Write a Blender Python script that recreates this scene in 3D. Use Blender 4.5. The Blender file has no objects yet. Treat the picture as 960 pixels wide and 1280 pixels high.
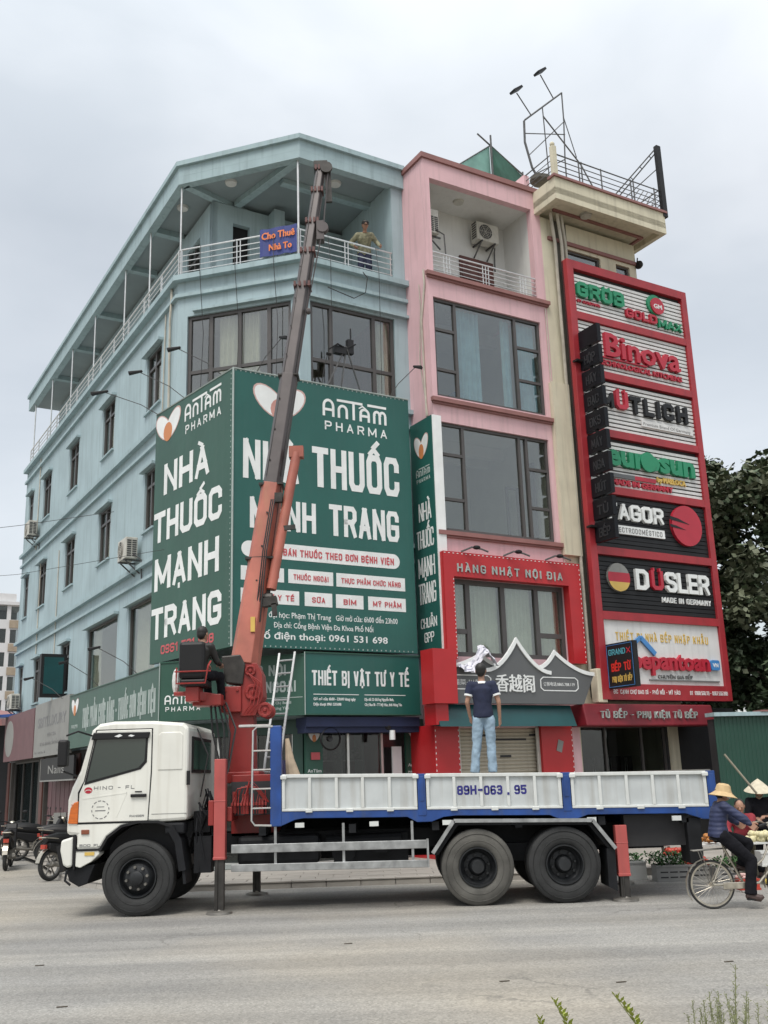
import bpy, bmesh, math, random, unicodedata
from mathutils import Vector, Matrix
random.seed(7)
SC = bpy.context.scene
COL = SC.collection
R = math.radians

# ---------------- camera ----------------
cd = bpy.data.cameras.new("camera"); cam = bpy.data.objects.new("camera", cd); COL.objects.link(cam)
SC.camera = cam
_th, _ro = 0.25666, -0.031525
_F = Vector((0, math.cos(_th), math.sin(_th))); _R0 = Vector((1, 0, 0)); _U0 = Vector((0, -math.sin(_th), math.cos(_th)))
_Rv = math.cos(_ro)*_R0 + math.sin(_ro)*_U0; _Uv = -math.sin(_ro)*_R0 + math.cos(_ro)*_U0
m3 = Matrix((_Rv, _Uv, -_F)).transposed().to_4x4(); m3.translation = Vector((0, 0, 1.8))
cam.matrix_world = m3
cd.sensor_fit = 'VERTICAL'; cd.sensor_height = 24; cd.lens = 24*1262.6/1280; cd.clip_end = 3000; cd.clip_start = .1
SC.render.resolution_x = 768; SC.render.resolution_y = 1024

# ---------------- sky, sun, exposure ----------------
W = bpy.data.worlds.new("World"); SC.world = W; W.use_nodes = True
nt = W.node_tree; N = nt.nodes; Lk = nt.links; N.clear()
def nd(t, **k):
    n = N.new(t)
    for a, b in k.items(): setattr(n, a, b)
    return n
SUN_EL, SUN_AZ = 62, 200            # high sun behind thin overcast, from behind the camera
out = nd('ShaderNodeOutputWorld'); add = nd('ShaderNodeAddShader')
b1 = nd('ShaderNodeBackground'); b2 = nd('ShaderNodeBackground')
sky = nd('ShaderNodeTexSky', sky_type='NISHITA'); sky.sun_disc = False
sky.sun_elevation = R(SUN_EL); sky.sun_rotation = R(SUN_AZ); sky.air_density = 1; sky.dust_density = 4
Lk.new(sky.outputs[0], b1.inputs[0]); b1.inputs[1].default_value = .05
tc = nd('ShaderNodeTexCoord'); mp = nd('ShaderNodeMapping'); mp.inputs['Scale'].default_value = (1.2, 1.2, 2.6); mp.inputs['Location'].default_value = (.3, .2, .1)
nz = nd('ShaderNodeTexNoise'); nz.inputs['Scale'].default_value = 2.3; nz.inputs['Detail'].default_value = 6; nz.inputs['Roughness'].default_value = .45; nz.inputs['Distortion'].default_value = .3
Lk.new(tc.outputs['Generated'], mp.inputs[0]); Lk.new(mp.outputs[0], nz.inputs[0])
cr = nd('ShaderNodeValToRGB'); cr.color_ramp.elements[0].position = .33; cr.color_ramp.elements[1].position = .72
cr.color_ramp.elements[0].color = (.585, .612, .612, 1); cr.color_ramp.elements[1].color = (.87, .878, .862, 1)
Lk.new(nz.outputs[0], cr.inputs[0])
sp = nd('ShaderNodeSeparateXYZ'); Lk.new(tc.outputs['Generated'], sp.inputs[0])
mr = nd('ShaderNodeMapRange'); mr.inputs[1].default_value = .5; mr.inputs[2].default_value = 1; mr.inputs[3].default_value = 1; mr.inputs[4].default_value = 2.7   # overcast sky: brighter towards the zenith
Lk.new(sp.outputs[2], mr.inputs[0])
mx = nd('ShaderNodeVectorMath', operation='SCALE'); Lk.new(cr.outputs[0], mx.inputs[0]); Lk.new(mr.outputs[0], mx.inputs['Scale'])
Lk.new(mx.outputs[0], b2.inputs[0]); b2.inputs[1].default_value = .575
Lk.new(b1.outputs[0], add.inputs[0]); Lk.new(b2.outputs[0], add.inputs[1]); Lk.new(add.outputs[0], out.inputs[0])
sl = bpy.data.lights.new("sun", 'SUN'); sl.energy = 1.5; sl.angle = R(22); sl.color = (1, .97, .92)
so = bpy.data.objects.new("sun", sl); COL.objects.link(so)
_a = R(SUN_AZ); _sd = Vector((math.sin(_a)*math.cos(R(SUN_EL)), math.cos(_a)*math.cos(R(SUN_EL)), math.sin(R(SUN_EL))))
so.rotation_euler = _sd.to_track_quat('Z', 'Y').to_euler(); so.location = (0, -5, 40)
SC.view_settings.view_transform = 'Standard'; SC.view_settings.look = 'None'; SC.view_settings.exposure = 0.5; SC.view_settings.gamma = 1

# ---------------- materials ----------------
def M(name, col, rough=.6, metal=0, var=.12, scale=2.5, bump=0., bscale=30, streak=0., dirt=(.12, .11, .09), spec=.5, coat=0):
    m = bpy.data.materials.new(name); m.use_nodes = True
    t = m.node_tree; n = t.nodes; l = t.links; b = n['Principled BSDF']
    b.inputs['Roughness'].default_value = rough; b.inputs['Metallic'].default_value = metal
    b.inputs['Specular IOR Level'].default_value = spec
    if coat: b.inputs['Coat Weight'].default_value = coat; b.inputs['Coat Roughness'].default_value = .15
    c = tuple(col)+(1,)
    co = n.new('ShaderNodeTexCoord'); z = n.new('ShaderNodeTexNoise'); z.inputs['Scale'].default_value = scale; z.inputs['Detail'].default_value = 6
    l.new(co.outputs['Object'], z.inputs[0])
    r = n.new('ShaderNodeValToRGB'); r.color_ramp.elements[0].position = .3; r.color_ramp.elements[1].position = .7
    r.color_ramp.elements[0].color = tuple(max(0, x*(1-var)) for x in col)+(1,); r.color_ramp.elements[1].color = tuple(min(1, x*(1+var*.6)) for x in col)+(1,)
    l.new(z.outputs[0], r.inputs[0]); last = r.outputs[0]
    if streak:
        mp = n.new('ShaderNodeMapping'); mp.inputs['Scale'].default_value = (5, 5, .35); l.new(co.outputs['Object'], mp.inputs[0])
        z2 = n.new('ShaderNodeTexNoise'); z2.inputs['Scale'].default_value = 1.6; z2.inputs['Detail'].default_value = 5; l.new(mp.outputs[0], z2.inputs[0])
        r2 = n.new('ShaderNodeValToRGB'); r2.color_ramp.elements[0].position = .5; r2.color_ramp.elements[1].position = .78
        r2.color_ramp.elements[0].color = (0, 0, 0, 1); r2.color_ramp.elements[1].color = (streak,)*3+(1,); l.new(z2.outputs[0], r2.inputs[0])
        x = n.new('ShaderNodeMix'); x.data_type = 'RGBA'; x.inputs[7].default_value = tuple(dirt)+(1,)
        l.new(r2.outputs[0], x.inputs[0]); l.new(last, x.inputs[6]); last = x.outputs[2]
    l.new(last, b.inputs['Base Color'])
    if bump:
        z3 = n.new('ShaderNodeTexNoise'); z3.inputs['Scale'].default_value = bscale; z3.inputs['Detail'].default_value = 4; l.new(co.outputs['Object'], z3.inputs[0])
        bp = n.new('ShaderNodeBump'); bp.inputs['Strength'].default_value = bump; bp.inputs['Distance'].default_value = .02
        l.new(z3.outputs[0], bp.inputs['Height']); l.new(bp.outputs[0], b.inputs['Normal'])
    m.diffuse_color = c
    return m
def Gl(name, tint, refl, rough=.03):
    m = bpy.data.materials.new(name); m.use_nodes = True
    t = m.node_tree; n = t.nodes; l = t.links; n.clear()
    o = n.new('ShaderNodeOutputMaterial'); x = n.new('ShaderNodeMixShader'); tr = n.new('ShaderNodeBsdfTransparent'); g = n.new('ShaderNodeBsdfGlossy')
    tr.inputs[0].default_value = tuple(tint)+(1,); g.inputs['Roughness'].default_value = rough
    lw = n.new('ShaderNodeLayerWeight'); lw.inputs[0].default_value = .5
    mr = n.new('ShaderNodeMapRange'); mr.inputs[3].default_value = refl; mr.inputs[4].default_value = min(1, refl*3); l.new(lw.outputs['Facing'], mr.inputs[0])
    co = n.new('ShaderNodeTexCoord'); z = n.new('ShaderNodeTexNoise'); z.inputs['Scale'].default_value = 1.3; l.new(co.outputs['Object'], z.inputs[0])
    bp = n.new('ShaderNodeBump'); bp.inputs['Strength'].default_value = .04; bp.inputs['Distance'].default_value = .1; l.new(z.outputs[0], bp.inputs['Height']); l.new(bp.outputs[0], g.inputs['Normal'])
    l.new(mr.outputs[0], x.inputs[0]); l.new(tr.outputs[0], x.inputs[1]); l.new(g.outputs[0], x.inputs[2]); l.new(x.outputs[0], o.inputs[0])
    return m
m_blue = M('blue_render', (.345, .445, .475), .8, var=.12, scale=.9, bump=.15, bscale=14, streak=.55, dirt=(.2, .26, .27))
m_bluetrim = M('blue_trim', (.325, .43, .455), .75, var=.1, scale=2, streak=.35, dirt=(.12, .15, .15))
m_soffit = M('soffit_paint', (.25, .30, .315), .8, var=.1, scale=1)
m_pink = M('pink_render', (.66, .43, .455), .8, var=.08, scale=1.2, bump=.1, bscale=14, streak=.42, dirt=(.36, .26, .26))
m_brown = M('brown_ledge', (.26, .12, .11), .6, var=.15)
m_white = M('white_plaster', (.62, .62, .60), .85, var=.08, scale=1.4, streak=.2, dirt=(.35, .34, .31))
m_cream = M('cream_render', (.60, .56, .43), .85, var=.10, scale=1.6, bump=.12, bscale=12, streak=.4, dirt=(.2, .18, .13))
m_frame = M('window_aluminium', (.075, .070, .068), .45, var=.1)
m_glass = Gl('window_glass', (.80, .82, .78), .12)
m_dglass = Gl('dark_shop_glass', (.6, .63, .63), .05)
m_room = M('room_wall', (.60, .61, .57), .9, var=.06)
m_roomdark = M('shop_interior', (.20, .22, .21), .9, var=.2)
m_curtw = M('pale_curtain', (.78, .77, .70), .9, var=.1, scale=4)
m_curtb = M('blue_curtain', (.36, .62, .80), .9, var=.15, scale=4)
m_curtg = M('pale_green_curtain', (.78, .85, .80), .9, var=.1, scale=4)
m_rail = M('stainless_rail', (.66, .66, .64), .28, metal=.75, var=.12, scale=8)
m_railo = M('old_steel_rail', (.10, .10, .10), .5, metal=.3, var=.3, scale=8)
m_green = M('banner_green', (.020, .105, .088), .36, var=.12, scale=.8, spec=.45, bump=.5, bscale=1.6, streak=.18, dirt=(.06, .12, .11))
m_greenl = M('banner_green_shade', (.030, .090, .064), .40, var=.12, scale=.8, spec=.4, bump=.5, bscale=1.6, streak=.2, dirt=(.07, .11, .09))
m_txt = M('banner_white', (.76, .78, .77), .5, var=.08, scale=3, streak=.15, dirt=(.5, .5, .48))
m_txtg = M('faded_lettering', (.36, .42, .40), .6, var=.1)
m_txtred = M('banner_red_print', (.50, .09, .10), .5, var=.06)
m_orange = M('heart_orange', (.58, .22, .08), .5, var=.06)
m_hpink = M('heart_pink', (.55, .36, .33), .5, var=.06)
m_red = M('sign_red', (.43, .018, .022), .35, var=.1, scale=1.5, spec=.5)
m_redm = M('faded_metal_red', (.34, .026, .034), .45, var=.15, scale=3, streak=.25, dirt=(.16, .03, .04))
m_grey = M('grey_composite', (.105, .11, .113), .4, var=.05)
m_slatw = M('white_slat', (.66, .66, .65), .45, var=.08, streak=.25, dirt=(.25, .25, .24))
m_slatk = M('black_slat', (.020, .021, .023), .5, var=.2, spec=.25)
m_bladek = M('blade_black', (.008, .009, .012), .4, var=.2, spec=.2)
m_bladet = M('blade_letter', (.03, .032, .036), .5, spec=.3)
m_black = M('black_plastic', (.014, .014, .015), .5, var=.2, spec=.3)
m_dark = M('dark_backing', (.03, .03, .032), .7, var=.2)
m_gtext = M('green_acrylic', (.015, .23, .11), .35, var=.1)
m_rtext = M('red_acrylic', (.42, .02, .04), .35, var=.1)
m_gold = M('gold_lettering', (.62, .42, .10), .35, var=.1)
m_bluea = M('blue_acrylic', (.06, .22, .50), .35, var=.1)
m_teal = M('teal_panel', (.005, .055, .058), .35, var=.15)
m_shutter = M('beige_shutter', (.42, .38, .30), .5, var=.08, scale=3, streak=.3, dirt=(.2, .18, .14))
m_ac = M('aged_ac_casing', (.50, .49, .44), .55, var=.12, scale=5, streak=.4, dirt=(.2, .17, .12))
m_acdark = M('ac_grille', (.05, .05, .05), .6)
m_wood = M('dark_red_wood', (.10, .035, .028), .5, var=.25, scale=4)
m_pipe = M('grey_pipe', (.48, .45, .38), .6, var=.2, scale=4, streak=.4)
m_conc = M('grimy_concrete', (.11, .105, .09), .9, var=.25, scale=2, bump=.3, streak=.5)
m_cable = M('cable_black', (.02, .02, .02), .6)
m_banner = M('indigo_banner', (.028, .045, .20), .6, var=.12)
m_bortxt = M('banner_orange', (.75, .20, .05), .5)
m_shopred = M('shop_sign_rose', (.15, .075, .08), .6, var=.12, streak=.3, dirt=(.12, .07, .07))
m_shopgry = M('shop_sign_grey', (.25, .25, .235), .5, var=.1, streak=.25)
# vehicle
m_cab = M('cab_white', (.72, .72, .66), .3, var=.09, scale=1.4, streak=.4, dirt=(.42, .39, .32), coat=.5)
m_bedw = M('bed_white', (.50, .53, .53), .5, var=.12, scale=3, streak=.6, dirt=(.26, .24, .20))
m_bedrim = M('bed_rim_white', (.60, .62, .60), .4, var=.08, scale=5, streak=.25, dirt=(.3, .26, .2))
m_bedblue = M('bed_blue', (.012, .058, .24), .4, var=.35, scale=3, streak=.55, dirt=(.05, .07, .12), coat=.2)
m_crred = M('crane_red', (.28, .026, .022), .42, var=.16, scale=3.5, streak=.3, dirt=(.13, .05, .04))
m_outr = M('outrigger_faded_red', (.40, .080, .072), .5, var=.14, scale=3, streak=.3, dirt=(.2, .07, .06))
m_steeld = M('dark_greasy_steel', (.045, .042, .038), .5, metal=.3, var=.4, scale=8)
m_boomred = M('boom_faded_red', (.38, .115, .080), .55, var=.28, scale=2.2, streak=.55, dirt=(.36, .17, .09))
m_boomgrey = M('boom_grey', (.085, .073, .072), .45, var=.25, scale=2.5, metal=.2, streak=.3, dirt=(.05, .045, .045))
m_tyre = M('tyre_rubber', (.026, .027, .027), .8, var=.3, scale=6, bump=.2, bscale=40)
m_tyred = M('dusty_tyre_rubber', (.095, .092, .082), .9, var=.45, scale=3, bump=.2, bscale=40)
m_rim = M('rim_black', (.018, .02, .022), .5, var=.4, scale=8, metal=.2)
m_galv = M('galvanised_steel', (.40, .41, .41), .38, var=.35, scale=7, metal=.7)
m_chas = M('chassis_black', (.011, .012, .014), .65, var=.4, scale=5, spec=.25)
m_cabglass = M('tinted_cab_glass', (.030, .042, .036), .04, var=.0, spec=.9)
m_lampo = M('amber_lens', (.62, .14, .015), .15, var=.2, scale=12, spec=.8, coat=.6)
m_ink = M('navy_print', (.02, .02, .17), .5)
m_inkgrey = M('grey_print', (.18, .18, .18), .5)
m_steel = M('worn_steel', (.20, .19, .17), .45, metal=.5, var=.4, scale=8)
m_alu = M('aluminium_ladder', (.40, .41, .41), .5, metal=.3, var=.15, scale=8)
m_cardb = M('plastic_wrap_tan', (.42, .33, .23), .5, var=.3, scale=6)
# people
m_skin = M('skin', (.36, .20, .135), .55, var=.08, scale=12)
m_hair = M('black_hair', (.012, .011, .010), .6)
m_navy = M('navy_cotton', (.012, .017, .045), .85, var=.2, scale=9)
m_jeans = M('pale_denim', (.27, .37, .46), .9, var=.28, scale=7, bump=.3, bscale=20)
m_camo = M('faded_camouflage', (.27, .26, .17), .9, var=.5, scale=14)
m_trous = M('black_trousers', (.008, .008, .011), .9, spec=.2)
m_puffer = M('navy_puffer', (.020, .028, .075), .65, var=.25, scale=5)
m_straw = M('straw_hat', (.50, .36, .19), .8, var=.15, scale=20)
m_palm = M('palm_leaf_hat', (.55, .50, .38), .8, var=.15, scale=15)
m_maroon = M('maroon_cloth', (.22, .02, .03), .85, var=.3)
m_khaki = M('khaki_cloth', (.22, .20, .15), .85, var=.3)
m_shoe = M('brown_shoe', (.07, .045, .04), .5)
m_chrome = M('bicycle_steel', (.52, .48, .40), .3, metal=.8, var=.3, scale=10)
def quilt():
    t = m_puffer.node_tree; n = t.nodes; l = t.links; w = n.new('ShaderNodeTexWave'); w.bands_direction = 'Z'; w.inputs['Scale'].default_value = 5.5; w.inputs['Distortion'].default_value = 1.2; w.inputs['Detail'].default_value = 1
    co = n.new('ShaderNodeTexCoord'); l.new(co.outputs['Object'], w.inputs[0]); bp = n.new('ShaderNodeBump'); bp.inputs['Strength'].default_value = .45; bp.inputs['Distance'].default_value = .01; l.new(w.outputs[1], bp.inputs['Height']); l.new(bp.outputs[0], n['Principled BSDF'].inputs['Normal'])
quilt()
m_eyew = M('eye_white', (.7, .68, .65), .4)

# ---------------- frames and geometry ----------------
OX, OY, ROT = 1.2456, 22.5534, math.pi/2-1.03583
_cs, _sn = math.cos(ROT), math.sin(ROT)
def to_w(p, fr):
    if fr == 'w': return Vector(p)
    return Vector((OX+p[0]*_cs-p[1]*_sn, OY+p[0]*_sn+p[1]*_cs, p[2]))
ORG = {}
def tag(o, label, cat, group=None):
    o['label'] = label; o['category'] = cat
    if group: o['group'] = group
def T(name, label, cat, org, fr='s', group=None):
    o = bpy.data.objects.new(name, None); COL.objects.link(o); o.empty_display_size = .2
    o.location = to_w(org, fr); o.rotation_euler = (0, 0, ROT if fr == 's' else 0)
    tag(o, label, cat, group); ORG[o] = Vector(org)
    return o
class Pl:      # a vertical plane: s runs from a towards b, z up, d outwards (to the right-hand viewer's side)
    def __init__(s, a, b):
        s.a = Vector(a).to_2d() if len(a) > 2 else Vector(a); b = Vector(b); s.L = (b-s.a).length; s.d = (b-s.a)/s.L; s.n = Vector((s.d.y, -s.d.x))
    def __call__(s, t, z, o=0):
        p = s.a+s.d*t+s.n*o
        return (p.x, p.y, z)
class MB:
    def __init__(s): s.v = []; s.f = []; s.m = []; s.mi = 0
    def add(s, vs, fs):
        k = len(s.v); s.v += [tuple(v) for v in vs]
        for f in fs: s.f.append(tuple(i+k for i in f)); s.m.append(s.mi)
        return s
    def hexa(s, p):      # 8 points: bottom ring then top ring
        return s.add(p, [(3, 2, 1, 0), (4, 5, 6, 7), (0, 1, 5, 4), (1, 2, 6, 5), (2, 3, 7, 6), (3, 0, 4, 7)])
    def box(s, x0, x1, y0, y1, z0, z1):
        return s.hexa([(x0, y0, z0), (x1, y0, z0), (x1, y1, z0), (x0, y1, z0), (x0, y0, z1), (x1, y0, z1), (x1, y1, z1), (x0, y1, z1)])
    def pbox(s, P, s0, s1, z0, z1, d0, d1):
        return s.hexa([P(s0, z0, d1), P(s1, z0, d1), P(s1, z0, d0), P(s0, z0, d0), P(s0, z1, d1), P(s1, z1, d1), P(s1, z1, d0), P(s0, z1, d0)])
    def prism(s, P, pts, d0, d1):   # polygon of (s,z) counter-clockwise seen from outside
        n = len(pts); vs = [P(a, b, d1) for a, b in pts]+[P(a, b, d0) for a, b in pts]
        return s.add(vs, [tuple(range(n)), tuple(range(2*n-1, n-1, -1))]+[(i, i+n, (i+1) % n+n, (i+1) % n) for i in range(n)])
    def tube(s, pts, r, n=8, cap=True, close=False):
        pts = [Vector(p) for p in pts]; k = len(pts)
        rs = r if isinstance(r, (list, tuple)) else [r]*k
        vs = []; up = None
        for i, p in enumerate(pts):
            if close: t = (pts[(i+1) % k]-pts[i-1])
            else: t = (pts[min(i+1, k-1)]-pts[max(i-1, 0)])
            t.normalize()
            if up is None: up = Vector((0, 0, 1)) if abs(t.z) < .9 else Vector((1, 0, 0))
            a = (up-t*up.dot(t))
            if a.length < 1e-5: a = Vector((1, 0, 0)).cross(t)
            a.normalize(); up = a; b = t.cross(a)
            for j in range(n):
                w = 2*math.pi*j/n; vs.append(p+(a*math.cos(w)+b*math.sin(w))*rs[i])
        fs = []
        for i in range(k if close else k-1):
            i2 = (i+1) % k
            for j in range(n): fs.append((i*n+j, i*n+(j+1) % n, i2*n+(j+1) % n, i2*n+j))
        if cap and not close: fs += [tuple(range(n-1, -1, -1)), tuple(range((k-1)*n, k*n))]
        return s.add(vs, fs)
    def bar(s, p, q, w, h, up=(0, 0, 1), w2=None, h2=None):   # rectangular beam from p to q
        p = Vector(p); q = Vector(q); t = (q-p).normalized(); up = Vector(up)
        a = t.cross(up).normalized(); b = a.cross(t).normalized(); w2 = w2 or w; h2 = h2 or h
        P = lambda c, i, j, w, h: c+a*i*w/2+b*j*h/2
        return s.hexa([P(p, -1, -1, w, h), P(p, -1, 1, w, h), P(p, 1, 1, w, h), P(p, 1, -1, w, h), P(q, -1, -1, w2, h2), P(q, -1, 1, w2, h2), P(q, 1, 1, w2, h2), P(q, 1, -1, w2, h2)])
    def lathe(s, prof, c, axis='y', n=32, close=False):   # prof: (radius, along axis)
        vs = []; k = len(prof)
        for r, a in prof:
            for j in range(n):
                w = 2*math.pi*j/n; x, y = r*math.cos(w), r*math.sin(w)
                v = {'y': (x, a, y), 'z': (x, y, a), 'x': (a, x, y)}[axis]
                vs.append((v[0]+c[0], v[1]+c[1], v[2]+c[2]))
        fs = [(i*n+j, i*n+(j+1) % n, ((i+1) % k)*n+(j+1) % n, ((i+1) % k)*n+j) for i in range(k if close else k-1) for j in range(n)]
        return s.add(vs, fs)
    def ball(s, c, r, n=10, rings=6, rot=None):
        rr = r if isinstance(r, (list, tuple)) else (r, r, r); vs = [(0, 0, -rr[2])]
        for i in range(1, rings):
            p = -math.pi/2+math.pi*i/rings
            for j in range(n):
                w = 2*math.pi*j/n; vs.append((rr[0]*math.cos(p)*math.cos(w), rr[1]*math.cos(p)*math.sin(w), rr[2]*math.sin(p)))
        vs.append((0, 0, rr[2])); last = len(vs)-1
        if rot is not None: vs = [rot @ Vector(v) for v in vs]
        vs = [(v[0]+c[0], v[1]+c[1], v[2]+c[2]) for v in vs]
        fs = [(0, 1+(j+1) % n, 1+j) for j in range(n)]
        for i in range(rings-2):
            for j in range(n): a = 1+i*n; fs.append((a+j, a+(j+1) % n, a+n+(j+1) % n, a+n+j))
        a = 1+(rings-2)*n; fs += [(last, a+j, a+(j+1) % n) for j in range(n)]
        return s.add(vs, fs)
    def mesh(s, name, org=(0, 0, 0), smooth=False, fix=True):
        me = bpy.data.meshes.new(name); o = Vector(org)
        me.from_pydata([tuple(Vector(v)-o) for v in s.v], [], s.f)
        for p, k in zip(me.polygons, s.m): p.material_index = k
        if fix:
            bm = bmesh.new(); bm.from_mesh(me); bmesh.ops.recalc_face_normals(bm, faces=bm.faces); bm.to_mesh(me); bm.free()
        if smooth:
            me.polygons.foreach_set('use_smooth', [True]*len(me.polygons))
            try: me.set_sharp_from_angle(angle=R(35))
            except Exception: pass
        return me
def obj(mb, name, mat, parent=None, smooth=False, label=None, kind=None, bevel=0, fix=True):
    org = ORG[parent] if parent is not None else Vector((0, 0, 0))
    me = mb if isinstance(mb, bpy.types.Mesh) else mb.mesh(name, org, smooth, fix)
    for mm in (mat if isinstance(mat, (list, tuple)) else [mat]):
        if len(me.materials) < (len(mat) if isinstance(mat, (list, tuple)) else 1): me.materials.append(mm)
    o = bpy.data.objects.new(name, me); COL.objects.link(o)
    if parent is not None: o.parent = parent; ORG[o] = org
    if label: o['label'] = label
    if kind: o['kind'] = kind
    if bevel:
        b = o.modifiers.new('bevel', 'BEVEL'); b.width = bevel; b.segments = 2; b.limit_method = 'ANGLE'; b.angle_limit = R(40)
    return o
def objs(mb, name, mat, parent, **k):      # every disconnected piece of mb becomes a part of its own
    par = list(range(len(mb.v)))
    def fd(i):
        while par[i] != i: par[i] = par[par[i]]; i = par[i]
        return i
    for f in mb.f:
        for i in f[1:]: par[fd(i)] = fd(f[0])
    gr = {}
    for f, mi in zip(mb.f, mb.m): gr.setdefault(fd(f[0]), []).append(f)
    out = []
    for fs in gr.values():
        q = MB(); ids = sorted({i for f in fs for i in f}); mp_ = {i: j for j, i in enumerate(ids)}
        q.add([mb.v[i] for i in ids], [tuple(mp_[i] for i in f) for f in fs]); out.append(obj(q, name, mat, parent, **k))
    return out
def solo(mb, name, mat, label, cat, org, fr='s', group=None, smooth=False, bevel=0):
    me = mb.mesh(name, org, smooth)
    for mm in (mat if isinstance(mat, (list, tuple)) else [mat]): me.materials.append(mm)
    o = bpy.data.objects.new(name, me); COL.objects.link(o); o.location = to_w(org, fr); o.rotation_euler = (0, 0, ROT if fr == 's' else 0)
    tag(o, label, cat, group); ORG[o] = Vector(org)
    if bevel:
        b = o.modifiers.new('bevel', 'BEVEL'); b.width = bevel; b.segments = 2; b.limit_method = 'ANGLE'; b.angle_limit = R(40)
    return o
def rep(src, parent, offs, name=None):     # another piece alike src, moved by offs inside the same thing
    c = src.copy(); COL.objects.link(c); c.parent = parent; c.location = src.location+Vector(offs)
    ORG[c] = ORG[src]
    return c
def copy_tree(o, parent=None):
    c = o.copy(); COL.objects.link(c); c.parent = parent
    if o in ORG: ORG[c] = ORG[o]
    for ch in list(o.children): copy_tree(ch, c)
    return c
def struct(o): o['kind'] = 'structure'; return o
def wall(mb, P, s0, s1, z0, z1, ops, th=.2):
    ss = sorted({s0, s1, *[c for o in ops for c in o[:2] if s0 < c < s1]}); zs = sorted({z0, z1, *[c for o in ops for c in o[2:] if z0 < c < z1]})
    def hole(i, j):
        if i < 0 or j < 0 or i >= len(ss)-1 or j >= len(zs)-1: return None
        a = (ss[i]+ss[i+1])/2; b = (zs[j]+zs[j+1])/2
        return any(o[0] < a < o[1] and o[2] < b < o[3] for o in ops)
    for i in range(len(ss)-1):
        for j in range(len(zs)-1):
            if hole(i, j): continue
            a, b, c, d = ss[i], ss[i+1], zs[j], zs[j+1]
            p = [P(a, c, 0), P(b, c, 0), P(b, d, 0), P(a, d, 0)]; q = [P(a, c, -th), P(b, c, -th), P(b, d, -th), P(a, d, -th)]
            fs = [(0, 1, 2, 3), (7, 6, 5, 4)]
            if hole(i, j-1) is not False: fs.append((0, 4, 5, 1))
            if hole(i+1, j) is not False: fs.append((1, 5, 6, 2))
            if hole(i, j+1) is not False: fs.append((2, 6, 7, 3))
            if hole(i-1, j) is not False: fs.append((3, 7, 4, 0))
            mb.add(p+q, fs)
    return mb
def offset(path, d):      # mitred offset of an open 2-D path to its outer side (right of travel)
    out = []
    for i, p in enumerate(path):
        p = Vector(p); ns = []
        if i > 0: t = (p-Vector(path[i-1])).normalized(); ns.append(Vector((t.y, -t.x)))
        if i < len(path)-1: t = (Vector(path[i+1])-p).normalized(); ns.append(Vector((t.y, -t.x)))
        n = sum(ns, Vector((0, 0))); n.normalize(); out.append(p+n*(d/max(.3, n.dot(ns[0]))))
    return out
def ring(mb, path, z0, z1, d0, d1):
    a = offset(path, d0); b = offset(path, d1)
    for i in range(len(path)-1):
        mb.hexa([(*b[i], z0), (*b[i+1], z0), (*a[i+1], z0), (*a[i], z0), (*b[i], z1), (*b[i+1], z1), (*a[i+1], z1), (*a[i], z1)])
    return mb
def curtain(P, s0, s1, z0, z1, d, amp=.035, wl=.13):
    mb = MB(); n = max(6, int((s1-s0)/wl*6)); pts = []
    ph = random.random()*6
    for i in range(n+1):
        s = s0+(s1-s0)*i/n; o = d+amp*math.sin(2*math.pi*(s-s0)/wl+ph+.6*math.sin(s*7)); pts.append((s, o))
    vs = [P(s, z0, o) for s, o in pts]+[P(s, z1, o) for s, o in pts]
    mb.add(vs, [(i, i+1, n+2+i, n+1+i) for i in range(n)])
    return mb
def window(P, par, s0, s1, z0, z1, cols, depth=-.08, fw=.06, curt=(), glass=None, lintel=None, fmat=None, name='window'):
    """cols: list of (s_left, s_right, [transom heights])"""
    glass = glass or m_glass; fb = MB(); d0, d1 = depth-.05, depth+.02
    fb.pbox(P, s0, s0+fw, z0, z1, d0, d1); fb.pbox(P, s1-fw, s1, z0, z1, d0, d1); fb.pbox(P, s0+fw, s1-fw, z0, z0+fw, d0, d1); fb.pbox(P, s0+fw, s1-fw, z1-fw, z1, d0, d1)
    for k, (a, b, tr) in enumerate(cols):
        if k: fb.pbox(P, a-fw*.55, a+fw*.55, z0+fw, z1-fw, d0-.003, d1+.003)
        for t in tr: fb.pbox(P, max(a, s0+fw), min(b, s1-fw), t-fw*.5, t+fw*.5, d0+.003, d1-.003)
    w = obj(fb, name, fmat or m_frame, par)
    for a, b, tr in cols:
        zz = [z0]+sorted(tr)+[z1]
        for i in range(len(zz)-1):
            obj(MB().pbox(P, a+.02, b-.02, zz[i]+.02, zz[i+1]-.02, depth-.03, depth-.022), 'pane', glass, w)
    for a, b, c0, c1, mt in curt: obj(curtain(P, a, b, c0, c1, depth-.18), 'curtain', mt, w, fix=False)
    if lintel:
        obj(MB().pbox(P, s0-.12, s1+.12, z1+.0, z1+.07, -.02, .14), 'lintel', m_bluetrim, w)
        obj(MB().pbox(P, s0-.05, s1+.05, z0-.05, z0, -.02, .06), 'sill', m_bluetrim, w)
    return w

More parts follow.
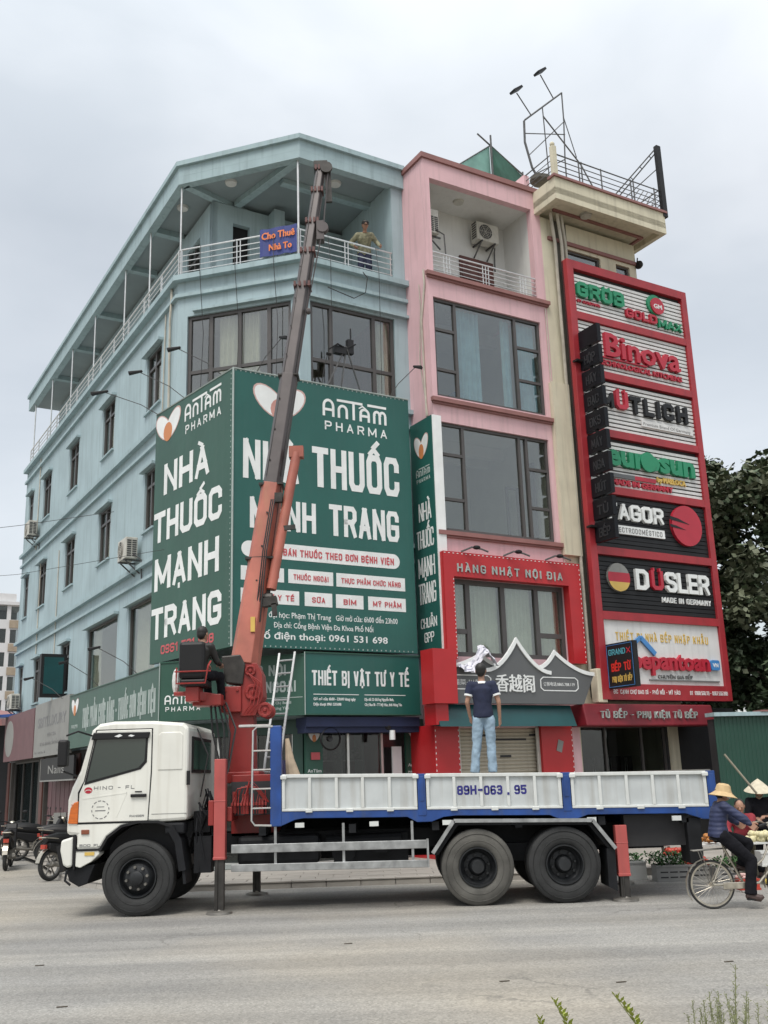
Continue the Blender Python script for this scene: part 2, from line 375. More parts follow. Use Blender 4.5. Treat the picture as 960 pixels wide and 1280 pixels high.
# ---------------- stroke lettering ----------------
def _arc(cx, cy, rx, ry, a0, a1, n=7): return [(cx+rx*math.cos(R(a0+(a1-a0)*i/n)), cy+ry*math.sin(R(a0+(a1-a0)*i/n))) for i in range(n+1)]
G_ = {
'A': (1, [[(0, 0), (.5, 1), (1, 0)], [(.2, .3), (.8, .3)]]),
'B': (1, [[(0, 0), (0, 1), (.75, 1), (1, .88), (1, .64), (.75, .52), (0, .52)], [(.75, .52), (1, .4), (1, .12), (.75, 0), (0, 0)]]),
'C': (1, [[(1, .64), (1, .86), (.8, 1), (.2, 1), (0, .86), (0, .14), (.2, 0), (.8, 0), (1, .14), (1, .36)]]),
'D': (1, [[(0, 0), (0, 1), (.7, 1), (1, .84), (1, .16), (.7, 0), (0, 0)]]),
'E': (.85, [[(1, 1), (0, 1), (0, 0), (1, 0)], [(0, .5), (.9, .5)]]),
'F': (.8, [[(1, 1), (0, 1), (0, 0)], [(0, .5), (.9, .5)]]),
'G': (1, [[(1, .68), (1, .86), (.8, 1), (.2, 1), (0, .86), (0, .14), (.2, 0), (.8, 0), (1, .14), (1, .46), (.55, .46)]]),
'H': (1, [[(0, 0), (0, 1)], [(1, 0), (1, 1)], [(0, .5), (1, .5)]]),
'I': (0, [[(0, 0), (0, 1)]]),
'J': (.8, [[(1, 1), (1, .14), (.8, 0), (.2, 0), (0, .14), (0, .3)]]),
'K': (1, [[(0, 0), (0, 1)], [(1, 1), (.1, .45)], [(.3, .58), (1, 0)]]),
'L': (.8, [[(0, 1), (0, 0), (1, 0)]]),
'M': (1.35, [[(0, 0), (0, 1), (.5, .15), (1, 1), (1, 0)]]),
'N': (1, [[(0, 0), (0, 1), (1, 0), (1, 1)]]),
'O': (1, [[(.2, 1), (.8, 1), (1, .86), (1, .14), (.8, 0), (.2, 0), (0, .14), (0, .86), (.2, 1)]]),
'P': (1, [[(0, 0), (0, 1), (.75, 1), (1, .88), (1, .58), (.75, .46), (0, .46)]]),
'Q': (1, [[(.2, 1), (.8, 1), (1, .86), (1, .14), (.8, 0), (.2, 0), (0, .14), (0, .86), (.2, 1)], [(.6, .25), (1, -.05)]]),
'R': (1, [[(0, 0), (0, 1), (.75, 1), (1, .88), (1, .6), (.75, .48), (0, .48)], [(.6, .48), (1, 0)]]),
'S': (1, [[(1, .72), (1, .86), (.8, 1), (.2, 1), (0, .86), (0, .66), (.2, .54), (.8, .46), (1, .34), (1, .14), (.8, 0), (.2, 0), (0, .14), (0, .28)]]),
'T': (1, [[(0, 1), (1, 1)], [(.5, 1), (.5, 0)]]),
'U': (1, [[(0, 1), (0, .14), (.2, 0), (.8, 0), (1, .14), (1, 1)]]),
'V': (1, [[(0, 1), (.5, 0), (1, 1)]]),
'W': (1.4, [[(0, 1), (.25, 0), (.5, .8), (.75, 0), (1, 1)]]),
'X': (1, [[(0, 0), (1, 1)], [(0, 1), (1, 0)]]),
'Y': (1, [[(0, 1), (.5, .45), (1, 1)], [(.5, .45), (.5, 0)]]),
'Z': (1, [[(0, 1), (1, 1), (0, 0), (1, 0)]]),
'0': (.9, [[(.2, 1), (.8, 1), (1, .86), (1, .14), (.8, 0), (.2, 0), (0, .14), (0, .86), (.2, 1)]]),
'1': (.4, [[(0, .8), (1, 1), (1, 0)]]),
'2': (.9, [[(0, .72), (0, .86), (.2, 1), (.8, 1), (1, .86), (1, .62), (0, 0), (1, 0)]]),
'3': (.9, [[(0, .78), (0, .86), (.2, 1), (.8, 1), (1, .88), (1, .64), (.8, .53), (.35, .53)], [(.8, .53), (1, .4), (1, .14), (.8, 0), (.2, 0), (0, .14), (0, .24)]]),
'4': (.9, [[(.8, 0), (.8, 1), (0, .28), (1, .28)]]),
'5': (.9, [[(1, 1), (0, 1), (0, .55), (.8, .6), (1, .46), (1, .14), (.8, 0), (.2, 0), (0, .14), (0, .24)]]),
'6': (.9, [[(1, .8), (1, .86), (.8, 1), (.2, 1), (0, .86), (0, .14), (.2, 0), (.8, 0), (1, .14), (1, .42), (.8, .54), (0, .5)]]),
'7': (.9, [[(0, 1), (1, 1), (.35, 0)]]),
'8': (.9, [[(.2, 1), (.8, 1), (1, .88), (1, .62), (.8, .52), (.2, .52), (0, .62), (0, .88), (.2, 1)], [(.2, .52), (0, .4), (0, .14), (.2, 0), (.8, 0), (1, .14), (1, .4), (.8, .52)]]),
'9': (.9, [[(0, .2), (0, .14), (.2, 0), (.8, 0), (1, .14), (1, .86), (.8, 1), (.2, 1), (0, .86), (0, .6), (.2, .46), (1, .5)]]),
'-': (.5, [[(0, .48), (1, .48)]]), '.': (0, [[(0, 0), (0, .03)]]), ':': (0, [[(0, .15), (0, .18)], [(0, .7), (0, .73)]]), '/': (.5, [[(0, 0), (1, 1)]]),
'a': (1, [_arc(.5, .6, .5, .4, 180, 0, 8)+[(1, 0)], [(0, .6), (0, 0)], [(0, .36), (1, .36)]]),      # round-shouldered caps of the pharmacy's own lettering
'n': (.85, [[(0, 0), (0, .5)], [(0, .5)]+_arc(.5, .45, .5, .3, 180, 0, 8)+[(1, 0)]]),
't': (.3, [[(.5, 0), (.5, 1)]]),
'u': (.9, [[(0, .45)]+_arc(.5, .45, .5, .3, 180, 0, 8)+[(1, 0)], [(0, .45), (0, 0)], [(0, .3), (1, .3)]]),
'm': (1.25, [[(0, 0), (0, .5)]+_arc(.25, .5, .25, .25, 180, 0, 6)+[(.5, 0)], [(.5, .5)]+_arc(.75, .5, .25, .25, 180, 0, 6)+[(1, 0)]]),
}
def glyph(ch):
    st = []; d = unicodedata.normalize('NFD', ch)
    if ch == 'Đ': d = 'D'; st.append(('acc', [(-.22, .5), (.35, .5)]))
    b = d[0]; w, g = G_.get(b, (.5, []))
    marks = [hex(ord(c))[2:] for c in d[1:]]
    y = 1.13
    for k in marks:
        if k == '302': st.append(('acc', [(.2, y), (.5, y+.13), (.8, y)])); y += .2
    for k in marks:
        if k == '306': st.append(('acc', [(.2, y+.1), (.35, y), (.65, y), (.8, y+.1)])); y += .16
        if k == '308': st += [('acc', [(.15, y+.02), (.15, y+.1)]), ('acc', [(.85, y+.02), (.85, y+.1)])]
        if k == '300': st.append(('acc', [(.2, y+.13), (.5, y)]))
        if k == '301': st.append(('acc', [(.5, y), (.8, y+.13)]))
        if k == '309': st.append(('acc', [(.35, y+.16), (.6, y+.16), (.6, y+.08), (.5, y)]))
        if k == '303': st.append(('acc', [(.1, y), (.35, y+.1), (.65, y), (.9, y+.1)]))
        if k == '323': st.append(('acc', [(.5 if w else 0, -.2), (.5 if w else 0, -.14)]))
        if k == '31b': st.append(('acc', [(.98, .95), (1.22, 1.02), (1.22, 1.2)]))
    return w, g, st
def ribbon(mb, pts, t, P, d0, d1, zlo, zhi, ext=True, xlo=-9e9, xhi=9e9):
    if ext and xlo > -9e8:
        for i in range(1, len(pts)-1):
            a = Vector(pts[i])-Vector(pts[i-1]); b = Vector(pts[i+1])-Vector(pts[i])
            if a.normalized().dot(b.normalized()) < -.15:
                ribbon(mb, pts[:i+1], t, P, d0, d1, zlo, zhi, ext, xlo, xhi); ribbon(mb, pts[i:], t, P, d0, d1+.0007, zlo, zhi, ext, xlo, xhi); return
    closed = len(pts) > 3 and abs(pts[0][0]-pts[-1][0]) < 1e-6 and abs(pts[0][1]-pts[-1][1]) < 1e-6
    if closed: pts = pts[:-1]
    p = [Vector(q) for q in pts]; n = len(p)
    if not closed and ext:
        a = (p[0]-p[1]).normalized(); b = (p[-1]-p[-2]).normalized(); ie = zhi-zlo > 90
        inside = lambda q: not ie and zlo+t*.8 < q.y < zhi-t*.8
        if not (inside(p[0]) and abs(a.y) > .7): p[0] = p[0]+a*t/2
        if not (inside(p[-1]) and abs(b.y) > .7): p[-1] = p[-1]+b*t/2
    Lf, Rt = [], []
    for i in range(n):
        if closed or 0 < i < n-1:
            a = (p[i]-p[i-1]).normalized(); b = (p[(i+1) % n]-p[i]).normalized()
            m = (a+b)
            if m.length < .2: m = b.copy()
            m.normalize(); nn = Vector((-m.y, m.x)); na = Vector((-a.y, a.x)); k = min(1.5, 1/max(.3, nn.dot(na)))
        else:
            a = (p[1]-p[0]) if i == 0 else (p[-1]-p[-2]); a.normalize(); nn = Vector((-a.y, a.x)); k = 1
        Lf.append(p[i]+nn*t/2*k); Rt.append(p[i]-nn*t/2*k)
    cl = lambda v: (min(xhi, max(xlo, v.x)), min(zhi, max(zlo, v.y)))
    Lf = [cl(v) for v in Lf]; Rt = [cl(v) for v in Rt]
    vs = [P(a, b, d1) for a, b in Lf]+[P(a, b, d1) for a, b in Rt]+[P(a, b, d0) for a, b in Lf]+[P(a, b, d0) for a, b in Rt]
    fs = []
    for i in range(n if closed else n-1):
        j = (i+1) % n
        fs += [(i, n+i, n+j, j), (2*n+i, i, j, 2*n+j), (n+i, 3*n+i, 3*n+j, n+j)]
    if not closed: fs += [(0, 2*n, 3*n, n), (n-1, 2*n-1, 4*n-1, 3*n-1)]
    mb.add(vs, fs)
def text(par, s, P, s0, s1, z0, z1, mat, th=.2, depth=.0, ext=.006, name='lettering', gap=.28, slant=0):
    """caps fitted between s0..s1, z0..z1 on plane P; th = stroke thickness / height"""
    h = z1-z0; t = th*h; mb = MB(); cells = []; x = 0; gw = 1.0
    for ch in s:
        if ch == ' ': x += .62; continue
        w, g, st = glyph(ch)
        cells.append((x, w, g, st)); x += w*.62+t/h*1.0*1+gap*.45
    tot = x-gap*.45; unit = (s1-s0)/tot
    tx = min(t, unit*t/h) if unit < h else t
    out = None
    for k, (cx, w, g, st) in enumerate(cells):
        if h >= .13 and k:
            out = obj(mb, 'letter', mat, par, fix=False); mb = MB()
        base = s0+cx*unit; W_ = w*.62*unit+ (t/h*unit-tx)
        f = lambda q: (base+tx/2+q[0]*W_+ (slant*q[1]*h), z0+t/2+q[1]*(h-t))
        lift = depth+ext+.0004*(k % 3)
        for i, pl in enumerate(g): ribbon(mb, [f(q) for q in pl], (tx+t)/2 if unit < h else t, P, depth, lift+.0006*i, z0, z1, True, base-.001, base+tx+W_+.001 if w else base+tx+.5*t)
        for i, (_, pl) in enumerate(st): ribbon(mb, [f(q) for q in pl], min(t, .11*h), P, depth, lift+.0012+.0005*i, -9e9, 9e9)
    return obj(mb, 'letter' if h >= .13 else name, mat, par, fix=False)
def btext(par, s, P, s0, s1, z0, mat, size, off=0, ext=.004, depth=0, name='lettering'):
    """built-in typeface, fitted to the width s0..s1"""
    bars = []
    def wid(q):
        cc = bpy.data.curves.new('t', 'FONT'); cc.body = q; cc.size = size; oo = bpy.data.objects.new('t', cc); COL.objects.link(oo)
        d_ = bpy.context.evaluated_depsgraph_get(); d_.update(); mm = bpy.data.meshes.new_from_object(oo.evaluated_get(d_)); xs_ = [v.co.x for v in mm.vertices] or [0]
        bpy.data.objects.remove(oo); bpy.data.curves.remove(cc); bpy.data.meshes.remove(mm); return min(xs_), max(xs_)
    for i, ch in enumerate(s):
        if ch == 'Đ': bars.append(wid(s[:i].replace('Đ', 'D')+'D')[1])
    s = s.replace('Đ', 'D')
    c = bpy.data.curves.new('t', 'FONT'); c.body = s; c.size = size; c.offset = off; c.extrude = ext/2; c.resolution_u = 2
    o = bpy.data.objects.new('t', c); COL.objects.link(o)
    dg = bpy.context.evaluated_depsgraph_get(); dg.update(); me = bpy.data.meshes.new_from_object(o.evaluated_get(dg))
    bpy.data.objects.remove(o); bpy.data.curves.remove(c)
    xs = [v.co.x for v in me.vertices]; a, b = min(xs), max(xs); org = ORG[par]
    for v in me.vertices:
        p = P(s0+(v.co.x-a)*(s1-s0)/(b-a), z0+v.co.y, depth+ext/2+v.co.z); v.co = Vector(p)-org
    if size >= .22:
        q = MB(); q.add([tuple(Vector(v.co)+org) for v in me.vertices], [tuple(f.vertices) for f in me.polygons]); bpy.data.meshes.remove(me)
        return objs(q, 'letter', mat, par, fix=False)[0]
    me.materials.clear(); me.materials.append(mat); me.name = name
    o = bpy.data.objects.new(name, me); COL.objects.link(o); o.parent = par; ORG[o] = org
    for q in bars:
        x1 = s0+(q-a)*(s1-s0)/(b-a); k = (s1-s0)/(b-a); x0 = x1-.62*size*k; obj(MB().pbox(P, x0-.06*size*k, x0+.24*size*k, z0+.32*size, z0+.39*size, depth, depth+ext+.001), 'letter_stroke', mat, par)
    return o
def heart(par, P, cs, cz, w, h, depth=.0, outline=None, overlap=None):
    """two leaning petals that make a heart, the overlap in orange"""
    def petal(side, k, dd0, dd1, mat, nm):
        pts = []
        for i in range(20):
            a = 2*math.pi*i/20; x = .25*k*math.cos(a); y = .48*k*math.sin(a); r = -R(33)*side
            pts.append((cs+(.21*side+x*math.cos(r)-y*math.sin(r))*w, cz+(.04+x*math.sin(r)+y*math.cos(r))*h))
        obj(MB().prism(P, pts, dd0, dd1), nm, mat, par)
    for sd in (-1, 1):
        petal(sd, 1.08, depth, depth+.003+.0005*(sd > 0), outline or m_hpink, 'heart_outline')
        petal(sd, .98, depth, depth+.005+.0006*(sd > 0), m_txt, 'heart_petal')
    pts = [(cs+.22*w*math.cos(2*math.pi*i/16)*.9, cz-.16*h+.30*h*math.sin(2*math.pi*i/16)) for i in range(16)]
    obj(MB().prism(P, pts, depth, depth+.0075), 'heart_centre', overlap or m_orange, par)
def antam(par, P, s0, s1, z0, z1, mat, depth=0, th=.11):
    """the pharmacy's lettering: round caps under a long bar, PHARMA below"""
    H_ = z1-z0; zt = z0+H_*.42
    text(par, 'antum', P, s0, s1, zt, z1-H_*.04, mat, th=.15, depth=depth, gap=.5)
    w = s1-s0
    bar = MB().pbox(P, s0+.22*w, s0+.62*w, z1-.075*H_, z1, depth, depth+.007); bar.pbox(P, s0+.70*w, s1, z1-.075*H_, z1, depth, depth+.007)
    c = s0+.62*w; ribbon(bar, [(c-.05*w, z1-.17*H_), (c, z1-.10*H_), (c+.05*w, z1-.17*H_)], .04*H_, P, depth, depth+.008, -9, 99)
    obj(bar, 'lettering_bar', mat, par)
    text(par, 'PHARMA', P, s0+.03*w, s1, z0, z0+H_*.27, mat, th=.16, depth=depth, gap=1.1)
# =====================================================================
# ground
# =====================================================================
m_road = M('worn_asphalt', (.265, .26, .245), .85, var=.12, scale=.35, bump=.25, bscale=60)
def road_material():
    t = m_road.node_tree; n = t.nodes; l = t.links; b = n['Principled BSDF']; src = b.inputs['Base Color'].links[0].from_socket
    co = n.new('ShaderNodeTexCoord'); mp = n.new('ShaderNodeMapping'); mp.inputs['Scale'].default_value = (.10, .9, 1); l.new(co.outputs['Object'], mp.inputs[0])
    z = n.new('ShaderNodeTexNoise'); z.inputs['Scale'].default_value = 1.5; z.inputs['Detail'].default_value = 7; z.inputs['Roughness'].default_value = .6; l.new(mp.outputs[0], z.inputs[0])
    r = n.new('ShaderNodeValToRGB'); r.color_ramp.elements[0].position = .35; r.color_ramp.elements[1].position = .68
    r.color_ramp.elements[0].color = (.80, .80, .80, 1); r.color_ramp.elements[1].color = (1.12, 1.11, 1.08, 1); l.new(z.outputs[0], r.inputs[0])
    x = n.new('ShaderNodeMix'); x.data_type = 'RGBA'; x.blend_type = 'MULTIPLY'; x.inputs[0].default_value = 1; l.new(src, x.inputs[6]); l.new(r.outputs[0], x.inputs[7])
    v = n.new('ShaderNodeTexNoise'); v.inputs['Scale'].default_value = 55; v.inputs['Detail'].default_value = 3; l.new(co.outputs['Object'], v.inputs[0])
    r2 = n.new('ShaderNodeValToRGB'); r2.color_ramp.elements[0].position = .35; r2.color_ramp.elements[1].position = .7
    r2.color_ramp.elements[0].color = (.80, .80, .80, 1); r2.color_ramp.elements[1].color = (1.2, 1.2, 1.2, 1); l.new(v.outputs[0], r2.inputs[0])
    y = n.new('ShaderNodeMix'); y.data_type = 'RGBA'; y.blend_type = 'MULTIPLY'; y.inputs[0].default_value = 1; l.new(x.outputs[2], y.inputs[6]); l.new(r2.outputs[0], y.inputs[7])
    def node(ty, **k):
        q = n.new(ty)
        for p_, v_ in k.items(): q.inputs[p_].default_value = v_
        return q
    def ramp(src_, p0, c0, p1, c1):
        q = n.new('ShaderNodeValToRGB'); q.color_ramp.elements[0].position = p0; q.color_ramp.elements[1].position = p1; q.color_ramp.elements[0].color = (c0,)*3+(1,); q.color_ramp.elements[1].color = (c1,)*3+(1,); l.new(src_, q.inputs[0]); return q.outputs[0]
    def mixc(fac, a_, col, blend='MIX'):
        q = n.new('ShaderNodeMix'); q.data_type = 'RGBA'; q.blend_type = blend
        (l.new(fac, q.inputs[0]) if not isinstance(fac, float) else setattr(q.inputs[0], 'default_value', fac)); l.new(a_, q.inputs[6])
        (l.new(col, q.inputs[7]) if not isinstance(col, tuple) else setattr(q.inputs[7], 'default_value', col)); return q.outputs[2]
    cur = y.outputs[2]
    d = node('ShaderNodeTexNoise', Scale=.16, Detail=5.0); l.new(co.outputs['Object'], d.inputs[0]); cur = mixc(ramp(d.outputs[0], .44, 0, .62, .65), cur, (.33, .295, .235, 1))        # tan dust
    mp2 = n.new('ShaderNodeMapping'); mp2.inputs['Scale'].default_value = (.05, 1.1, 1); mp2.inputs['Rotation'].default_value = (0, 0, .03); l.new(co.outputs['Object'], mp2.inputs[0])
    t2 = node('ShaderNodeTexNoise', Scale=1.6, Detail=3.0); l.new(mp2.outputs[0], t2.inputs[0]); cur = mixc(1.0, cur, ramp(t2.outputs[0], .34, .84, .60, 1.05), 'MULTIPLY')              # tyre tracks
    vo = n.new('ShaderNodeTexVoronoi'); vo.feature = 'DISTANCE_TO_EDGE'; vo.inputs['Scale'].default_value = .42; ds = node('ShaderNodeTexNoise', Scale=1.3, Detail=5.0); l.new(co.outputs['Object'], ds.inputs[0])
    va = n.new('ShaderNodeVectorMath'); va.operation = 'ADD'; l.new(co.outputs['Object'], va.inputs[0]); l.new(ds.outputs[1], va.inputs[1]); l.new(va.outputs[0], vo.inputs[0])
    mk = node('ShaderNodeTexNoise', Scale=.3); l.new(co.outputs['Object'], mk.inputs[0]); ck = ramp(vo.outputs[0], .0, .8, .012, 0); mm = n.new('ShaderNodeMath'); mm.operation = 'MULTIPLY'; l.new(ck, mm.inputs[0]); l.new(ramp(mk.outputs[0], .5, 0, .6, .8), mm.inputs[1])
    cur = mixc(mm.outputs[0], cur, (.10, .095, .085, 1))                                                        # hairline cracks
    gr = node('ShaderNodeTexVoronoi', Scale=48.0); l.new(co.outputs['Object'], gr.inputs[0]); cur = mixc(1.0, cur, ramp(gr.outputs[1], .1, .78, .9, 1.18), 'MULTIPLY')                      # coarse aggregate
    sp_ = node('ShaderNodeTexNoise', Scale=.8, Detail=6.0, Roughness=.7); l.new(co.outputs['Object'], sp_.inputs[0]); cur = mixc(ramp(sp_.outputs[0], .62, 0, .74, .5), cur, (.12, .115, .105, 1))  # oil and damp blots
    l.new(cur, b.inputs['Base Color'])
road_material()
m_earth = M('bare_earth', (.16, .14, .10), .95, var=.3, scale=1, bump=.4)
m_pave = M('pavement_slab', (.30, .28, .25), .9, var=.2, scale=1.3, bump=.2)
m_kerb = M('kerb_concrete', (.33, .31, .28), .9, var=.2, scale=2, bump=.2)
g = MB().add([(-900, -300, -.02), (900, -300, -.02), (900, 1500, -.02), (-900, 1500, -.02)], [(0, 1, 2, 3)])
o = struct(obj(g, 'ground', m_earth)); ORG[o] = Vector((0, 0, 0))
g = MB().add([(-80, 5.2, 0), (60, 5.2, 0), (60, 20.5, 0), (-5, 20.5, 0), (-12, 40, 0), (-20, 140, 0), (-80, 140, 0)], [(0, 1, 2, 3, 4, 5, 6)])
road = struct(obj(g, 'road', m_road))
# pavement in front of the buildings: kerb line in world metres
kl = [(-22.5, 52.), (-8.6, 25.6), (-7.3, 22.6), (-6.2, 20.3), (-5.1, 19.1), (-3.6, 18.4), (.6, 18.55), (3.6, 18.75), (8, 19.1), (14, 19.6)]
n_ = len(kl); inn = [(x+.18*0, y) for x, y in kl]
pv = MB(); top = [(x, y, .10) for x, y in kl]+[(20, 60, .10), (-10, 60, .10)]
pv.add(top, [tuple(range(len(top)))])
pave = struct(obj(pv, 'pavement', m_pave)); ORG[pave] = Vector((0, 0, 0))
def along(path, step):
    out = []; acc = 0
    for i in range(len(path)-1):
        a = Vector(path[i]); b = Vector(path[i+1]); L = (b-a).length; k = max(1, round(L/step))
        for j in range(k): out.append((a+(b-a)*(j/k), a+(b-a)*((j+1)/k)))
    return out
for a, b in along(kl[2:], .62):
    t = (b-a).normalized(); nn = Vector((-t.y, t.x)); e = t*.006
    a2, b2 = a+e, b-e; q = nn*.20; ins = nn*.02; j = random.uniform(-.004, .004)
    mb = MB().hexa([(*a2, -.01), (*b2, -.01), (*(b2+q), -.01), (*(a2+q), -.01), (*(a2+ins), .115+j), (*(b2+ins), .115+j), (*(b2+q), .115+j), (*(a2+q), .115+j)])
    obj(mb, 'kerb_stone', m_kerb, pave)
slab = MB().box(0, .585, 0, .385, .08, .112).mesh('paving_slab'); slab.materials.append(m_pave)
for r_ in range(4):
    for c_ in range(22):
        x = -5.0+c_*.6+(r_ % 2)*.3; y = 18.72+r_*.40+x*.03
        if x < -4.2 and r_ < 1: continue
        o = bpy.data.objects.new('paving_slab', slab); COL.objects.link(o); o.parent = pave; o.location = (x, y, random.uniform(-.004, .003)); o.rotation_euler.z = R(2)

# =====================================================================
# blue corner building
# =====================================================================
PL = Pl((-5.2, 21.), (-5.2, 3.3))     # left wall, s = 21 - v
PC = Pl((-5.2, 3.3), (-3., 1.))       # chamfer, s measured from the left
PF = Pl((-3., 1.), (0., 1.))          # front, s = u + 3
LC = PC.L
bb = T('corner_building', 'light blue five storey corner building with a railed open top terrace under a flat roof', 'building', (-3, 1, 0))
v2s = lambda v: 21-v
left_ops = []
r4 = [(8.72, 9.95), (12.85, 14.05), (16.75, 17.95), (19.7, 20.5)]
winspec = []
for a, b in r4+[(4.5, 5.7)]: winspec.append((a, b, 11.12, 12.72))
for a, b in [(8.70, 9.95), (12.82, 14.05), (16.82, 18.0), (19.75, 20.5), (4.75, 5.6)]: winspec.append((a, b, 7.93, 9.5))
for a, b in [(12.85, 13.9), (16.9, 17.9), (19.8, 20.5)]: winspec.append((a, b, 4.6, 6.13))
bigs = [(7.65, 10.72, 4.35, 6.18), (4.4, 6.65, 4.35, 6.2)]
for a, b, c, d in winspec+bigs: left_ops.append((v2s(b), v2s(a), c, d))
shopops = [(v2s(20.6), v2s(16.2), .1, 2.7), (v2s(15.2), v2s(11.2), .1, 2.7), (v2s(10.4), v2s(3.6), .1, 2.7)]
mb = MB(); wall(mb, PL, 0, PL.L, 2.8, 13.9, left_ops, .22)
wall(mb, PC, 0, LC, 3.05, 13.9, [(LC-2.92, LC-.22, 10.6, 12.85), (.4, LC-.4, 7.3, 9.6)], .22)
wall(mb, PF, 0, 3.0, 3.05, 13.9, [(.28, 2.62, 10.6, 12.87), (.3, 2.7, 7.3, 9.6)], .22)
mb.box(-5.2, 0, 20.95, 21.2, 0, 13.9)
obj(mb, 'outer_wall', m_blue, bb)
# floor slabs and room linings
mb = MB(); poly = [(-5.0, 20.9), (-5.0, 3.4), (-2.95, 1.2), (-.02, 1.2), (-.02, 20.9)]
PX = lambda a, b, o: (a, b, o)
for z in (3.9, 6.85, 10.2, 13.75):
    mb.prism(PX, poly, z-.18, z)
mb.box(-2.3, -2.2, 5.5, 20.9, 0, 13.6); mb.box(-5.0, -.1, 5.4, 5.5, 3.9, 13.6)
obj(mb, 'floor_slab', m_room, bb)
for i, (a, b, c, d) in enumerate(winspec):
    w_ = b-a; s0, s1 = v2s(b), v2s(a); m_ = (s0+s1)/2
    window(PL, bb, s0, s1, c, d, [(s0, m_, [d-.42]), (m_, s1, [d-.42])], depth=-.07, fw=.07, lintel=True, curt=[(s0+.05, s1-.05, c+.05, d-.05, m_curtw)] if i % 2 else [(s0+.05, m_, c+.05, d-.05, m_curtw)])
for k, (a, b, c, d) in enumerate(bigs):
    s0, s1 = v2s(b), v2s(a)
    window(PL, bb, s0, s1, c, d, [(s0, s1, [])], depth=-.07, fw=.06, lintel=True, curt=[(s0+.05, s1-.05, c+.02, d-.04, m_curtw)] if k else [(s0, s0+.6, c, d-.04, m_curtw)])
E_ = LC-2.92; F_ = LC-.22
xs = [LC-2.92, LC-2.31, LC-1.56, LC-.80, LC-.22]
window(PC, bb, xs[0], xs[4], 10.6, 12.85, [(xs[i], xs[i+1], [11.38]) for i in range(4)], fw=.085, curt=[(xs[1]+.15, xs[1]+.75, 10.6, 12.8, m_curtw), (xs[2]+.02, xs[2]+.45, 10.6, 12.8, m_curtw)])
xs = [.28, .86, 2.04, 2.62]
window(PF, bb, xs[0], xs[3], 10.6, 12.87, [(xs[0], xs[1], [11.40]), (xs[1], xs[2], [11.40]), (xs[2], xs[3], [11.40])], fw=.085, curt=[(xs[0]+.06, xs[0]+.2, 10.6, 12.8, m_curtw), (xs[2]+.05, xs[3]-.1, 10.6, 12.8, m_curtw)])
# string courses following the three faces
path = [(-5.2, 21.2), (-5.2, 3.3), (-3., 1.), (-.004, 1.)]
for z, h, d in [(13.80, .14, .16), (13.36, .09, .09), (12.93, .07, .11), (10.36, .11, .13), (9.98, .08, .08), (7.00, .11, .13), (6.64, .08, .08)]:
    mb = MB(); ring(mb, path if z != 12.93 else [(-4.9, 3.3-.3*1.04)]+path[2:], z, z+h, d, -.02)
    obj(mb, 'string_course', m_bluetrim, bb)
# terrace: floor, inner walls, columns
mb = MB(); wall(mb, Pl((-4.2, 20.8), (-4.2, 3.7)), 0, 17.1, 13.94, 16.6, [(17.1-1.9, 17.1-.9, 13.95, 16.0), (8, 9, 14.7, 16.1), (12, 13, 14.7, 16.1)], .15)
wall(mb, Pl((-4.2, 3.7), (0, 3.7)), 0, 4.18, 13.94, 16.6, [(.58, 1.06, 13.95, 16.1)], .15)
mb.box(-2.6, -2.3, 3.3, 3.69, 13.94, 16.6); mb.box(-.34, -.004, 1.02, 3.69, 13.94, 16.74)
obj(mb, 'terrace_wall', m_blue, bb)
mb = MB(); mb.box(-3.62, -3.1, 3.86, 3.95, 13.94, 16.1); obj(mb, 'terrace_door', m_black, bb)
w = obj(MB().pbox(Pl((-4.2, 20.8), (-4.2, 3.7)), 15.2, 16.2, 13.95, 16.0, -.12, -.1), 'terrace_window', m_glass, bb)
fb = MB(); PT = Pl((-4.2, 20.8), (-4.2, 3.7))
for s in (15.2, 15.68, 16.15): fb.pbox(PT, s, s+.05, 13.95, 16.0, -.09, -.04)
fb.pbox(PT, 15.25, 16.15, 15.5, 15.56, -.085, -.045); obj(fb, 'frame', m_frame, w)
# roof slab with fascia and soffit beams
rp = [(-5.22, 21.7), (-5.22, 3.42), (-3.0, .92), (-.004, .92), (-.004, 21.7)]
mb = MB(); mb.prism(PX, rp, 16.84, 17.16); ring(mb, rp[:4], 17.12, 17.25, .08, -.2); ring(mb, rp[:4], 16.62, 16.839, -.001, -.22)
obj(mb, 'roof', m_bluetrim, bb)
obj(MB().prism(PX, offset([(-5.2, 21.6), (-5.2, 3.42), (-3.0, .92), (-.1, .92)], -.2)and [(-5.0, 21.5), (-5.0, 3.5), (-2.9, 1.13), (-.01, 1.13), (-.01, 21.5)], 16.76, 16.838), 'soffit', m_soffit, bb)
mb = MB()
for v in (5.9, 8.3, 11.7, 14.7, 17.7): mb.box(-5.0, -4.2, v, v+.2, 16.6, 16.759)
mb.bar((-5.02, 3.45, 16.70), (-2.5, 4.2, 16.70), .2, .16); mb.bar((-2.95, 1.15, 16.70), (-3.5, 3.7, 16.70), .2, .17); mb.bar((-2.9, 2.2, 16.69), (-.1, 2.2, 16.69), .2, .13)
objs(mb, 'soffit_beam', m_bluetrim, bb)
for p in ((-4.0, 2.9), (-4.7, 4.6), (-1.6, 1.7)):
    obj(MB().lathe([(.001, 16.70), (.14, 16.70), (.16, 16.76)], (p[0], p[1], 0), 'z', 16), 'ceiling_lamp', m_white, bb, smooth=True)
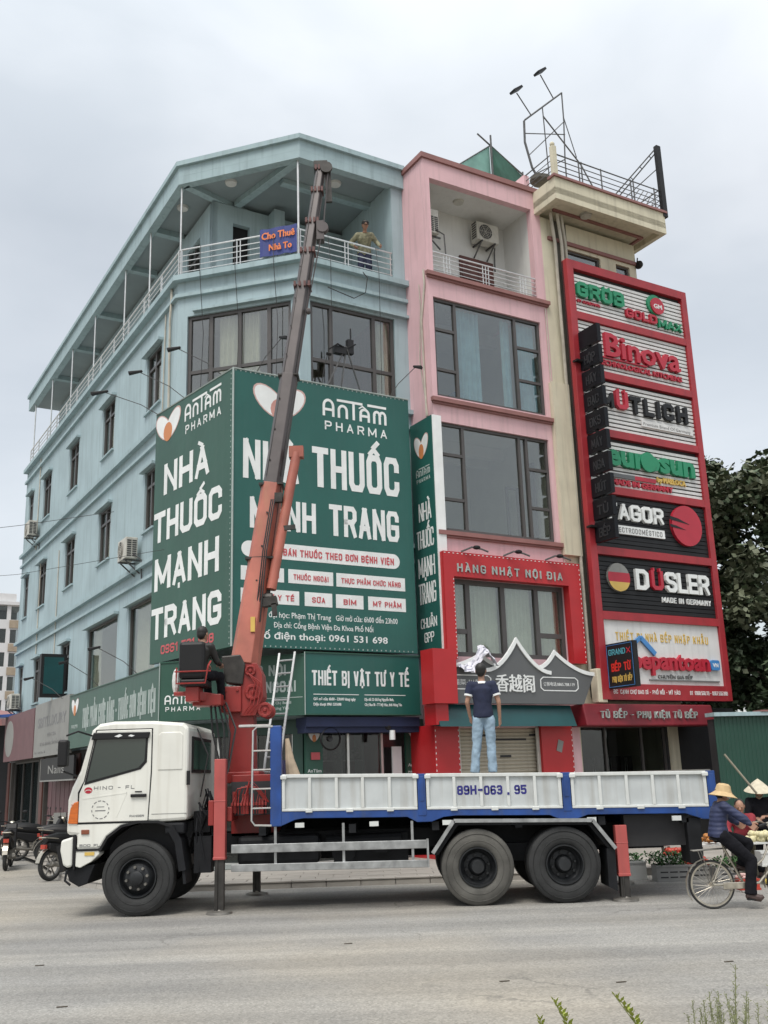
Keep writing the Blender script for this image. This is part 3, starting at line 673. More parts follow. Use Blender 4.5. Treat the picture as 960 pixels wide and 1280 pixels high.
# railing of the terrace and its thin roof posts
rail_path = [(-5.16, 21.0), (-5.16, 3.32), (-2.98, 1.05), (-.36, 1.05)]
for z, r in ((14.72, .024), (14.55, .014), (14.40, .014), (14.25, .014), (14.10, .014)):
    mb = MB(); mb.tube([(x, y, z) for x, y in rail_path], r, 6); obj(mb, 'rail', m_rail, bb, smooth=True)
base = MB().tube([(0, 0, 13.93), (0, 0, 14.72)], .014, 6).mesh('baluster', smooth=True); base.materials.append(m_rail)
for i in range(3):
    a = Vector(rail_path[i]); b = Vector(rail_path[i+1]); L = (b-a).length; k = max(2, round(L/1.45))
    for j in range(k+1):
        for dd in (-.045, .045):
            p = a+(b-a)*(j/k)+(b-a).normalized()*dd
            o = bpy.data.objects.new('baluster', base); COL.objects.link(o); o.parent = bb; o.location = (p.x+3, p.y-1, 0)
for u, v in [(-5.1, 6.05), (-5.1, 8.45), (-5.1, 11.85), (-5.1, 14.85), (-5.1, 17.9), (-5.1, 20.85), (-5.1, 3.5), (-2.98, 1.06)]:
    obj(MB().tube([(u, v, 13.94), (u, v, 16.7)], .026, 8), 'roof_post', m_rail, bb, smooth=True)
# vertical conduits and loose cables on the wall
mb = MB(); mb.tube([(-5.24, 3.7, 13.8), (-5.27, 3.6, 13.5), (-5.25, 3.75, 13.), (-5.24, 3.72, 10.6)], .03, 6); mb.tube([(-5.23, 4.15, 13.3), (-5.24, 4.2, 10.5)], .018, 6)
mb.tube([(-5.23, 17.6, 9.6), (-5.23, 17.6, 6.3)], .02, 5); mb.tube([(-5.23, 14.8, 9.4), (-5.23, 14.8, 4.3)], .018, 5); mb.tube([(-5.23, 18.6, 13.7), (-5.23, 18.6, 10.2)], .02, 5)
objs(mb, 'conduit', m_pipe, bb, smooth=True)
mb = MB()
for s in (.62, 1.55, 2.55): mb.tube([PC(s, 14.7, .07), PC(s+.05, 13.9, .2), PC(s+.1, 12.3, .05), PC(s+.06, 10.6, .1)], .008, 4)
for s in (.75, 2.1): mb.tube([PF(s, 14.7, .07), PF(s, 13.9, .2), PF(s+.05, 12.3, .1), PF(s+.03, 10.7, .1)], .008, 4)
mb.tube([PF(1.6, 14.0, .1), PF(1.75, 13.7, .22), PF(1.7, 13.3, .2), PF(1.4, 13.1, .15), PF(.7, 13.25, .12)], .012, 5)
objs(mb, 'hanging_cable', m_cable, bb)
# ground floor shop fronts: chamfer and front (pharmacy)
mb = MB(); wall(mb, PF, .25, 2.8, .1, 2.95, [(.32, 2.73, .6, 2.85)], .04)
def shopfront(P, s0, s1, z0, z1, n, name='shop_window', fm=None):
    cols = [(s0+(s1-s0)*i/n, s0+(s1-s0)*(i+1)/n, []) for i in range(n)]
    return window(P, bb, s0, s1, z0, z1, cols, depth=-.1, fw=.05, glass=m_dglass, fmat=fm or m_rail, name=name)
shopfront(PF, .25, 2.8, .1, 2.95, 3); shopfront(PC, .3, LC-.25, .1, 2.95, 3)
shopfront(PL, v2s(10.4), v2s(3.6), .1, 2.7, 5, fm=m_frame); shopfront(PL, v2s(20.6), v2s(16.2), .1, 2.7, 3, fm=m_frame)
sv = MB()
for k in range(4):
    z = .7+k*.5; sv.box(-2.7, -.3, 3.3, 3.7, z, z+.03)
for u in (-2.7, -2.1, -1.5, -.9, -.3): sv.box(u-.02, u+.02, 3.28, 3.7, .1, 2.9)
objs(sv, 'shop_shelving', m_white, bb)
sv = MB()
for k in range(4):
    for j in range(16):
        u = -2.65+j*.145
        if random.random() < .8: sv.box(u, u+random.uniform(.06, .12), 3.35, 3.5, .735+k*.5, .735+k*.5+random.uniform(.1, .3))
o = obj(sv, 'shelf_goods', M('boxed_goods', (.45, .42, .38), .6, var=.7, scale=9), bb, kind='stuff')
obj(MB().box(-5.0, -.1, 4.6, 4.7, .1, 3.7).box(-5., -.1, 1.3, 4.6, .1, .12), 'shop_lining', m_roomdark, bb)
m_clad = M('dark_shop_cladding', (.06, .055, .05), .7, var=.3); m_cladg = M('green_shop_cladding', (.02, .06, .045), .5, var=.15); m_navyb = M('navy_awning', (.012, .02, .06), .7, var=.2)
mb = MB(); wall(mb, Pl((-5.225, 21.), (-5.225, 3.35)), 0, 17.65, .0, 2.8, shopops, .24); obj(mb, 'shop_cladding', m_clad, bb)
mb = MB(); wall(mb, Pl((-5.218, 3.28), (-3.015, .975)), .02, LC-.02, 0, 3.05, [(.3, LC-.25, .1, 2.75)], .22); wall(mb, Pl((-3., .97), (-.004, .97)), 0, 2.99, 0, 3.05, [(.25, 2.8, .1, 2.75)], .22); obj(mb, 'shop_cladding', m_cladg, bb)
obj(MB().box(-3.2, -.43, .46, .96, 2.86, 3.06).box(-3.2, -.43, .50, .90, 2.74, 2.86), 'rolled_awning', m_navyb, bb)
# dark shop interiors behind the left wall; brown door posts
mb = MB()
for v in (10.9, 15.5, 21.0): mb.box(-5.27, -5.19, v-.18, v+.18, .1, 2.72)
objs(mb, 'shop_pier', m_wood, bb)
mb = MB()
for k in range(7):
    mb.box(-5.12, -5.08, 11.3+k*.55, 11.3+k*.55+.5, .12, 2.65)
objs(mb, 'folding_door_leaf', m_shopred, bb)

# ---------------- pharmacy signs ----------------
sg = T('pharmacy_billboard', 'huge two sided dark green pharmacy billboard wrapping the corner of the blue building', 'billboard', (-4.9, .4, 4.45))
PR = Pl((-4.9, .4), (-.45, .4)); PS = Pl((-5.46, 3.95), (-4.9, .4)); LS = PS.L; LR = PR.L
fr = lambda u: u+4.9
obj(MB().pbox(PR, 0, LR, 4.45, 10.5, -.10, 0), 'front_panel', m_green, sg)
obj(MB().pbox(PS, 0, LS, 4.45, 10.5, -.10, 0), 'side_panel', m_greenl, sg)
mb = MB().tube([PR(0, 4.45, .01), PR(0, 10.5, .01)], .022, 6); mb.tube([PR(0, 10.5, 0), PR(LR, 10.5, 0)], .02, 5); mb.tube([PS(0, 10.5, 0), PS(LS, 10.5, 0)], .02, 5)
obj(mb, 'edge_trim', m_txtg, sg)
sm_ = MB()
for k in range(38): sm_.pbox(PR, .05+k*.115, .075+k*.115, 4.47, 4.50, -.001, .004); sm_.pbox(PR, .05+k*.115, .075+k*.115, 10.45, 10.48, -.001, .004)
for k in range(50): sm_.pbox(PS, LS-.09, LS-.07, 4.5+k*.12, 4.53+k*.12, -.001, .004)
obj(sm_, 'eyelets', m_txtg, sg, kind='stuff')
bk = MB()
for s in (.5, 1.8, 3.2): bk.bar(PR(s, 9.8, -.1), (PR(s, 9.8, -.1)[0], 1.2, 9.8), .05, .05); bk.bar(PR(s, 4.9, -.1), (PR(s, 4.9, -.1)[0], 1.2, 4.9), .05, .05)
for s in range(12): bk.pbox(PR, .3+s*.36, .33+s*.36, 4.5, 10.45, -.14, -.101)
objs(bk, 'bracket', m_steel, sg)
text(sg, 'NHÀ', PR, fr(-4.66), fr(-3.35), 8.02, 8.95, m_txt, th=.205)
text(sg, 'THUỐC', PR, fr(-3.02), fr(-.78), 8.02, 9.0, m_txt, th=.205)
text(sg, 'MẠNH', PR, fr(-4.50), fr(-2.95), 6.95, 7.66, m_txt, th=.205)
text(sg, 'TRANG', PR, fr(-2.62), fr(-.83), 6.95, 7.70, m_txt, th=.205)
heart(sg, PR, fr(-3.80), 9.84, 1.12, .84, overlap=M('heart_rose', (.55, .28, .24), .5))
antam(sg, PR, fr(-2.74), fr(-1.07), 9.42, 10.2, m_txt)
def pill(P, s0, s1, z0, z1, mat, d0=0, d1=.004, r=None):
    r = r or (z1-z0)/2; pts = []
    for cx, cz, a0 in ((s1-r, z0+r, -90), (s1-r, z1-r, 0), (s0+r, z1-r, 90), (s0+r, z0+r, 180)):
        pts += [(cx+r*math.cos(R(a0+15*i)), cz+r*math.sin(R(a0+15*i))) for i in range(7)]
    return MB().prism(P, pts, d0, d1)
obj(pill(PR, fr(-4.69), fr(-.84), 6.34, 6.68, m_txt), 'pill_panel', m_txt, sg)
text(sg, 'CHUYÊN BÁN THUỐC THEO ĐƠN BỆNH VIỆN', PR, fr(-4.45), fr(-1.0), 6.42, 6.58, m_txtred, th=.22, depth=.004, gap=.5)
for a, b, z, w_ in [(-4.7, -3.72, 5.84, 'THUỐC NỘI'), (-3.62, -2.55, 5.84, 'THUỐC NGOẠI'), (-2.47, -.72, 5.84, 'THỰC PHẨM CHỨC NĂNG'), (-4.7, -3.37, 5.37, 'VẬT TƯ Y TẾ'), (-3.24, -2.58, 5.37, 'SỮA'), (-2.49, -1.81, 5.37, 'BỈM'), (-1.69, -.72, 5.37, 'MỸ PHẨM')]:
    obj(MB().pbox(PR, fr(a), fr(b), z, z+.30, 0, .004), 'white_label', m_txt, sg)
    c_ = (a+b)/2; hw = min((b-a)/2-.12, .052*len(w_)); text(sg, w_, PR, fr(c_-hw), fr(c_+hw), z+.08, z+.20, m_txtred, th=.2, depth=.004, gap=.5)
btext(sg, 'Dược sỹ đại học: Phạm Thị Trang', PR, fr(-4.62), fr(-2.62), 5.09, m_txt, .17, .001); btext(sg, 'Giờ mở cửa: 6h00 đến 23h00', PR, fr(-2.5), fr(-.95), 5.09, m_txt, .17, .001)
btext(sg, 'Địa chỉ: Cổng Bệnh Viện Đa Khoa Phố Nối', PR, fr(-3.95), fr(-1.58), 4.88, m_txt, .16, .001)
btext(sg, 'Số điện thoại: 0961 531 698', PR, fr(-4.30), fr(-1.22), 4.64, m_txt, .20, .003)
ls = lambda t: LS-t
heart(sg, PS, ls(2.97), 10.02, 1.1, .78); antam(sg, PS, ls(2.15), ls(.50), 9.58, 10.32, m_txt)
for w_, a, b, z, zz in [('NHÀ', 3.1, .98, 8.35, 9.1), ('THUỐC', 3.55, .42, 7.24, 7.98), ('MẠNH', 3.45, .52, 6.10, 6.86), ('TRANG', 3.55, .40, 4.98, 5.70)]:
    text(sg, w_, PS, ls(a), ls(b), z, zz, m_txt, th=.205)
text(sg, '0961 531 698', PS, ls(3.05), ls(.7), 4.62, 4.82, m_txtred, th=.2)
# lower fascia band of signs
fs = T('pharmacy_fascia_sign', 'dark green fascia sign band above the pharmacy shopfront, three faces with white lettering', 'shop sign', (-3.25, .42, 3.1))
QF = Pl((-3.25, .42), (-.42, .42)); QC = Pl((-5.6, 2.75), (-3.25, .42)); QL = Pl((-5.6, 10.75), (-5.6, 2.75))
for P_, z0, z1 in ((QF, 3.12, 4.38), (QC, 3.12, 4.34), (QL, 2.85, 4.27)):
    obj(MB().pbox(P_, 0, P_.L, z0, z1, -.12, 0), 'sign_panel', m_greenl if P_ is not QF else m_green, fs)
    obj(MB().pbox(P_, -.005, P_.L+.005, z1-.001, z1+.025, -.14, .02).pbox(P_, -.005, P_.L+.005, z0-.025, z0+.001, -.14, .02), 'edge_trim', m_greenl, fs)
obj(MB().tube([QF(0, 3.1, .012), QF(0, 4.4, .012)], .012, 5).tube([QC(0, 3.1, .012), QC(0, 4.36, .012)], .012, 5), 'corner_seam', m_txtg, fs)
text(fs, 'THIẾT BỊ VẬT TƯ Y TẾ', QF, .17, 2.55, 3.70, 4.03, m_txt, th=.2, gap=.4)
obj(MB().pbox(QF, .2, 1.28, 3.515, 3.53, 0, .005).pbox(QF, 1.42, 2.45, 3.515, 3.53, 0, .005), 'rule_line', m_txt, fs)
btext(fs, 'Giờ mở cửa: 6h00 - 23h00 hàng ngày', QF, .2, 1.2, 3.40, m_txt, .08, .002); btext(fs, 'Điện thoại: 0961 531698', QF, .2, .85, 3.29, m_txt, .08, .002)
btext(fs, 'Địa chỉ: 23 đường Nguyễn Bình,', QF, 1.42, 2.15, 3.40, m_txt, .08, .002); btext(fs, 'Chợ Bao Bì - TT Mỹ Hào, tỉnh Hưng Yên', QF, 1.42, 2.35, 3.29, m_txt, .08, .002)
qc = lambda t: QC.L-t
text(fs, 'THUỐC NỘI', QC, qc(1.75), qc(.42), 3.93, 4.16, m_txtg, th=.22, gap=.4); text(fs, 'THUỐC NGOẠI', QC, qc(1.75), qc(.2), 3.58, 3.82, m_txtg, th=.22, gap=.4)
obj(MB().pbox(QC, qc(1.7), qc(.05), 3.46, 3.475, 0, .005), 'rule_line', m_txtg, fs)
btext(fs, '23 đường Nguyễn Bình, Chợ Bao Bì', QC, qc(1.4), qc(.3), 3.34, m_txtg, .08, .002); btext(fs, 'TT Mỹ Hào, tỉnh Hưng Yên', QC, qc(1.4), qc(.35), 3.23, m_txtg, .08, .002)
antam(fs, QC, qc(3.18), qc(2.35), 3.30, 3.66, m_txt)
text(fs, 'THỰC PHẨM CHỨC NĂNG - THUỐC ĐƠN BỆNH VIỆN', QL, 1.5, 7.75, 3.30, 3.86, m_txtg, th=.2, gap=.4)
heart(fs, QL, .62, 3.93, .7, .5, outline=m_shopred); btext(fs, 'PHARMA', QL, .3, 1.0, 3.35, m_txtg, .16)
o = T('beauty_shop_sign', 'old rose red shop sign with pale logo at the far left', 'shop sign', (-5.6, 20.2, 2.73))
QA = Pl((-5.62, 20.2), (-5.62, 15.32)); QB = Pl((-5.6, 15.3), (-5.6, 10.8))
obj(MB().pbox(QA, 0, QA.L, 2.73, 4.3, -.12, 0), 'sign_panel', m_shopred, o); obj(MB().prism(QA, [(.9+.75*math.cos(a*.314), 3.5+.62*math.sin(a*.314)) for a in range(20)], 0, .006), 'logo_disc', m_shopgry, o)
o = T('salon_shop_sign', 'grey shop sign with dark lettering between the rose red sign and the green pharmacy band', 'shop sign', (-5.6, 15.3, 2.73))
obj(MB().pbox(QB, 0, QB.L, 2.73, 4.36, -.12, 0), 'sign_panel', m_shopgry, o)
btext(o, 'SBITLUXURY', QB, .5, 4.2, 3.62, m_inkgrey, .42, .012); btext(o, 'MEN SPA', QB, 1.9, 3.0, 3.30, m_inkgrey, .16); btext(o, 'TRỊ MỤN THÂM NÁM, TẮM TRẮNG, GỘI ĐẦU', QB, .9, 4.1, 3.05, m_inkgrey, .14)
btext(o, 'Đ/c: chợ Bao Bì', QB, .2, 1.7, 2.83, m_inkgrey, .10); btext(o, 'Hotline', QB, 3.2, 4.2, 2.83, m_inkgrey, .10)
QN = Pl((-5.75, 11.6), (-4.9, 11.2))
o = T('hair_salon_board', 'black sign board with thin script lettering hanging below the grey shop sign', 'shop sign', (-5.6, 14.3, 2.0))
QN = Pl((-5.55, 14.3), (-5.55, 10.2)); obj(MB().pbox(QN, 0, QN.L, 2.02, 2.66, -.06, 0), 'sign_panel', m_black, o); obj(MB().pbox(QN, 0, QN.L, 1.98, 2.02, -.07, .01).pbox(QN, -.04, 0, 1.98, 2.66, -.07, .01), 'edge_trim', m_shopgry, o)
btext(o, 'Nails', QN, 1.0, 3.0, 2.2, m_shopgry, .35)

# teal light box sticking out from the wall
QT = Pl((-5.98, 13.0), (-5.22, 13.0))
o = T('teal_lightbox_sign', 'dark teal projecting box sign fixed under a small window of the blue wall', 'shop sign', (-5.6, 13.0, 4.4))
obj(MB().pbox(QT, 0, QT.L, 4.45, 5.75, -.25, 0), 'box_case', m_black, o); obj(MB().pbox(QT, .09, QT.L-.09, 4.55, 5.65, 0, .01), 'face', m_teal, o)

# green blade sign on the pink side wall
o = T('pharmacy_blade_sign', 'narrow tall dark green pharmacy sign with white edge on the corner of the pink house', 'shop sign', (-.1, 0, 4.45))
QG = Pl((-.12, .88), (-.12, -.06))
obj(MB().box(-.12, .14, -.06, .88, 4.45, 10.02), 'sign_case', m_green, o); obj(MB().box(-.10, .15, -.085, -.061, 4.44, 10.03), 'front_edge', m_txt, o)
heart(o, QG, .47, 9.35, .55, .62); antam(o, QG, .2, .8, 8.5, 8.85, m_txtg)
for w_, a, b, z, zz in [('NHÀ', .25, .78, 7.55, 8.0), ('THUỐC', .12, .84, 6.9, 7.35), ('MẠNH', .14, .84, 6.22, 6.7), ('TRANG', .12, .84, 5.6, 6.1), ('CHUẨN', .15, .82, 5.05, 5.28), ('GPP', .28, .68, 4.72, 4.95)]:
    text(o, w_, QG, a, b, z, zz, m_txt, th=.13, gap=.2)
# promotional panels at the pharmacy door
def promo(P, s0, s1, z0, z1, label, nm):
    t = T(nm, label, 'poster stand', P((s0+s1)/2, z0, .12))
    obj(MB().pbox(P, s0, s1, z0, z1, .05, .12), 'green_board', m_greenl, t); heart(t, P, (s0+s1)/2, z1-.22, (s1-s0)*.6, .25, depth=.12)
    btext(t, 'AnTâm', P, s0+.1*(s1-s0), s1-.1*(s1-s0), z0+(z1-z0)*.52, m_txt, .1, depth=.12); btext(t, 'PHARMA', P, s0+.1*(s1-s0), s1-.1*(s1-s0), z0+(z1-z0)*.45, m_txt, .06, depth=.12)
    obj(pill(P, s0+.04, s1-.04, z0+.2, z0+(z1-z0)*.4, m_txt, .12, .125, r=.05), 'white_panel', m_txt, t)
    return t
promo(PF, 2.45, 2.85, 1.0, 2.95, 'dark green poster board with heart logo beside the red pillar right of the pharmacy door', 'promotional_board')
t = promo(PF, -.02, .38, .9, 2.9, 'dark green poster board with heart logo left of the pharmacy window', 'promotional_board')
obj(MB().box(-2.9, -2.7, .85, .88, 2.2, 2.35), 'red_box_picture', m_txtred, t)
o = solo(MB().pbox(PF, 2.12, 2.36, 1.0, 2.45, .03, .07), 'narrow_white_board', m_txt, 'narrow white notice board beside the pharmacy poster', 'notice board', PF(2.2, 1.0, .05))

o = T('security_camera', 'small dark camera with a white lamp hanging under the green fascia band', 'camera', (-1.2, .6, 2.8))
obj(MB().ball((-1.22, .55, 2.86), (.10, .10, .09), 10, 6).tube([(-1.22, .55, 2.9), (-1.0, .55, 2.95)], .02, 5), 'camera_dome', m_black, o); obj(MB().tube([(-1.12, .5, 2.78), (-1.12, .5, 2.58)], .065, 12), 'white_lamp', m_txt, o, smooth=True)
o = T('wall_fan', 'dark round fan in front of the left pharmacy poster', 'fan', (-2.6, .6, 2.7))
obj(MB().lathe([(.22, .55), (.25, .52), (.22, .49)], (-2.62, 0, 2.62), 'y', 20, close=True).lathe([(.001, .54), (.06, .52), (.06, .6)], (-2.62, 0, 2.62), 'y', 12), 'fan_ring', m_black, o)
# spot lamps over the signs
def spot(P, s, z, dx, out_, label, grp='spot lamps on arms above the green billboard'):
    t = T('sign_spot_lamp', label, 'spot lamp', P(s, z, 0), group=grp)
    a = P(s, z, 0); b = P(s+dx*.9, z+.62, out_*.9)
    obj(MB().tube([a, P(s+dx*.3, z+.28, out_*.3), b], .010, 5), 'arm', m_railo, t)
    h = MB(); h.bar(P(s+dx*.82, z+.64, out_*.84), P(s+dx*1.12, z+.58, out_*1.1), .07, .04, w2=.13, h2=.07); obj(h, 'lamp_head', m_black, t, bevel=.01)
spot(PR, .55, 10.5, .35, .7, 'black spot lamp on arm above the left part of the front billboard')
spot(PR, 2.15, 10.5, .0, .35, 'black spot lamp with its crossed struts above the middle of the front billboard')
spot(PR, 3.95, 10.5, .45, .6, 'black spot lamp on arm above the right end of the front billboard')
spot(PS, 3.1, 10.5, -.6, .9, 'black spot lamp leaning over the top of the side billboard near its corner')
spot(PS, 1.4, 10.5, -.6, 1.0, 'black spot lamp over the middle of the side billboard in front of the blue wall')
spot(PS, .15, 10.45, -.9, 1.2, 'black spot lamp reaching furthest left from the side billboard over the blue wall')
spot(QL, 3.0, 4.3, -.2, .9, 'spot lamp above the green fascia band below the wide shop window', 'spot lamps above the fascia band')
spot(QL, 6.3, 4.3, -.5, .9, 'spot lamp above the green fascia band nearest the side billboard', 'spot lamps above the fascia band')
spot(QB, 3.6, 4.3, -.5, .9, 'pale spot lamp in front of the teal box sign above the grey shop sign', 'spot lamps above the fascia band')

# camera pole cluster on the billboard edge
o = T('tripod_bracket', 'dark tangled tripod bracket standing on top of the front billboard beside the crane', 'bracket', PR(2.7, 10.5, 0))
mb = MB()
for ds in (-.45, -.1, .4): mb.tube([PR(2.75+ds, 10.5, 0), PR(2.75, 11.5, .1)], .02, 5)
obj(mb, 'strut', m_railo, o); mb = MB().box(*sorted((PR(2.45, 0)[0], PR(2.75, 0)[0])), .28, .42, 11.3, 11.48).box(PR(2.8, 0)[0], PR(2.95, 0)[0], .3, .42, 11.35, 11.7); mb.tube([PR(2.9, 11.6, .05), PR(2.9, 12.0, .05)], .02, 6).tube([PR(2.3, 11.35, .1), PR(2.5, 11.5, .15), PR(2.75, 11.45, .1), PR(3.0, 11.6, .1)], .02, 5); obj(mb, 'motor_housing', m_black, o)

# air conditioners
def ac(P, s, z, label, w=.72, h=.54, dep=.30, d0=.12):
    t = T('air_conditioner', label, 'air conditioner', P(s, z, 0), group='outdoor air conditioner units')
    obj(MB().pbox(P, s-w/2, s+w/2, z, z+h, d0, d0+dep), 'casing', m_ac, t, bevel=.015)
    c = s-.12*w; cz = z+h/2; g = MB(); rad = h*.40
    g.prism(P, [(c+rad*math.cos(a*math.pi/10), cz+rad*math.sin(a*math.pi/10)) for a in range(20)], d0+dep, d0+dep+.006); obj(g, 'fan_grille', m_acdark, t)
    g = MB()
    for k in range(4):
        rr = rad*(.25+.25*k); pts = [P(c+rr*math.cos(a*math.pi/10), cz+rr*math.sin(a*math.pi/10), d0+dep+.012) for a in range(20)]; g.tube(pts, .005, 4, close=True)
    for k in range(6): a = k*math.pi/3; g.tube([P(c, cz, d0+dep+.012), P(c+rad*math.cos(a), cz+rad*math.sin(a), d0+dep+.012)], .005, 4)
    obj(g, 'guard_wire', m_ac, t)
    g = MB()
    for k in range(7): g.pbox(P, s-w/2-.006, s-w/2-.001, z+.08+k*.07, z+.12+k*.07, d0+.06, d0+dep-.05)
    for k in range(8):
        g.pbox(P, s+w/2+.001, s+w/2+.006, z+.05+k*.055, z+.085+k*.055, d0+.03, d0+dep*.46); g.pbox(P, s+w/2+.001, s+w/2+.006, z+.05+k*.055, z+.085+k*.055, d0+dep*.54, d0+dep-.03)
    obj(g, 'side_louvre', m_acdark, t, kind='stuff')
    b = MB()
    for q in (-.3, .3): b.pbox(P, s+q*w-.02, s+q*w+.02, z-.04, z-.001, 0, d0+dep+.02); b.bar(P(s+q*w, z-.35, .01), P(s+q*w, z-.04, d0+dep-.04), .03, .03)
    b.tube([P(s+w/2, z+.1, d0+.1), P(s+w/2+.1, z-.05, .05), P(s+w/2+.1, z-.6, .03)], .02, 5)
    obj(b, 'bracket', m_railo, t)
    return t
ac(PL, v2s(6.0), 7.28, 'old air conditioner unit on the blue side wall just left of the billboard')
ac(PL, v2s(18.5), 10.65, 'old air conditioner unit highest at the far left of the blue wall')
ac(PL, v2s(19.8), 4.55, 'old air conditioner unit standing above the rose red shop sign')
# banner on the railing
o = T('rent_banner', 'dark blue cloth banner with orange handwriting tied on the terrace railing', 'banner', PC(LC-.5, 14.0, .06))
mb = MB(); n = 12; r0 = []; r1 = []
for i in range(n+1): s = LC-.98+.96*i/n; w_ = .015*math.sin(i*1.7); r0.append(PC(s, 14.06+.01*math.sin(i), .07+w_)); r1.append(PC(s, 14.80+.01*math.cos(i), .07+w_*.4))
mb.add(r0+r1, [(i, i+1, n+2+i, n+1+i) for i in range(n)]); mb.add([(x, y+.012, z) for x, y, z in r0+r1], [(n+1+i, n+2+i, i+1, i) for i in range(n)]); obj(mb, 'cloth', m_banner, o, fix=False)
for k in (0, .012):
    btext(o, 'Cho Thuê', PC, LC-.93+k, LC-.08+k, 14.50+k*.5, m_bortxt, .26, .002, depth=.095+k*.05); btext(o, 'Nhà To', PC, LC-.74+k, LC-.16+k, 14.18+k*.5, m_bortxt, .24, .002, depth=.095+k*.05)

# =====================================================================
# pink tube house
# =====================================================================
ph = T('pink_house', 'narrow pink four storey tube house with big windows and a recessed white balcony on top', 'house', (0, 0, 0))
PP = Pl((0, 0), (3.74, 0)); PPS = Pl((0, 12), (0, 0))
mb = MB()
wall(mb, PP, 0, 3.74, 0, 17.0, [(.19, 3.44, 13.85, 16.48), (.14, 3.47, 10.58, 13.17), (.14, 3.45, 7.27, 9.93), (.21, 3.57, 4.37, 6.15), (.3, 2.95, .1, 2.8)], .19)
mb.box(0, .19, .191, 12, 0, 17.0); mb.box(3.55, 3.739, .191, 12, 0, 17.0); mb.box(.191, 3.549, 11.8, 12, 0, 17)
mb.box(-.35, -.001, 1.9, 2.3, 16.9, 17.95); mb.box(3.55, 3.72, .3, 2.4, 17.141, 17.75)
obj(mb, 'outer_wall', m_pink, ph)
mb = MB().box(-.06, 3.80, -.06, .16, 17.001, 17.14).box(-.06, .14, .161, 12, 17.001, 17.14)
for z in (13.70, 10.40, 7.14): mb.box(-.06, 3.79, -.11, -.001, z, z+.10); mb.box(-.03, 3.77, -.06, -.001, z-.05, z-.001)
objs(mb, 'brown_ledge', m_brown, ph)
mb = MB().box(.192, 3.548, .192, 11.7, 16.5, 16.7).box(.192, 3.548, 1.25, 1.4, 13.851, 16.5).box(3.44, 3.549, .192, 1.25, 13.851, 16.5).box(.192, .21, .192, 1.25, 13.851, 16.5).box(.192, 3.548, .001, 11.7, 13.70, 13.85)
obj(mb, 'balcony_lining', m_white, ph)
mb = MB()
for z in (10.4, 7.1, 4.2): mb.box(.192, 3.548, .195, 11.7, z-.15, z)
mb.box(.192, 3.548, 3.6, 3.7, .1, 13.6); mb.box(.192, .22, .2, 3.6, .1, 13.6); mb.box(3.52, 3.548, .2, 3.6, .1, 13.6)
obj(mb, 'floor_slab', m_room, ph)
d = obj(MB().box(1.88, 2.98, 1.19, 1.249, 13.86, 15.32), 'balcony_door', m_wood, ph)
mb = MB()
for u in (1.93, 2.46):
    for z in (13.95, 14.65): mb.box(u, u+.46, 1.17, 1.189, z, z+.58)
objs(mb, 'door_panel', m_wood, d, bevel=.01)
obj(MB().lathe([(.001, 16.45), (.13, 16.45), (.15, 16.5)], (1.5, .6, 0), 'z', 16), 'ceiling_lamp', m_ac, ph, smooth=True)
rails = MB()
for i, z in enumerate((14.42, 14.30, 14.18, 14.06, 13.94)): obj(MB().tube([(.19, .03, z), (3.44, .03, z)], .022 if not i else .013, 6), 'rail', m_rail, ph, smooth=True)
for c_ in (.62, 1.82, 3.02):
    for k in (-.09, 0, .09): obj(MB().tube([(c_+k, .03, 13.86), (c_+k, .03, 14.42)], .012, 6), 'baluster', m_rail, ph)
c0 = [(.14, .80, [11.3, 12.35]), (.80, 2.66, []), (2.66, 3.47, [11.45, 12.35])]
w1 = window(PP, ph, .14, 3.47, 10.58, 13.17, c0, fw=.07, curt=[(.95, 1.65, 10.6, 13.1, m_curtb), (2.35, 2.62, 10.6, 13.1, m_curtb), (2.72, 3.4, 10.6, 13.1, m_curtb)])
c0 = [(.14, .85, [8.05, 9.15]), (.85, 2.55, []), (2.55, 2.78, []), (2.78, 3.45, [8.1, 9.1])]
w2 = window(PP, ph, .14, 3.45, 7.27, 9.93, c0, fw=.07)
window(PP, ph, .21, 3.57, 4.37, 6.15, [(.21, .75, [4.95]), (.75, 1.75, []), (1.75, 2.75, []), (2.75, 3.57, [4.95])], fw=.11, curt=[(.35, .8, 4.38, 6.1, m_curtg), (.9, 1.7, 4.38, 6.1, m_curtg), (1.95, 2.7, 4.38, 6.1, m_curtg), (2.9, 3.5, 4.38, 6.1, m_curtg)])
obj(MB().box(2.95, 3.02, 1.2, 1.26, 7.1, 8.9).box(3.3, 3.36, 1.2, 1.26, 7.1, 8.9).box(2.95, 3.36, 1.2, 1.26, 8.9, 8.97).box(3.38, 3.44, .6, .9, 7.1, 9.5), 'inner_door_frame', m_frame, ph)
obj(MB().box(.25, 3.5, 1.9, 2.1, 9.93, 10.24).box(.25, 3.5, 2.6, 2.7, 9.9, 10.24).box(.25, 3.5, 1.9, 2.1, 13.2, 13.54), 'ceiling_beam', m_white, ph)
obj(MB().box(1.0, 2.2, 3.0, 3.55, 10.45, 11.3).box(2.3, 2.9, 2.4, 3.2, 10.45, 11.9), 'bedroom_cupboard', m_bluea, ph)
obj(MB().box(1.75, 2.3, .9, 1.3, 7.12, 7.6), 'blue_tank', m_bluea, ph, bevel=.1)
mb = MB(); mb.tube([(-.03, .12, 13.9), (-.03, .10, 13.5), (-.03, .3, 12.6), (-.03, .25, 10.1)], .028, 6); mb.tube([(-.03, .35, 13.6), (-.04, .3, 13.0), (-.03, .45, 11.6), (-.03, .2, 10.1)], .012, 5)
mb.tube([(3.66, -.03, 13.6), (3.66, -.03, 4.4)], .014, 5)
obj(mb, 'conduit', m_pipe, ph, smooth=True)
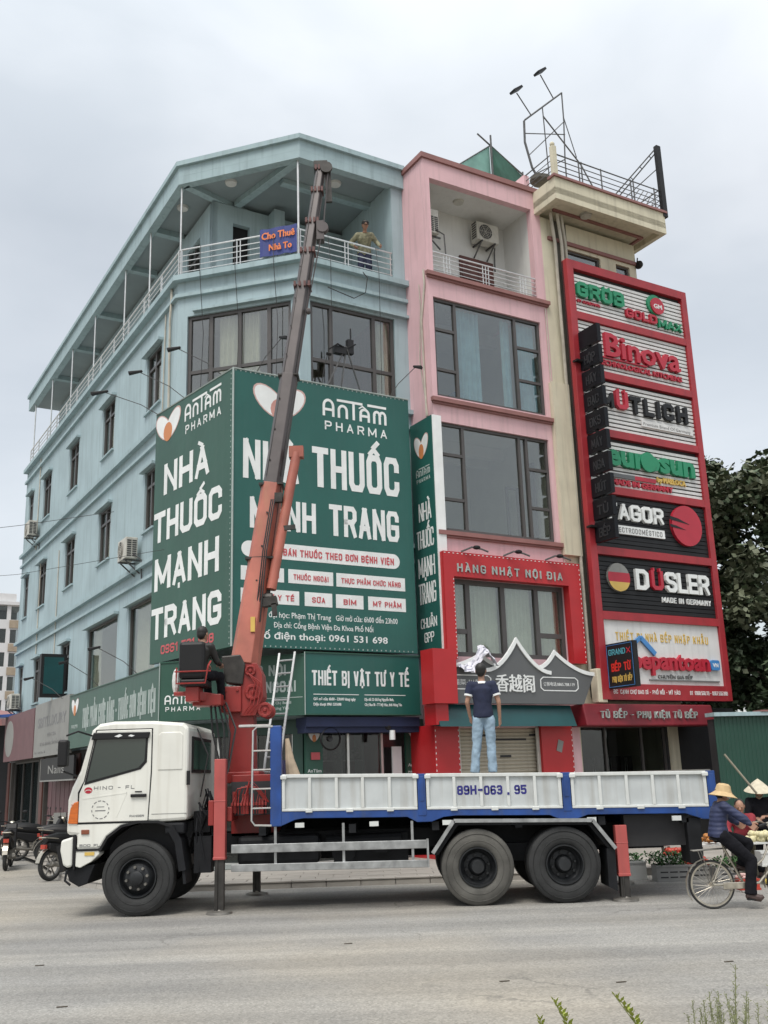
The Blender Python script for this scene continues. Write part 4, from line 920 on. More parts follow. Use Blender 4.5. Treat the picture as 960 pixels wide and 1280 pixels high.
ac(Pl((0, 1.25), (3.5, 1.25)), 2.6, 15.72, 'white air conditioner with round fan on the balcony back wall of the pink house')
t = ac(Pl((.85, 1.2), (.85, .3)), .40, 15.25, 'white air conditioner seen from its louvred side at the left of the pink house balcony', h=.68, dep=.3)
# red window surround
o = T('red_window_surround', 'glossy red box surround with lettering around the second floor window of the pink house', 'shop sign', (1.9, -.2, 4.3))
mb = MB(); wall(mb, Pl((-.06, -.22), (3.95, -.22)), .0, 4.01, 4.28, 6.72, [(.27, 3.62, 4.28, 6.15)], .215)
obj(mb, 'red_casing', m_red, o); text(o, 'HÀNG NHẬT NỘI ĐỊA', Pl((-.06, -.22), (3.95, -.22)), .36, 3.42, 6.26, 6.45, m_txtg, th=.16, ext=.03, gap=1.0)
mb = MB()
P_ = Pl((-.06, -.22), (3.95, -.22))
for k in range(34): mb.pbox(P_, .02+k*.118, .06+k*.118, 6.675, 6.69, 0, .006)
for k in range(20): mb.pbox(P_, 3.975, 3.988, 4.3+k*.118, 4.34+k*.118, 0, .006); mb.pbox(P_, .245, .258, 4.3+k*.093, 4.33+k*.093, 0, .006)
obj(mb, 'led_dots', m_txt, o, kind='stuff')
o = T('sign_lamp', 'three small dark wrought lamps above the red surround', 'lamp', (1.0, -.3, 6.75))
bpy.data.objects.remove(o)
for k, (u, tx) in enumerate([(.75, 'left of centre'), (1.95, 'at the centre'), (3.2, 'at the right end')]):
    o = T('sign_lamp', 'small dark curled lamp above the red surround, '+tx, 'lamp', (u, -.25, 6.72), group='lamps above the red surround')
    mb = MB().tube([(u-.3, -.2, 6.74), (u-.1, -.35, 6.83), (u+.1, -.45, 6.78), (u+.25, -.5, 6.72)], .022, 6); obj(mb, 'arm', m_railo, o); obj(MB().ball((u, -.4, 6.82), (.1, .08, .05), 8, 5), 'lamp_head', m_black, o)
# grey sign with upturned white eaves
o = T('tea_house_sign', 'dark grey sign with three white upturned roof peaks and white Chinese characters', 'shop sign', (1.6, -.5, 3.3))
PG = Pl((-.36, -.5), (3.52, -.5)); g0 = .36
def eave(c, w, zt, zb): # half widths wl,wr
    pts = []
    for i in range(9): t = i/8; pts.append((c-w[0]*(1-t), zb[0]+(zt-zb[0])*(t**1.9)))
    for i in range(1, 9): t = i/8; pts.append((c+w[1]*t, zb[1]+(zt-zb[1])*((1-t)**1.9)))
    return pts
el = eave(.62+g0, (.98, .42), 4.36, (4.08, 4.16)); ec = eave(1.62+g0, (.88, .95), 4.72, (4.02, 4.0)); er = eave(2.72+g0, (.5, 1.16), 4.48, (4.12, 4.0))
top_ = [p for p in el if p[0] < 1.30]+[(1.36, 4.13)]+[p for p in ec if 1.4 < p[0] < 2.62]+[p for p in er if p[0] > 2.7]
obj(MB().prism(PG, [(0.02, 3.3), (3.86, 3.3)]+top_[::-1], -.12, 0), 'sign_panel', m_grey, o)
for pts, dd in ((el, .02), (er, .02), (ec, .035)):
    mb = MB(); ribbon(mb, pts, .085, PG, -.02, dd, 0, 9, ext=False); obj(mb, 'white_eave', m_txt, o, fix=False)
btext(o, '香越阁', PG, 1.34, 2.42, 3.58, m_txt, .42, .0, ext=.02)
btext(o, '香越阁', PG, 1.352, 2.432, 3.588, m_txt, .42, .0, ext=.024)
for s0, s1 in ((.12, 1.22), (2.62, 3.72)):
    pts = [(p[0], p[1]) for p in [(s0+.08, 3.60), (s1-.08, 3.60), (s1, 3.66), (s1, 3.84), (s1-.08, 3.90), (s0+.08, 3.90), (s0, 3.84), (s0, 3.66), (s0+.08, 3.60)]]
    mb = MB(); ribbon(mb, pts, .022, PG, 0, .008, 0, 9); obj(mb, 'plate_border', m_txt, o, fix=False)
btext(o, '湘菜·川菜', PG, .22, .95, 3.70, m_txt, .13); btext(o, '订餐电话:0865.788.119', PG, 2.7, 3.62, 3.71, m_txt, .10)
mb = MB(); n = 18; vs = []; m = 9
for i in range(n+1):
    for j in range(m):
        t = i/n; q = j/(m-1); s = g0-.05+1.02*t; crest = 4.12+.50*math.exp(-((t-.70)/.26)**2)-.06*t
        z = crest-.24*q*(.4+.6*math.sin(math.pi*t)); dd = .03+.16*q+.035*math.sin(i*2.1+j*.8)+.02*math.sin(i*.9-j*2.3)
        vs.append(PG(s+.02*math.sin(j*1.9+i), z+.018*math.sin(i*1.3+j*1.1), dd))
mb.add(vs, [(i*m+j, (i+1)*m+j, (i+1)*m+j+1, i*m+j+1) for i in range(n) for j in range(m-1)])
solo(mb, 'white_cloth', M('white_cloth', (.62, .62, .68), .9, var=.1), 'crumpled white cloth draped over the left peak of the dark grey sign', 'cloth', PG(.95, 4.2, .1), smooth=True)
# awning box, shutter and red pillars
o = T('teal_awning', 'dark teal rolled awning under the grey sign over the roller shutter', 'awning', (1.4, -.3, 2.8))
mb = MB(); mb.prism(lambda a, b, c: (c, a, b), [(-.55, 2.80), (-.02, 2.86), (-.02, 3.28), (-.35, 3.28)], -.55, 3.2); obj(mb, 'awning_canvas', m_teal, o)
mb = MB().pbox(PP, .3, 2.95, .1, 2.8, -.16, -.13); sh = obj(mb, 'roller_shutter', m_shutter, ph)
sl_ = MB().prism(lambda a, b, c: (c, a, b), [(.13, 0), (.105, .02), (.105, .055), (.13, .075)], .32, 2.93).mesh('shutter_slat'); sl_.materials.append(m_shutter)
for k in range(33):
    o = bpy.data.objects.new('shutter_slat', sl_); COL.objects.link(o); o.parent = sh; o.location = (0, 0, .12+k*.081)
obj(MB().pbox(PP, .7, 1.1, 2.62, 2.66, -.10, -.09).pbox(PP, 1.2, 2.2, 2.52, 2.56, -.10, -.09).pbox(PP, 2.3, 2.7, 2.62, 2.66, -.10, -.09).pbox(PP, 1.45, 1.75, 2.15, 2.2, -.10, -.09), 'vent_slot', m_dark, sh)
obj(MB().pbox(PP, 2.42, 2.5, .1, 2.8, -.02, .02).pbox(PP, .27, .3, .1, 2.8, -.02, .02), 'shutter_guide', m_ac, ph)
P3 = Pl((-.6, -.06), (3.3, -.06))
objs(MB().box(-.42, .22, -.10, -.002, .1, 2.86).box(-.42, -.002, -.001, .95, .1, 2.86), 'red_pillar', m_red, ph)
obj(MB().box(2.5, 3.42, -.10, -.002, .1, 2.86), 'red_pillar', m_red, ph)
obj(MB().box(-.72, -.12, -.62, -.14, 3.28, 4.44).box(-.62, -.3, -.5, -.05, 2.84, 3.279), 'red_fascia_box', m_red, ph)
mb = MB()
for k in range(22): mb.box(.195, .208, -.106, -.1, .2+k*.12, .24+k*.12); mb.box(-.405, -.39, -.106, -.1, .2+k*.12, .24+k*.12); mb.box(3.39, 3.405, -.106, -.1, .2+k*.12, .24+k*.12)
obj(mb, 'led_dots', m_txt, ph, kind='stuff')
o = solo(MB().bar((2.98, -.11, 2.25), (3.06, -.11, 2.5), .16, .006, up=(0, 1, 0)), 'paper_notice', m_shopgry, 'small tilted paper notice stuck on the right red pillar', 'notice', (3.0, -.11, 2.3))
o = T('netting_shelter', 'torn green shade netting on a pole frame on the roof behind the pink parapet', 'shade net', (3.6, 2.2, 17.0))
mb = MB().add([(2.6, 2, 18.75), (3.75, 2, 19.75), (3.9, 2.2, 18.1), (2.75, 2.1, 17.9)], [(0, 1, 2, 3)]); obj(mb, 'light_sheet', M('light_green_sheet', (.22, .42, .37), .8, var=.25), o)
mb = MB().add([(3.75, 1.98, 19.8), (5.2, 2.3, 19.35), (5.1, 2.3, 17.6), (3.85, 2.1, 18.0), (4.4, 2.0, 18.2)], [(0, 1, 4, 3), (1, 2, 4)]); obj(mb, 'dark_net', M('dark_green_net', (.035, .11, .08), .8, var=.4), o)
mb = MB().tube([(3.78, 1.95, 17.1), (3.78, 1.95, 20.1)], .03, 6).tube([(3.3, 1.95, 20.0), (5.3, 2.3, 19.35)], .025, 6).tube([(5.2, 2.3, 17.1), (5.2, 2.3, 19.5)], .03, 6).tube([(2.6, 2.0, 17.1), (2.6, 2.0, 18.8)], .03, 6).tube([(2.6, 2, 18.78), (3.8, 2, 19.8)], .02, 6); obj(mb, 'pole', m_railo, o)

# =====================================================================
# beige house with the red advertising grid
# =====================================================================
bh = T('beige_house', 'narrow stained cream house with a projecting top balcony beside the pink house', 'house', (5.4, 0, 0))
PB = Pl((3.742, 0), (7.17, 0))
mb = MB(); wall(mb, PB, 0, 3.43, 3.3, 16.35, [(.88, 2.07, 14.9, 15.6), (2.65, 3.17, 14.9, 15.59)], .2)
mb.box(3.742, 3.94, .201, 9, 0, 16.9); mb.box(6.97, 7.172, .201, 9, 0, 16.35); mb.box(3.742, 7.172, 8.8, 9, 0, 16.3)
mb.box(3.60, 4.16, -.14, -.001, 6.95, 11.5)
obj(mb, 'outer_wall', m_cream, bh)
mb = MB().box(3.55, 7.55, -.92, 9, 16.52, 16.70); mb.box(3.55, 7.55, -.92, -.78, 16.36, 17.0); mb.box(3.55, 3.69, -.779, 0, 16.36, 17.0); mb.box(7.41, 7.55, -.779, 9, 16.36, 17.0); 
obj(mb, 'balcony_slab', m_cream, bh)
obj(MB().box(3.50, 7.62, -.97, -.70, 17.001, 17.07).box(7.35, 7.62, -.699, 5, 17.001, 17.07), 'brown_coping', m_brown, bh)
obj(MB().box(3.95, 7.18, -.06, -.001, 15.70, 15.80).box(4.0, 7.2, -.30, -.22, 16.46, 16.519).box(7.2, 7.28, -.30, 2.0, 16.46, 16.519), 'brown_moulding', m_brown, bh)
obj(MB().lathe([(.001, 16.45), (.15, 16.45), (.17, 16.52)], (5.0, -.45, 0), 'z', 16), 'ceiling_lamp', m_ac, bh, smooth=True)
for a, b in ((.88, 2.07), (2.65, 3.17)): window(PB, bh, a, b, 14.9, 15.6, [(a, b, [])], fw=.06)
obj(MB().ball((7.22, -.08, 15.72), (.10, .14, .12), 8, 6).tube([(7.15, -.05, 15.6), (7.22, -.05, 15.95)], .02, 5), 'wall_lantern', m_black, bh)
mb = MB()
obj(MB().box(4.16, 4.62, -.02, -.001, 3.5, 16.34), 'pipe_recess', m_conc, bh)
for i, (u, v) in enumerate(((4.20, -.1), (4.38, -.16), (4.55, -.12))): obj(MB().tube([(u-.25, v-.1, 16.4), (u-.08, v, 15.6), (u-.08, v, 3.9)], .045, 8), 'drain_pipe', m_pipe, bh, smooth=True)
obj(MB().box(4.02, 4.30, -.45, -.2, 3.35, 4.15), 'meter_box', m_cream, bh, bevel=.02)
rl = [(3.62, .9), (3.62, -.86), (7.48, -.86), (7.48, 4)]
for z in (17.75, 17.58, 17.42, 17.27): obj(MB().tube([(x, y, z) for x, y in rl], .022 if z > 17.7 else .015, 6), 'rail', m_railo, bh)
for u in (3.62, 4.5, 4.6, 5.3, 6.4, 6.5, 7.3): obj(MB().tube([(u, -.86, 17.07), (u, -.86, 17.78)], .02, 6), 'baluster', m_railo, bh)
obj(MB().box(3.56, 3.69, -.93, -.80, 17.07, 17.95).ball((3.62, -.86, 18.02), .07, 8, 5), 'rail_post', m_cream, bh)
# steel frame ladder at the right corner of the balcony
o = T('steel_rack', 'black steel post with slanting struts at the right end of the rooftop balcony', 'steel rack', (7.5, -.8, 17.07))
mb = MB().box(7.50, 7.66, -.95, -.83, 16.9, 19.2); obj(mb, 'post', m_black, o)
mb = MB().tube([(7.55, -.88, 19.15), (6.6, .2, 17.75)], .02, 5).tube([(7.62, -.88, 19.1), (6.72, .2, 17.7)], .02, 5)
for t in (.15, .35, .55, .8): mb.tube([(7.55-.95*t, -.88+1.08*t, 19.15-1.4*t), (7.62-.9*t, -.88+1.08*t, 19.1-1.4*t)], .015, 4)
mb.tube([(7.55, -.88, 18.5), (6.8, .3, 17.6)], .015, 5); obj(mb, 'strut', m_railo, o)
mb = MB()
for k in range(5): mb.tube([(6.4+k*.2, -.7, 17.1), (6.9+k*.16, -.7, 17.72)], .014, 4)
obj(mb, 'wire_basket', m_railo, o)
# open steel frame with two lamps
o = T('rooftop_lamp_frame', 'tilted thin steel frame with two floodlights on stalks above the roof of the cream house', 'steel frame', (4.5, .5, 17.2))
A, B, C_, D_ = (3.91, .5, 19.74), (5.39, .5, 21.16), (5.30, .5, 18.9), (4.05, .5, 18.0)
mb = MB().tube([A, B], .028, 5).tube([B, (5.38, .5, 20.2), C_, (5.2, .4, 17.6)], .022, 5).tube([(3.88, .5, 19.7), (3.85, .5, 19.0), (4.0, .45, 18.2), (4.4, .4, 17.5)], .035, 5)
mb.tube([(3.9, .5, 19.3), (5.38, .5, 19.75)], .016, 5).tube([(3.95, .5, 18.6), (5.4, .5, 20.2)], .016, 5).tube([(4.6, .5, 20.4), (4.65, .5, 18.0)], .018, 5).tube([(4.6, .5, 20.1), (5.9, .5, 18.9), (6.3, .3, 17.8)], .022, 5)
mb.tube([(5.39, .5, 20.3), (5.75, .5, 19.1)], .015, 5).tube([C_, D_], .018, 5); obj(mb, 'steel_frame', m_railo, o)
for a, b in (((4.15, .5, 19.98), (3.68, .5, 20.55)), ((5.05, .5, 20.85), (4.62, .5, 21.50))):
    s_ = obj(MB().tube([a, b], .018, 5), 'stalk', m_railo, o)
    obj(MB().bar((b[0]-.24, b[1]-.1, b[2]-.12), (b[0]+.06, b[1]-.1, b[2]+.12), .22, .07), 'floodlight', m_black, s_)
mb = MB().ball((4.15, .3, 17.75), (.35, .3, .16), 8, 5); obj(mb, 'tangled_netting', m_conc, o)

# the advertising grid
ad = T('kitchen_brand_sign_tower', 'tall red framed advertising grid of seven kitchen brand panels on the cream house', 'sign tower', (6.3, -.4, 3.4))
PA = Pl((4.14, -.42), (8.56, -.42)); LA = 4.42
zb = [3.42, 3.72, 5.45, 7.07, 8.68, 10.22, 11.84, 13.40, 14.98]
mb = MB()
obj(MB().pbox(PA, 0, LA, 3.40, 14.96, -.16, -.10), 'back_sheet', m_dark, ad)
for a, b in ((0, .22), (LA-.20, LA)): obj(MB().pbox(PA, a, b, 3.42, 14.98, -.16, .05), 'upright', m_redm, ad, bevel=.01)
for z in zb[2:-1]: obj(MB().pbox(PA, .222, LA-.202, z-.10, z+.10, -.16, .045), 'crossbar', m_redm, ad)
obj(MB().pbox(PA, .222, LA-.202, 14.74, 14.978, -.16, .045), 'crossbar', m_redm, ad); obj(MB().pbox(PA, .222, LA-.202, 3.42, 3.80, -.16, .045), 'crossbar', m_redm, ad)
PN = {}
slw = MB().pbox(Pl((0, 0), (1, 0)), .225, LA-.205, 0, .075, -.06, -.02).mesh('slat_white'); slw.materials.append(m_slatw)
slk = MB().pbox(Pl((0, 0), (1, 0)), .225, LA-.205, 0, .095, -.06, -.02).mesh('slat_black'); slk.materials.append(m_slatk)
for k in range(6):
    lo = zb[7-k]+.10; hi = (zb[8-k]-.10) if k else 14.74; PN[k] = (lo, hi)
    pan = obj(MB().pbox(PA, .223, LA-.203, lo+.001, hi-.001, -.098, -.09), 'panel_backing', m_dark, ad)
    st = .113; n = int((hi-lo)/st)
    for j in range(n):
        o = bpy.data.objects.new('slat', slw if k < 4 else slk); COL.objects.link(o); o.parent = pan
        p = Vector((4.14, -.42, lo+.02+j*st+random.uniform(-.003, .003)))-ORG[pan]; o.location = p
lo = 3.80; hi = zb[2]-.10
obj(MB().pbox(PA, .223, LA-.203, lo, hi, -.09, -.02), 'white_panel', m_slatw, ad)
def ring_disc(P, cs, cz, r, d0, d1, n=20, sx=1): return MB().prism(P, [(cs+sx*r*math.cos(2*math.pi*i/n), cz+r*math.sin(2*math.pi*i/n)) for i in range(n)], d0, d1)
# row 1
text(ad, 'GRÖB', PA, .28, 1.95, 13.95, 14.38, m_gtext, th=.24, depth=-.02, ext=.09); btext(ad, 'BY GOLDMAX', PA, .3, 1.1, 13.80, m_rtext, .10, .004, ext=.05, depth=-.02)
text(ad, 'GOLD', PA, 2.0, 3.15, 13.72, 13.98, m_rtext, th=.24, depth=-.02, ext=.08); text(ad, 'MAX', PA, 3.2, 4.1, 13.66, 13.92, m_gtext, th=.22, depth=-.02, ext=.08)
obj(ring_disc(PA, 3.15, 14.32, .30, -.02, .04), 'emblem_disc', m_gtext, ad); obj(ring_disc(PA, 3.2, 14.28, .25, .04, .08), 'emblem_disc', m_rtext, ad); btext(ad, 'GM', PA, 3.04, 3.36, 14.2, m_slatw, .18, .006, depth=.08)
# row 2
btext(ad, 'Binova', PA, 1.10, 3.85, 12.42, m_rtext, .92, .02, ext=.10, depth=-.02); btext(ad, 'TECHNOLOGICAL KITCHENS', PA, .8, 3.9, 12.14, m_rtext, .2, .006, ext=.06, depth=-.02)
obj(MB().pbox(PA, .75, 2.6, 12.34, 12.38, -.02, .04), 'underline', m_rtext, ad)
# row 3
text(ad, 'M', PA, .78, 1.22, 10.95, 11.35, m_slatk, th=.24, depth=-.02, ext=.09); text(ad, 'Ü', PA, 1.3, 1.72, 10.95, 11.45, m_gtext if 0 else m_rtext, th=.24, depth=-.02, ext=.1); text(ad, 'TLICH', PA, 1.80, 3.92, 10.90, 11.38, m_slatk, th=.24, depth=-.02, ext=.09, gap=.6)
obj(MB().pbox(PA, 2.2, 4.1, 10.60, 10.78, -.02, .02), 'caption_strip', m_slatw, ad); btext(ad, 'Premium Brand Of Germany', PA, 2.25, 4.0, 10.64, m_inkgrey, .12, depth=.02)
# row 4
btext(ad, 'eurosun', PA, .8, 3.95, 9.38, m_gtext, .8, .03, ext=.10, depth=-.02); obj(ring_disc(PA, 2.22, 9.58, .27, .04, .10), 'emblem_disc', m_gtext, ad)
btext(ad, 'by MALLOCA', PA, 2.55, 3.6, 9.10, m_gold, .2, .008, ext=.05, depth=-.02); btext(ad, 'MADE IN GERMANY', PA, .95, 3.1, 8.86, m_rtext, .2, .008, ext=.05, depth=-.02)
obj(MB().pbox(PA, .85, 1.75, 9.05, 9.16, -.02, .02), 'colour_strip', m_grey, ad); obj(MB().pbox(PA, 1.75, 2.5, 9.05, 9.16, -.02, .021), 'colour_strip', m_rtext, ad)
# row 5
text(ad, 'FAGOR', PA, .70, 2.60, 7.92, 8.35, m_txt, th=.2, depth=-.02, ext=.08); obj(MB().pbox(PA, .75, 2.62, 7.56, 7.78, -.02, .02), 'caption_strip', m_txt, ad); text(ad, 'ELECTRODOMÉSTICO', PA, .82, 2.52, 7.60, 7.73, m_inkgrey, th=.14, depth=.02, gap=.8)
obj(ring_disc(PA, 3.42, 7.98, .55, -.02, .07, 24), 'emblem_disc', m_rtext, ad); obj(MB().prism(PA, [(2.8, 8.10), (3.5, 8.02), (3.1, 8.15), (2.8, 8.2)], .07, .078).prism(PA, [(2.8, 7.9), (3.35, 7.86), (3.0, 7.95), (2.8, 7.98)], .07, .078), 'emblem_cut', m_slatk, ad)
# row 6
obj(ring_disc(PA, .85, 6.42, .36, -.02, .05), 'flag_disc', m_shopgry, ad)
c = (.85, 6.42); r_ = .36
def band(z0, z1):
    q = lambda z: math.sqrt(max(0, r_*r_-(z-c[1])**2)); n = 6; zs_ = [z0+(z1-z0)*i/n for i in range(n+1)]
    return [(c[0]-q(z), z) for z in zs_[::-1]]+[(c[0]+q(z), z) for z in zs_]
obj(MB().prism(PA, band(6.30, 6.54), .05, .056), 'flag_stripe', m_rtext, ad); obj(MB().prism(PA, band(6.06, 6.30), .05, .0565), 'flag_stripe', m_gold, ad)
text(ad, 'D', PA, 1.42, 1.85, 6.15, 6.68, m_txt, th=.2, depth=-.02, ext=.08); text(ad, 'Ü', PA, 1.95, 2.36, 6.18, 6.68, m_rtext, th=.2, depth=-.02, ext=.08); text(ad, 'SLER', PA, 2.46, 4.02, 6.15, 6.68, m_txt, th=.2, depth=-.02, ext=.08)
text(ad, 'MADE IN GERMANY', PA, 2.3, 4.05, 5.88, 6.02, m_txt, th=.15, depth=-.02, ext=.04, gap=.7)
# row 7
text(ad, 'THIẾT BỊ NHÀ BẾP NHẬP KHẨU', PA, .62, 3.80, 4.86, 5.06, m_gold, th=.15, depth=-.02, ext=.015, gap=.9)
btext(ad, 'bepantoan', PA, 1.05, 3.72, 4.18, m_rtext, .62, .02, ext=.08, depth=-.02); obj(pill(PA, 3.76, 4.08, 4.20, 4.46, None, -.02, .05, r=.06), 'vn_badge', m_bluea, ad); btext(ad, 'VN', PA, 3.82, 4.02, 4.28, m_txt, .14, .004, depth=.05)
obj(MB().bar(PA(1.05, 4.72, .02), PA(1.4, 4.95, .02), .05, .1).bar(PA(1.4, 4.95, .02), PA(1.85, 4.55, .02), .05, .12), 'house_roof_logo', m_bluea, ad)
btext(ad, 'CHUYÊN GIA BẾP', PA, 1.9, 3.1, 3.96, m_inkgrey, .12, ext=.03, depth=-.02); obj(MB().pbox(PA, 1.6, 4.05, 3.90, 3.93, -.02, .02), 'underline', m_inkgrey, ad)
text(ad, 'ĐC: CẠNH CHỢ BAO BÌ - PHỐ NỐI - MỸ HÀO', PA, .35, 2.55, 3.56, 3.66, m_txt, th=.14, depth=.045, gap=.6); text(ad, 'ĐT: 0988.568.111 - 0967.555.888', PA, 2.9, 4.25, 3.56, 3.66, m_txt, th=.14, depth=.045, gap=.6)
# dark blade sign of stacked boxes
o = T('black_blade_sign', 'tall black projecting sign of nine stacked boxes in front of the red advertising grid', 'shop sign', (4.3, -.8, 7.2))
PK = Pl((4.3, -.5), (4.3, -1.2)); words = ['BẾP', 'TỦ', 'HÚT', 'NGA', 'MÁY', 'ĐKS', 'BẠC', 'HÃY', 'HỘP', '']
for k in range(10):
    z0 = 7.22+k*.57
    bx = obj(MB().pbox(PK, 0, PK.L, z0, z0+.49, -.12, 0), 'sign_box', m_bladek, o)
    if words[k]: text(bx, words[k], PK, .15, .55, z0+.1, z0+.34, m_bladet, th=.16, ext=.012)
obj(MB().box(4.32, 4.40, -.85, -.80, 7.25, 12.8).box(4.1, 4.45, -.6, -.42, 12.0, 12.05).box(4.1, 4.45, -.6, -.42, 7.6, 7.65), 'bracket', m_black, o)
o = T('led_box_sign', 'small black box sign with red and yellow words at the foot of the red grid', 'shop sign', (4.5, -.7, 3.7))
PQ = Pl((4.35, -.45), (4.35, -1.38)); obj(MB().pbox(PQ, 0, PQ.L, 3.66, 4.72, -.14, 0), 'box_case', m_black, o)
b_ = MB()
for a, b in (((.04, .05), (.9, 3.70)),): pass
ribbon(b_, [(.04, 3.70), (.89, 3.70), (.89, 4.68), (.04, 4.68), (.04, 3.70)], .012, PQ, 0, .006, 0, 9); obj(b_, 'border_line', m_bluea, o, fix=False)
text(o, 'GRAND', PQ, .1, .66, 4.44, 4.58, M('cyan_print', (.08, .35, .42), .5), th=.16); text(o, 'X', PQ, .70, .84, 4.44, 4.58, m_rtext, th=.22)
text(o, 'BẾP TỪ', PQ, .16, .80, 4.05, 4.25, M('bright_red_print', (.65, .03, .02), .4), th=.205); text(o, 'PHỤ KIỆN TỦ BẾP', PQ, .16, .82, 3.80, 3.94, m_gold, th=.18, gap=.5)
# dark red awning fascia and shop front below
o = T('red_awning_sign', 'dark red awning fascia with outlined letters under the advertising grid', 'awning', (5.5, -.5, 2.8))
PW = Pl((2.95, -.62), (7.3, -.62)); obj(MB().prism(lambda a, b, c: (c, a, b), [(-.62, 2.80), (-.02, 2.80), (-.02, 3.30), (-.50, 3.32)], 3.45, 7.7), 'awning_box', M('dark_red_awning_shadowed', (.17, .010, .018), .5, var=.2), o, bevel=.03)  # dark red lowered further: the big sign's shadow is put into the colour
text(o, 'TỦ BẾP - PHỤ KIỆN TỦ BẾP', PW, .95, 4.1, 2.98, 3.14, m_txtg, th=.10, ext=.05, gap=1.0, depth=-.04)
PZ = Pl((3.6, .25), (8.6, .25))
mb = MB(); wall(mb, PZ, 0, 3.5, .1, 3.4, [(.1, 3.2, .3, 2.85)], .1); obj(mb, 'shop_wall', m_dark, bh)
window(PZ, bh, .1, 3.2, .3, 2.85, [(.1, 1.2, []), (1.2, 2.4, []), (2.4, 3.2, [])], fw=.05, glass=m_dglass, fmat=m_frame)
obj(MB().pbox(PZ, 3.25, 3.42, .1, 3.3, -.02, .06), 'cream_post', m_cream, bh)
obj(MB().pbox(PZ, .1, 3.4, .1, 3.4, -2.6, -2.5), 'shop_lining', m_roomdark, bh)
mb = MB()
for k in range(5): mb.pbox(PZ, .5+k*.55, .9+k*.55, .6, 2.15-.0*k, -1.6, -1.2)
objs(mb, 'display_cabinet', m_frame, bh)
mb = MB()
for k in range(5):
    for j in (0, .07): mb.pbox(PZ, .62+k*.55+j, .635+k*.55+j, 1.2, 2.1, -1.19, -1.17)
objs(mb, 'cabinet_handle', m_rail, bh)
mb = MB().box(7.18, 9.4, .3, .5, 0.05, 3.3); solo(mb, 'dark_annex_wall', m_dark, 'dark boarded wall between the cream house and the green shed', 'wall', (8.0, .3, 0))
# =====================================================================
# crane truck (world metres: near side of the truck at y = 15.2)
# =====================================================================
tk = T('crane_truck', 'white cab three axle crane truck with blue and white dropside bed parked across the street', 'truck', (-.1, 15.2, 0), 'w')
XY = lambda y0: (lambda a, b, o: (a, y0-o, b))       # plane facing the camera at depth y0
PT_ = Pl((0, 15.2), (1, 15.2))
prof = [(-2.98, 1.29), (-2.98, 2.60), (-3.06, 2.67), (-3.5, 2.71), (-4.08, 2.72), (-4.30, 2.69), (-4.41, 2.60), (-4.56, 2.02), (-4.67, 1.79), (-4.72, 1.62), (-4.72, 1.14), (-4.57, 1.12), (-4.57, .92), (-4.22, .92),
        (-4.12, 1.08), (-3.92, 1.22), (-3.68, 1.275), (-3.40, 1.27)]
mb = MB().prism(XY(15.2), prof, -2.3, 0)
shell = obj(mb, 'cab_shell', m_cab, tk, bevel=.045)
P15 = XY(15.2)
def side(mb, pts, d0, d1): return mb.prism(XY(15.2), pts, d0, d1)
obj(side(MB(), [(-4.565, 1.275), (-3.54, 1.275), (-3.505, 1.98), (-3.505, 2.605), (-4.345, 2.605), (-4.495, 1.88), (-4.575, 1.72)][::-1], -.02, .0035), 'door_gap', m_black, tk)
door = obj(side(MB(), [(-4.55, 1.30), (-3.55, 1.30), (-3.52, 2.0), (-3.52, 2.59), (-4.33, 2.59), (-4.478, 1.88), (-4.55, 1.70)], -.02, .014), 'door', m_cab, tk, bevel=.008)
obj(side(MB(), [(-4.485, 1.82), (-3.67, 2.02), (-3.58, 2.12), (-3.57, 2.53), (-4.335, 2.53)], .002, .019), 'window_rubber', m_black, door)
obj(side(MB(), [(-4.445, 1.865), (-3.70, 2.045), (-3.615, 2.14), (-3.60, 2.48), (-4.32, 2.48)], .002, .023), 'door_window', m_cabglass, door)
obj(side(MB(), [(-4.40, 2.46), (-3.56, 2.46), (-3.54, 2.55), (-4.37, 2.56)], .0, .055), 'rain_visor', m_black, door, bevel=.01)
obj(side(MB(), [(-4.06, 2.50), (-4.00, 2.485), (-3.94, 2.505), (-3.98, 2.53)], .055, .058).prism(P15, [(-3.86, 2.50), (-3.80, 2.488), (-3.76, 2.505), (-3.82, 2.52)], .055, .058), 'visor_emblem', m_txt, door)
obj(MB().pbox(PT_, -3.80, -3.57, 1.63, 1.675, .012, .045), 'door_handle', m_black, door, bevel=.008)
obj(MB().pbox(PT_, -3.74, -3.64, 1.70, 1.715, .012, .022), 'door_handle', m_black, door)
P15 = XY(15.2)
obj(ring_disc(P15, -4.42, 1.745, .045, .013, .017, sx=1.3), 'maker_emblem', m_rtext, door)
mb = MB(); ribbon(mb, [(-4.465, 1.735), (-4.44, 1.75), (-4.40, 1.75), (-4.375, 1.735)], .008, P15, .017, .02, 0, 9); obj(mb, 'maker_emblem', m_cab, door, fix=False)
text(door, 'HINO - FL', P15, -4.34, -3.75, 1.75, 1.80, m_inkgrey, th=.18, depth=.013, ext=.003, gap=.7, slant=.0)
mb = MB(); cpts = [(-4.235+.125*math.cos(i*.2618), 1.47+.125*math.sin(i*.2618)) for i in range(25)]
for i in range(0, 24, 2): ribbon(mb, [cpts[i], cpts[i+1]], .012, P15, .013, .017, 0, 9)
obj(mb, 'round_stamp', m_inkgrey, door, fix=False); obj(MB().pbox(PT_, -4.29, -4.18, 1.505, 1.515, .012, .016).pbox(PT_, -4.31, -4.16, 1.45, 1.465, .012, .016), 'stamp_line', m_inkgrey, door)
obj(MB().bar(P15(-4.5, 1.63, .014), P15(-3.86, 1.70, .014), .006, .02).bar(P15(-3.86, 1.70, .014), P15(-4.0, 1.36, .014), .006, .012), 'pressed_crease', m_cab, door)
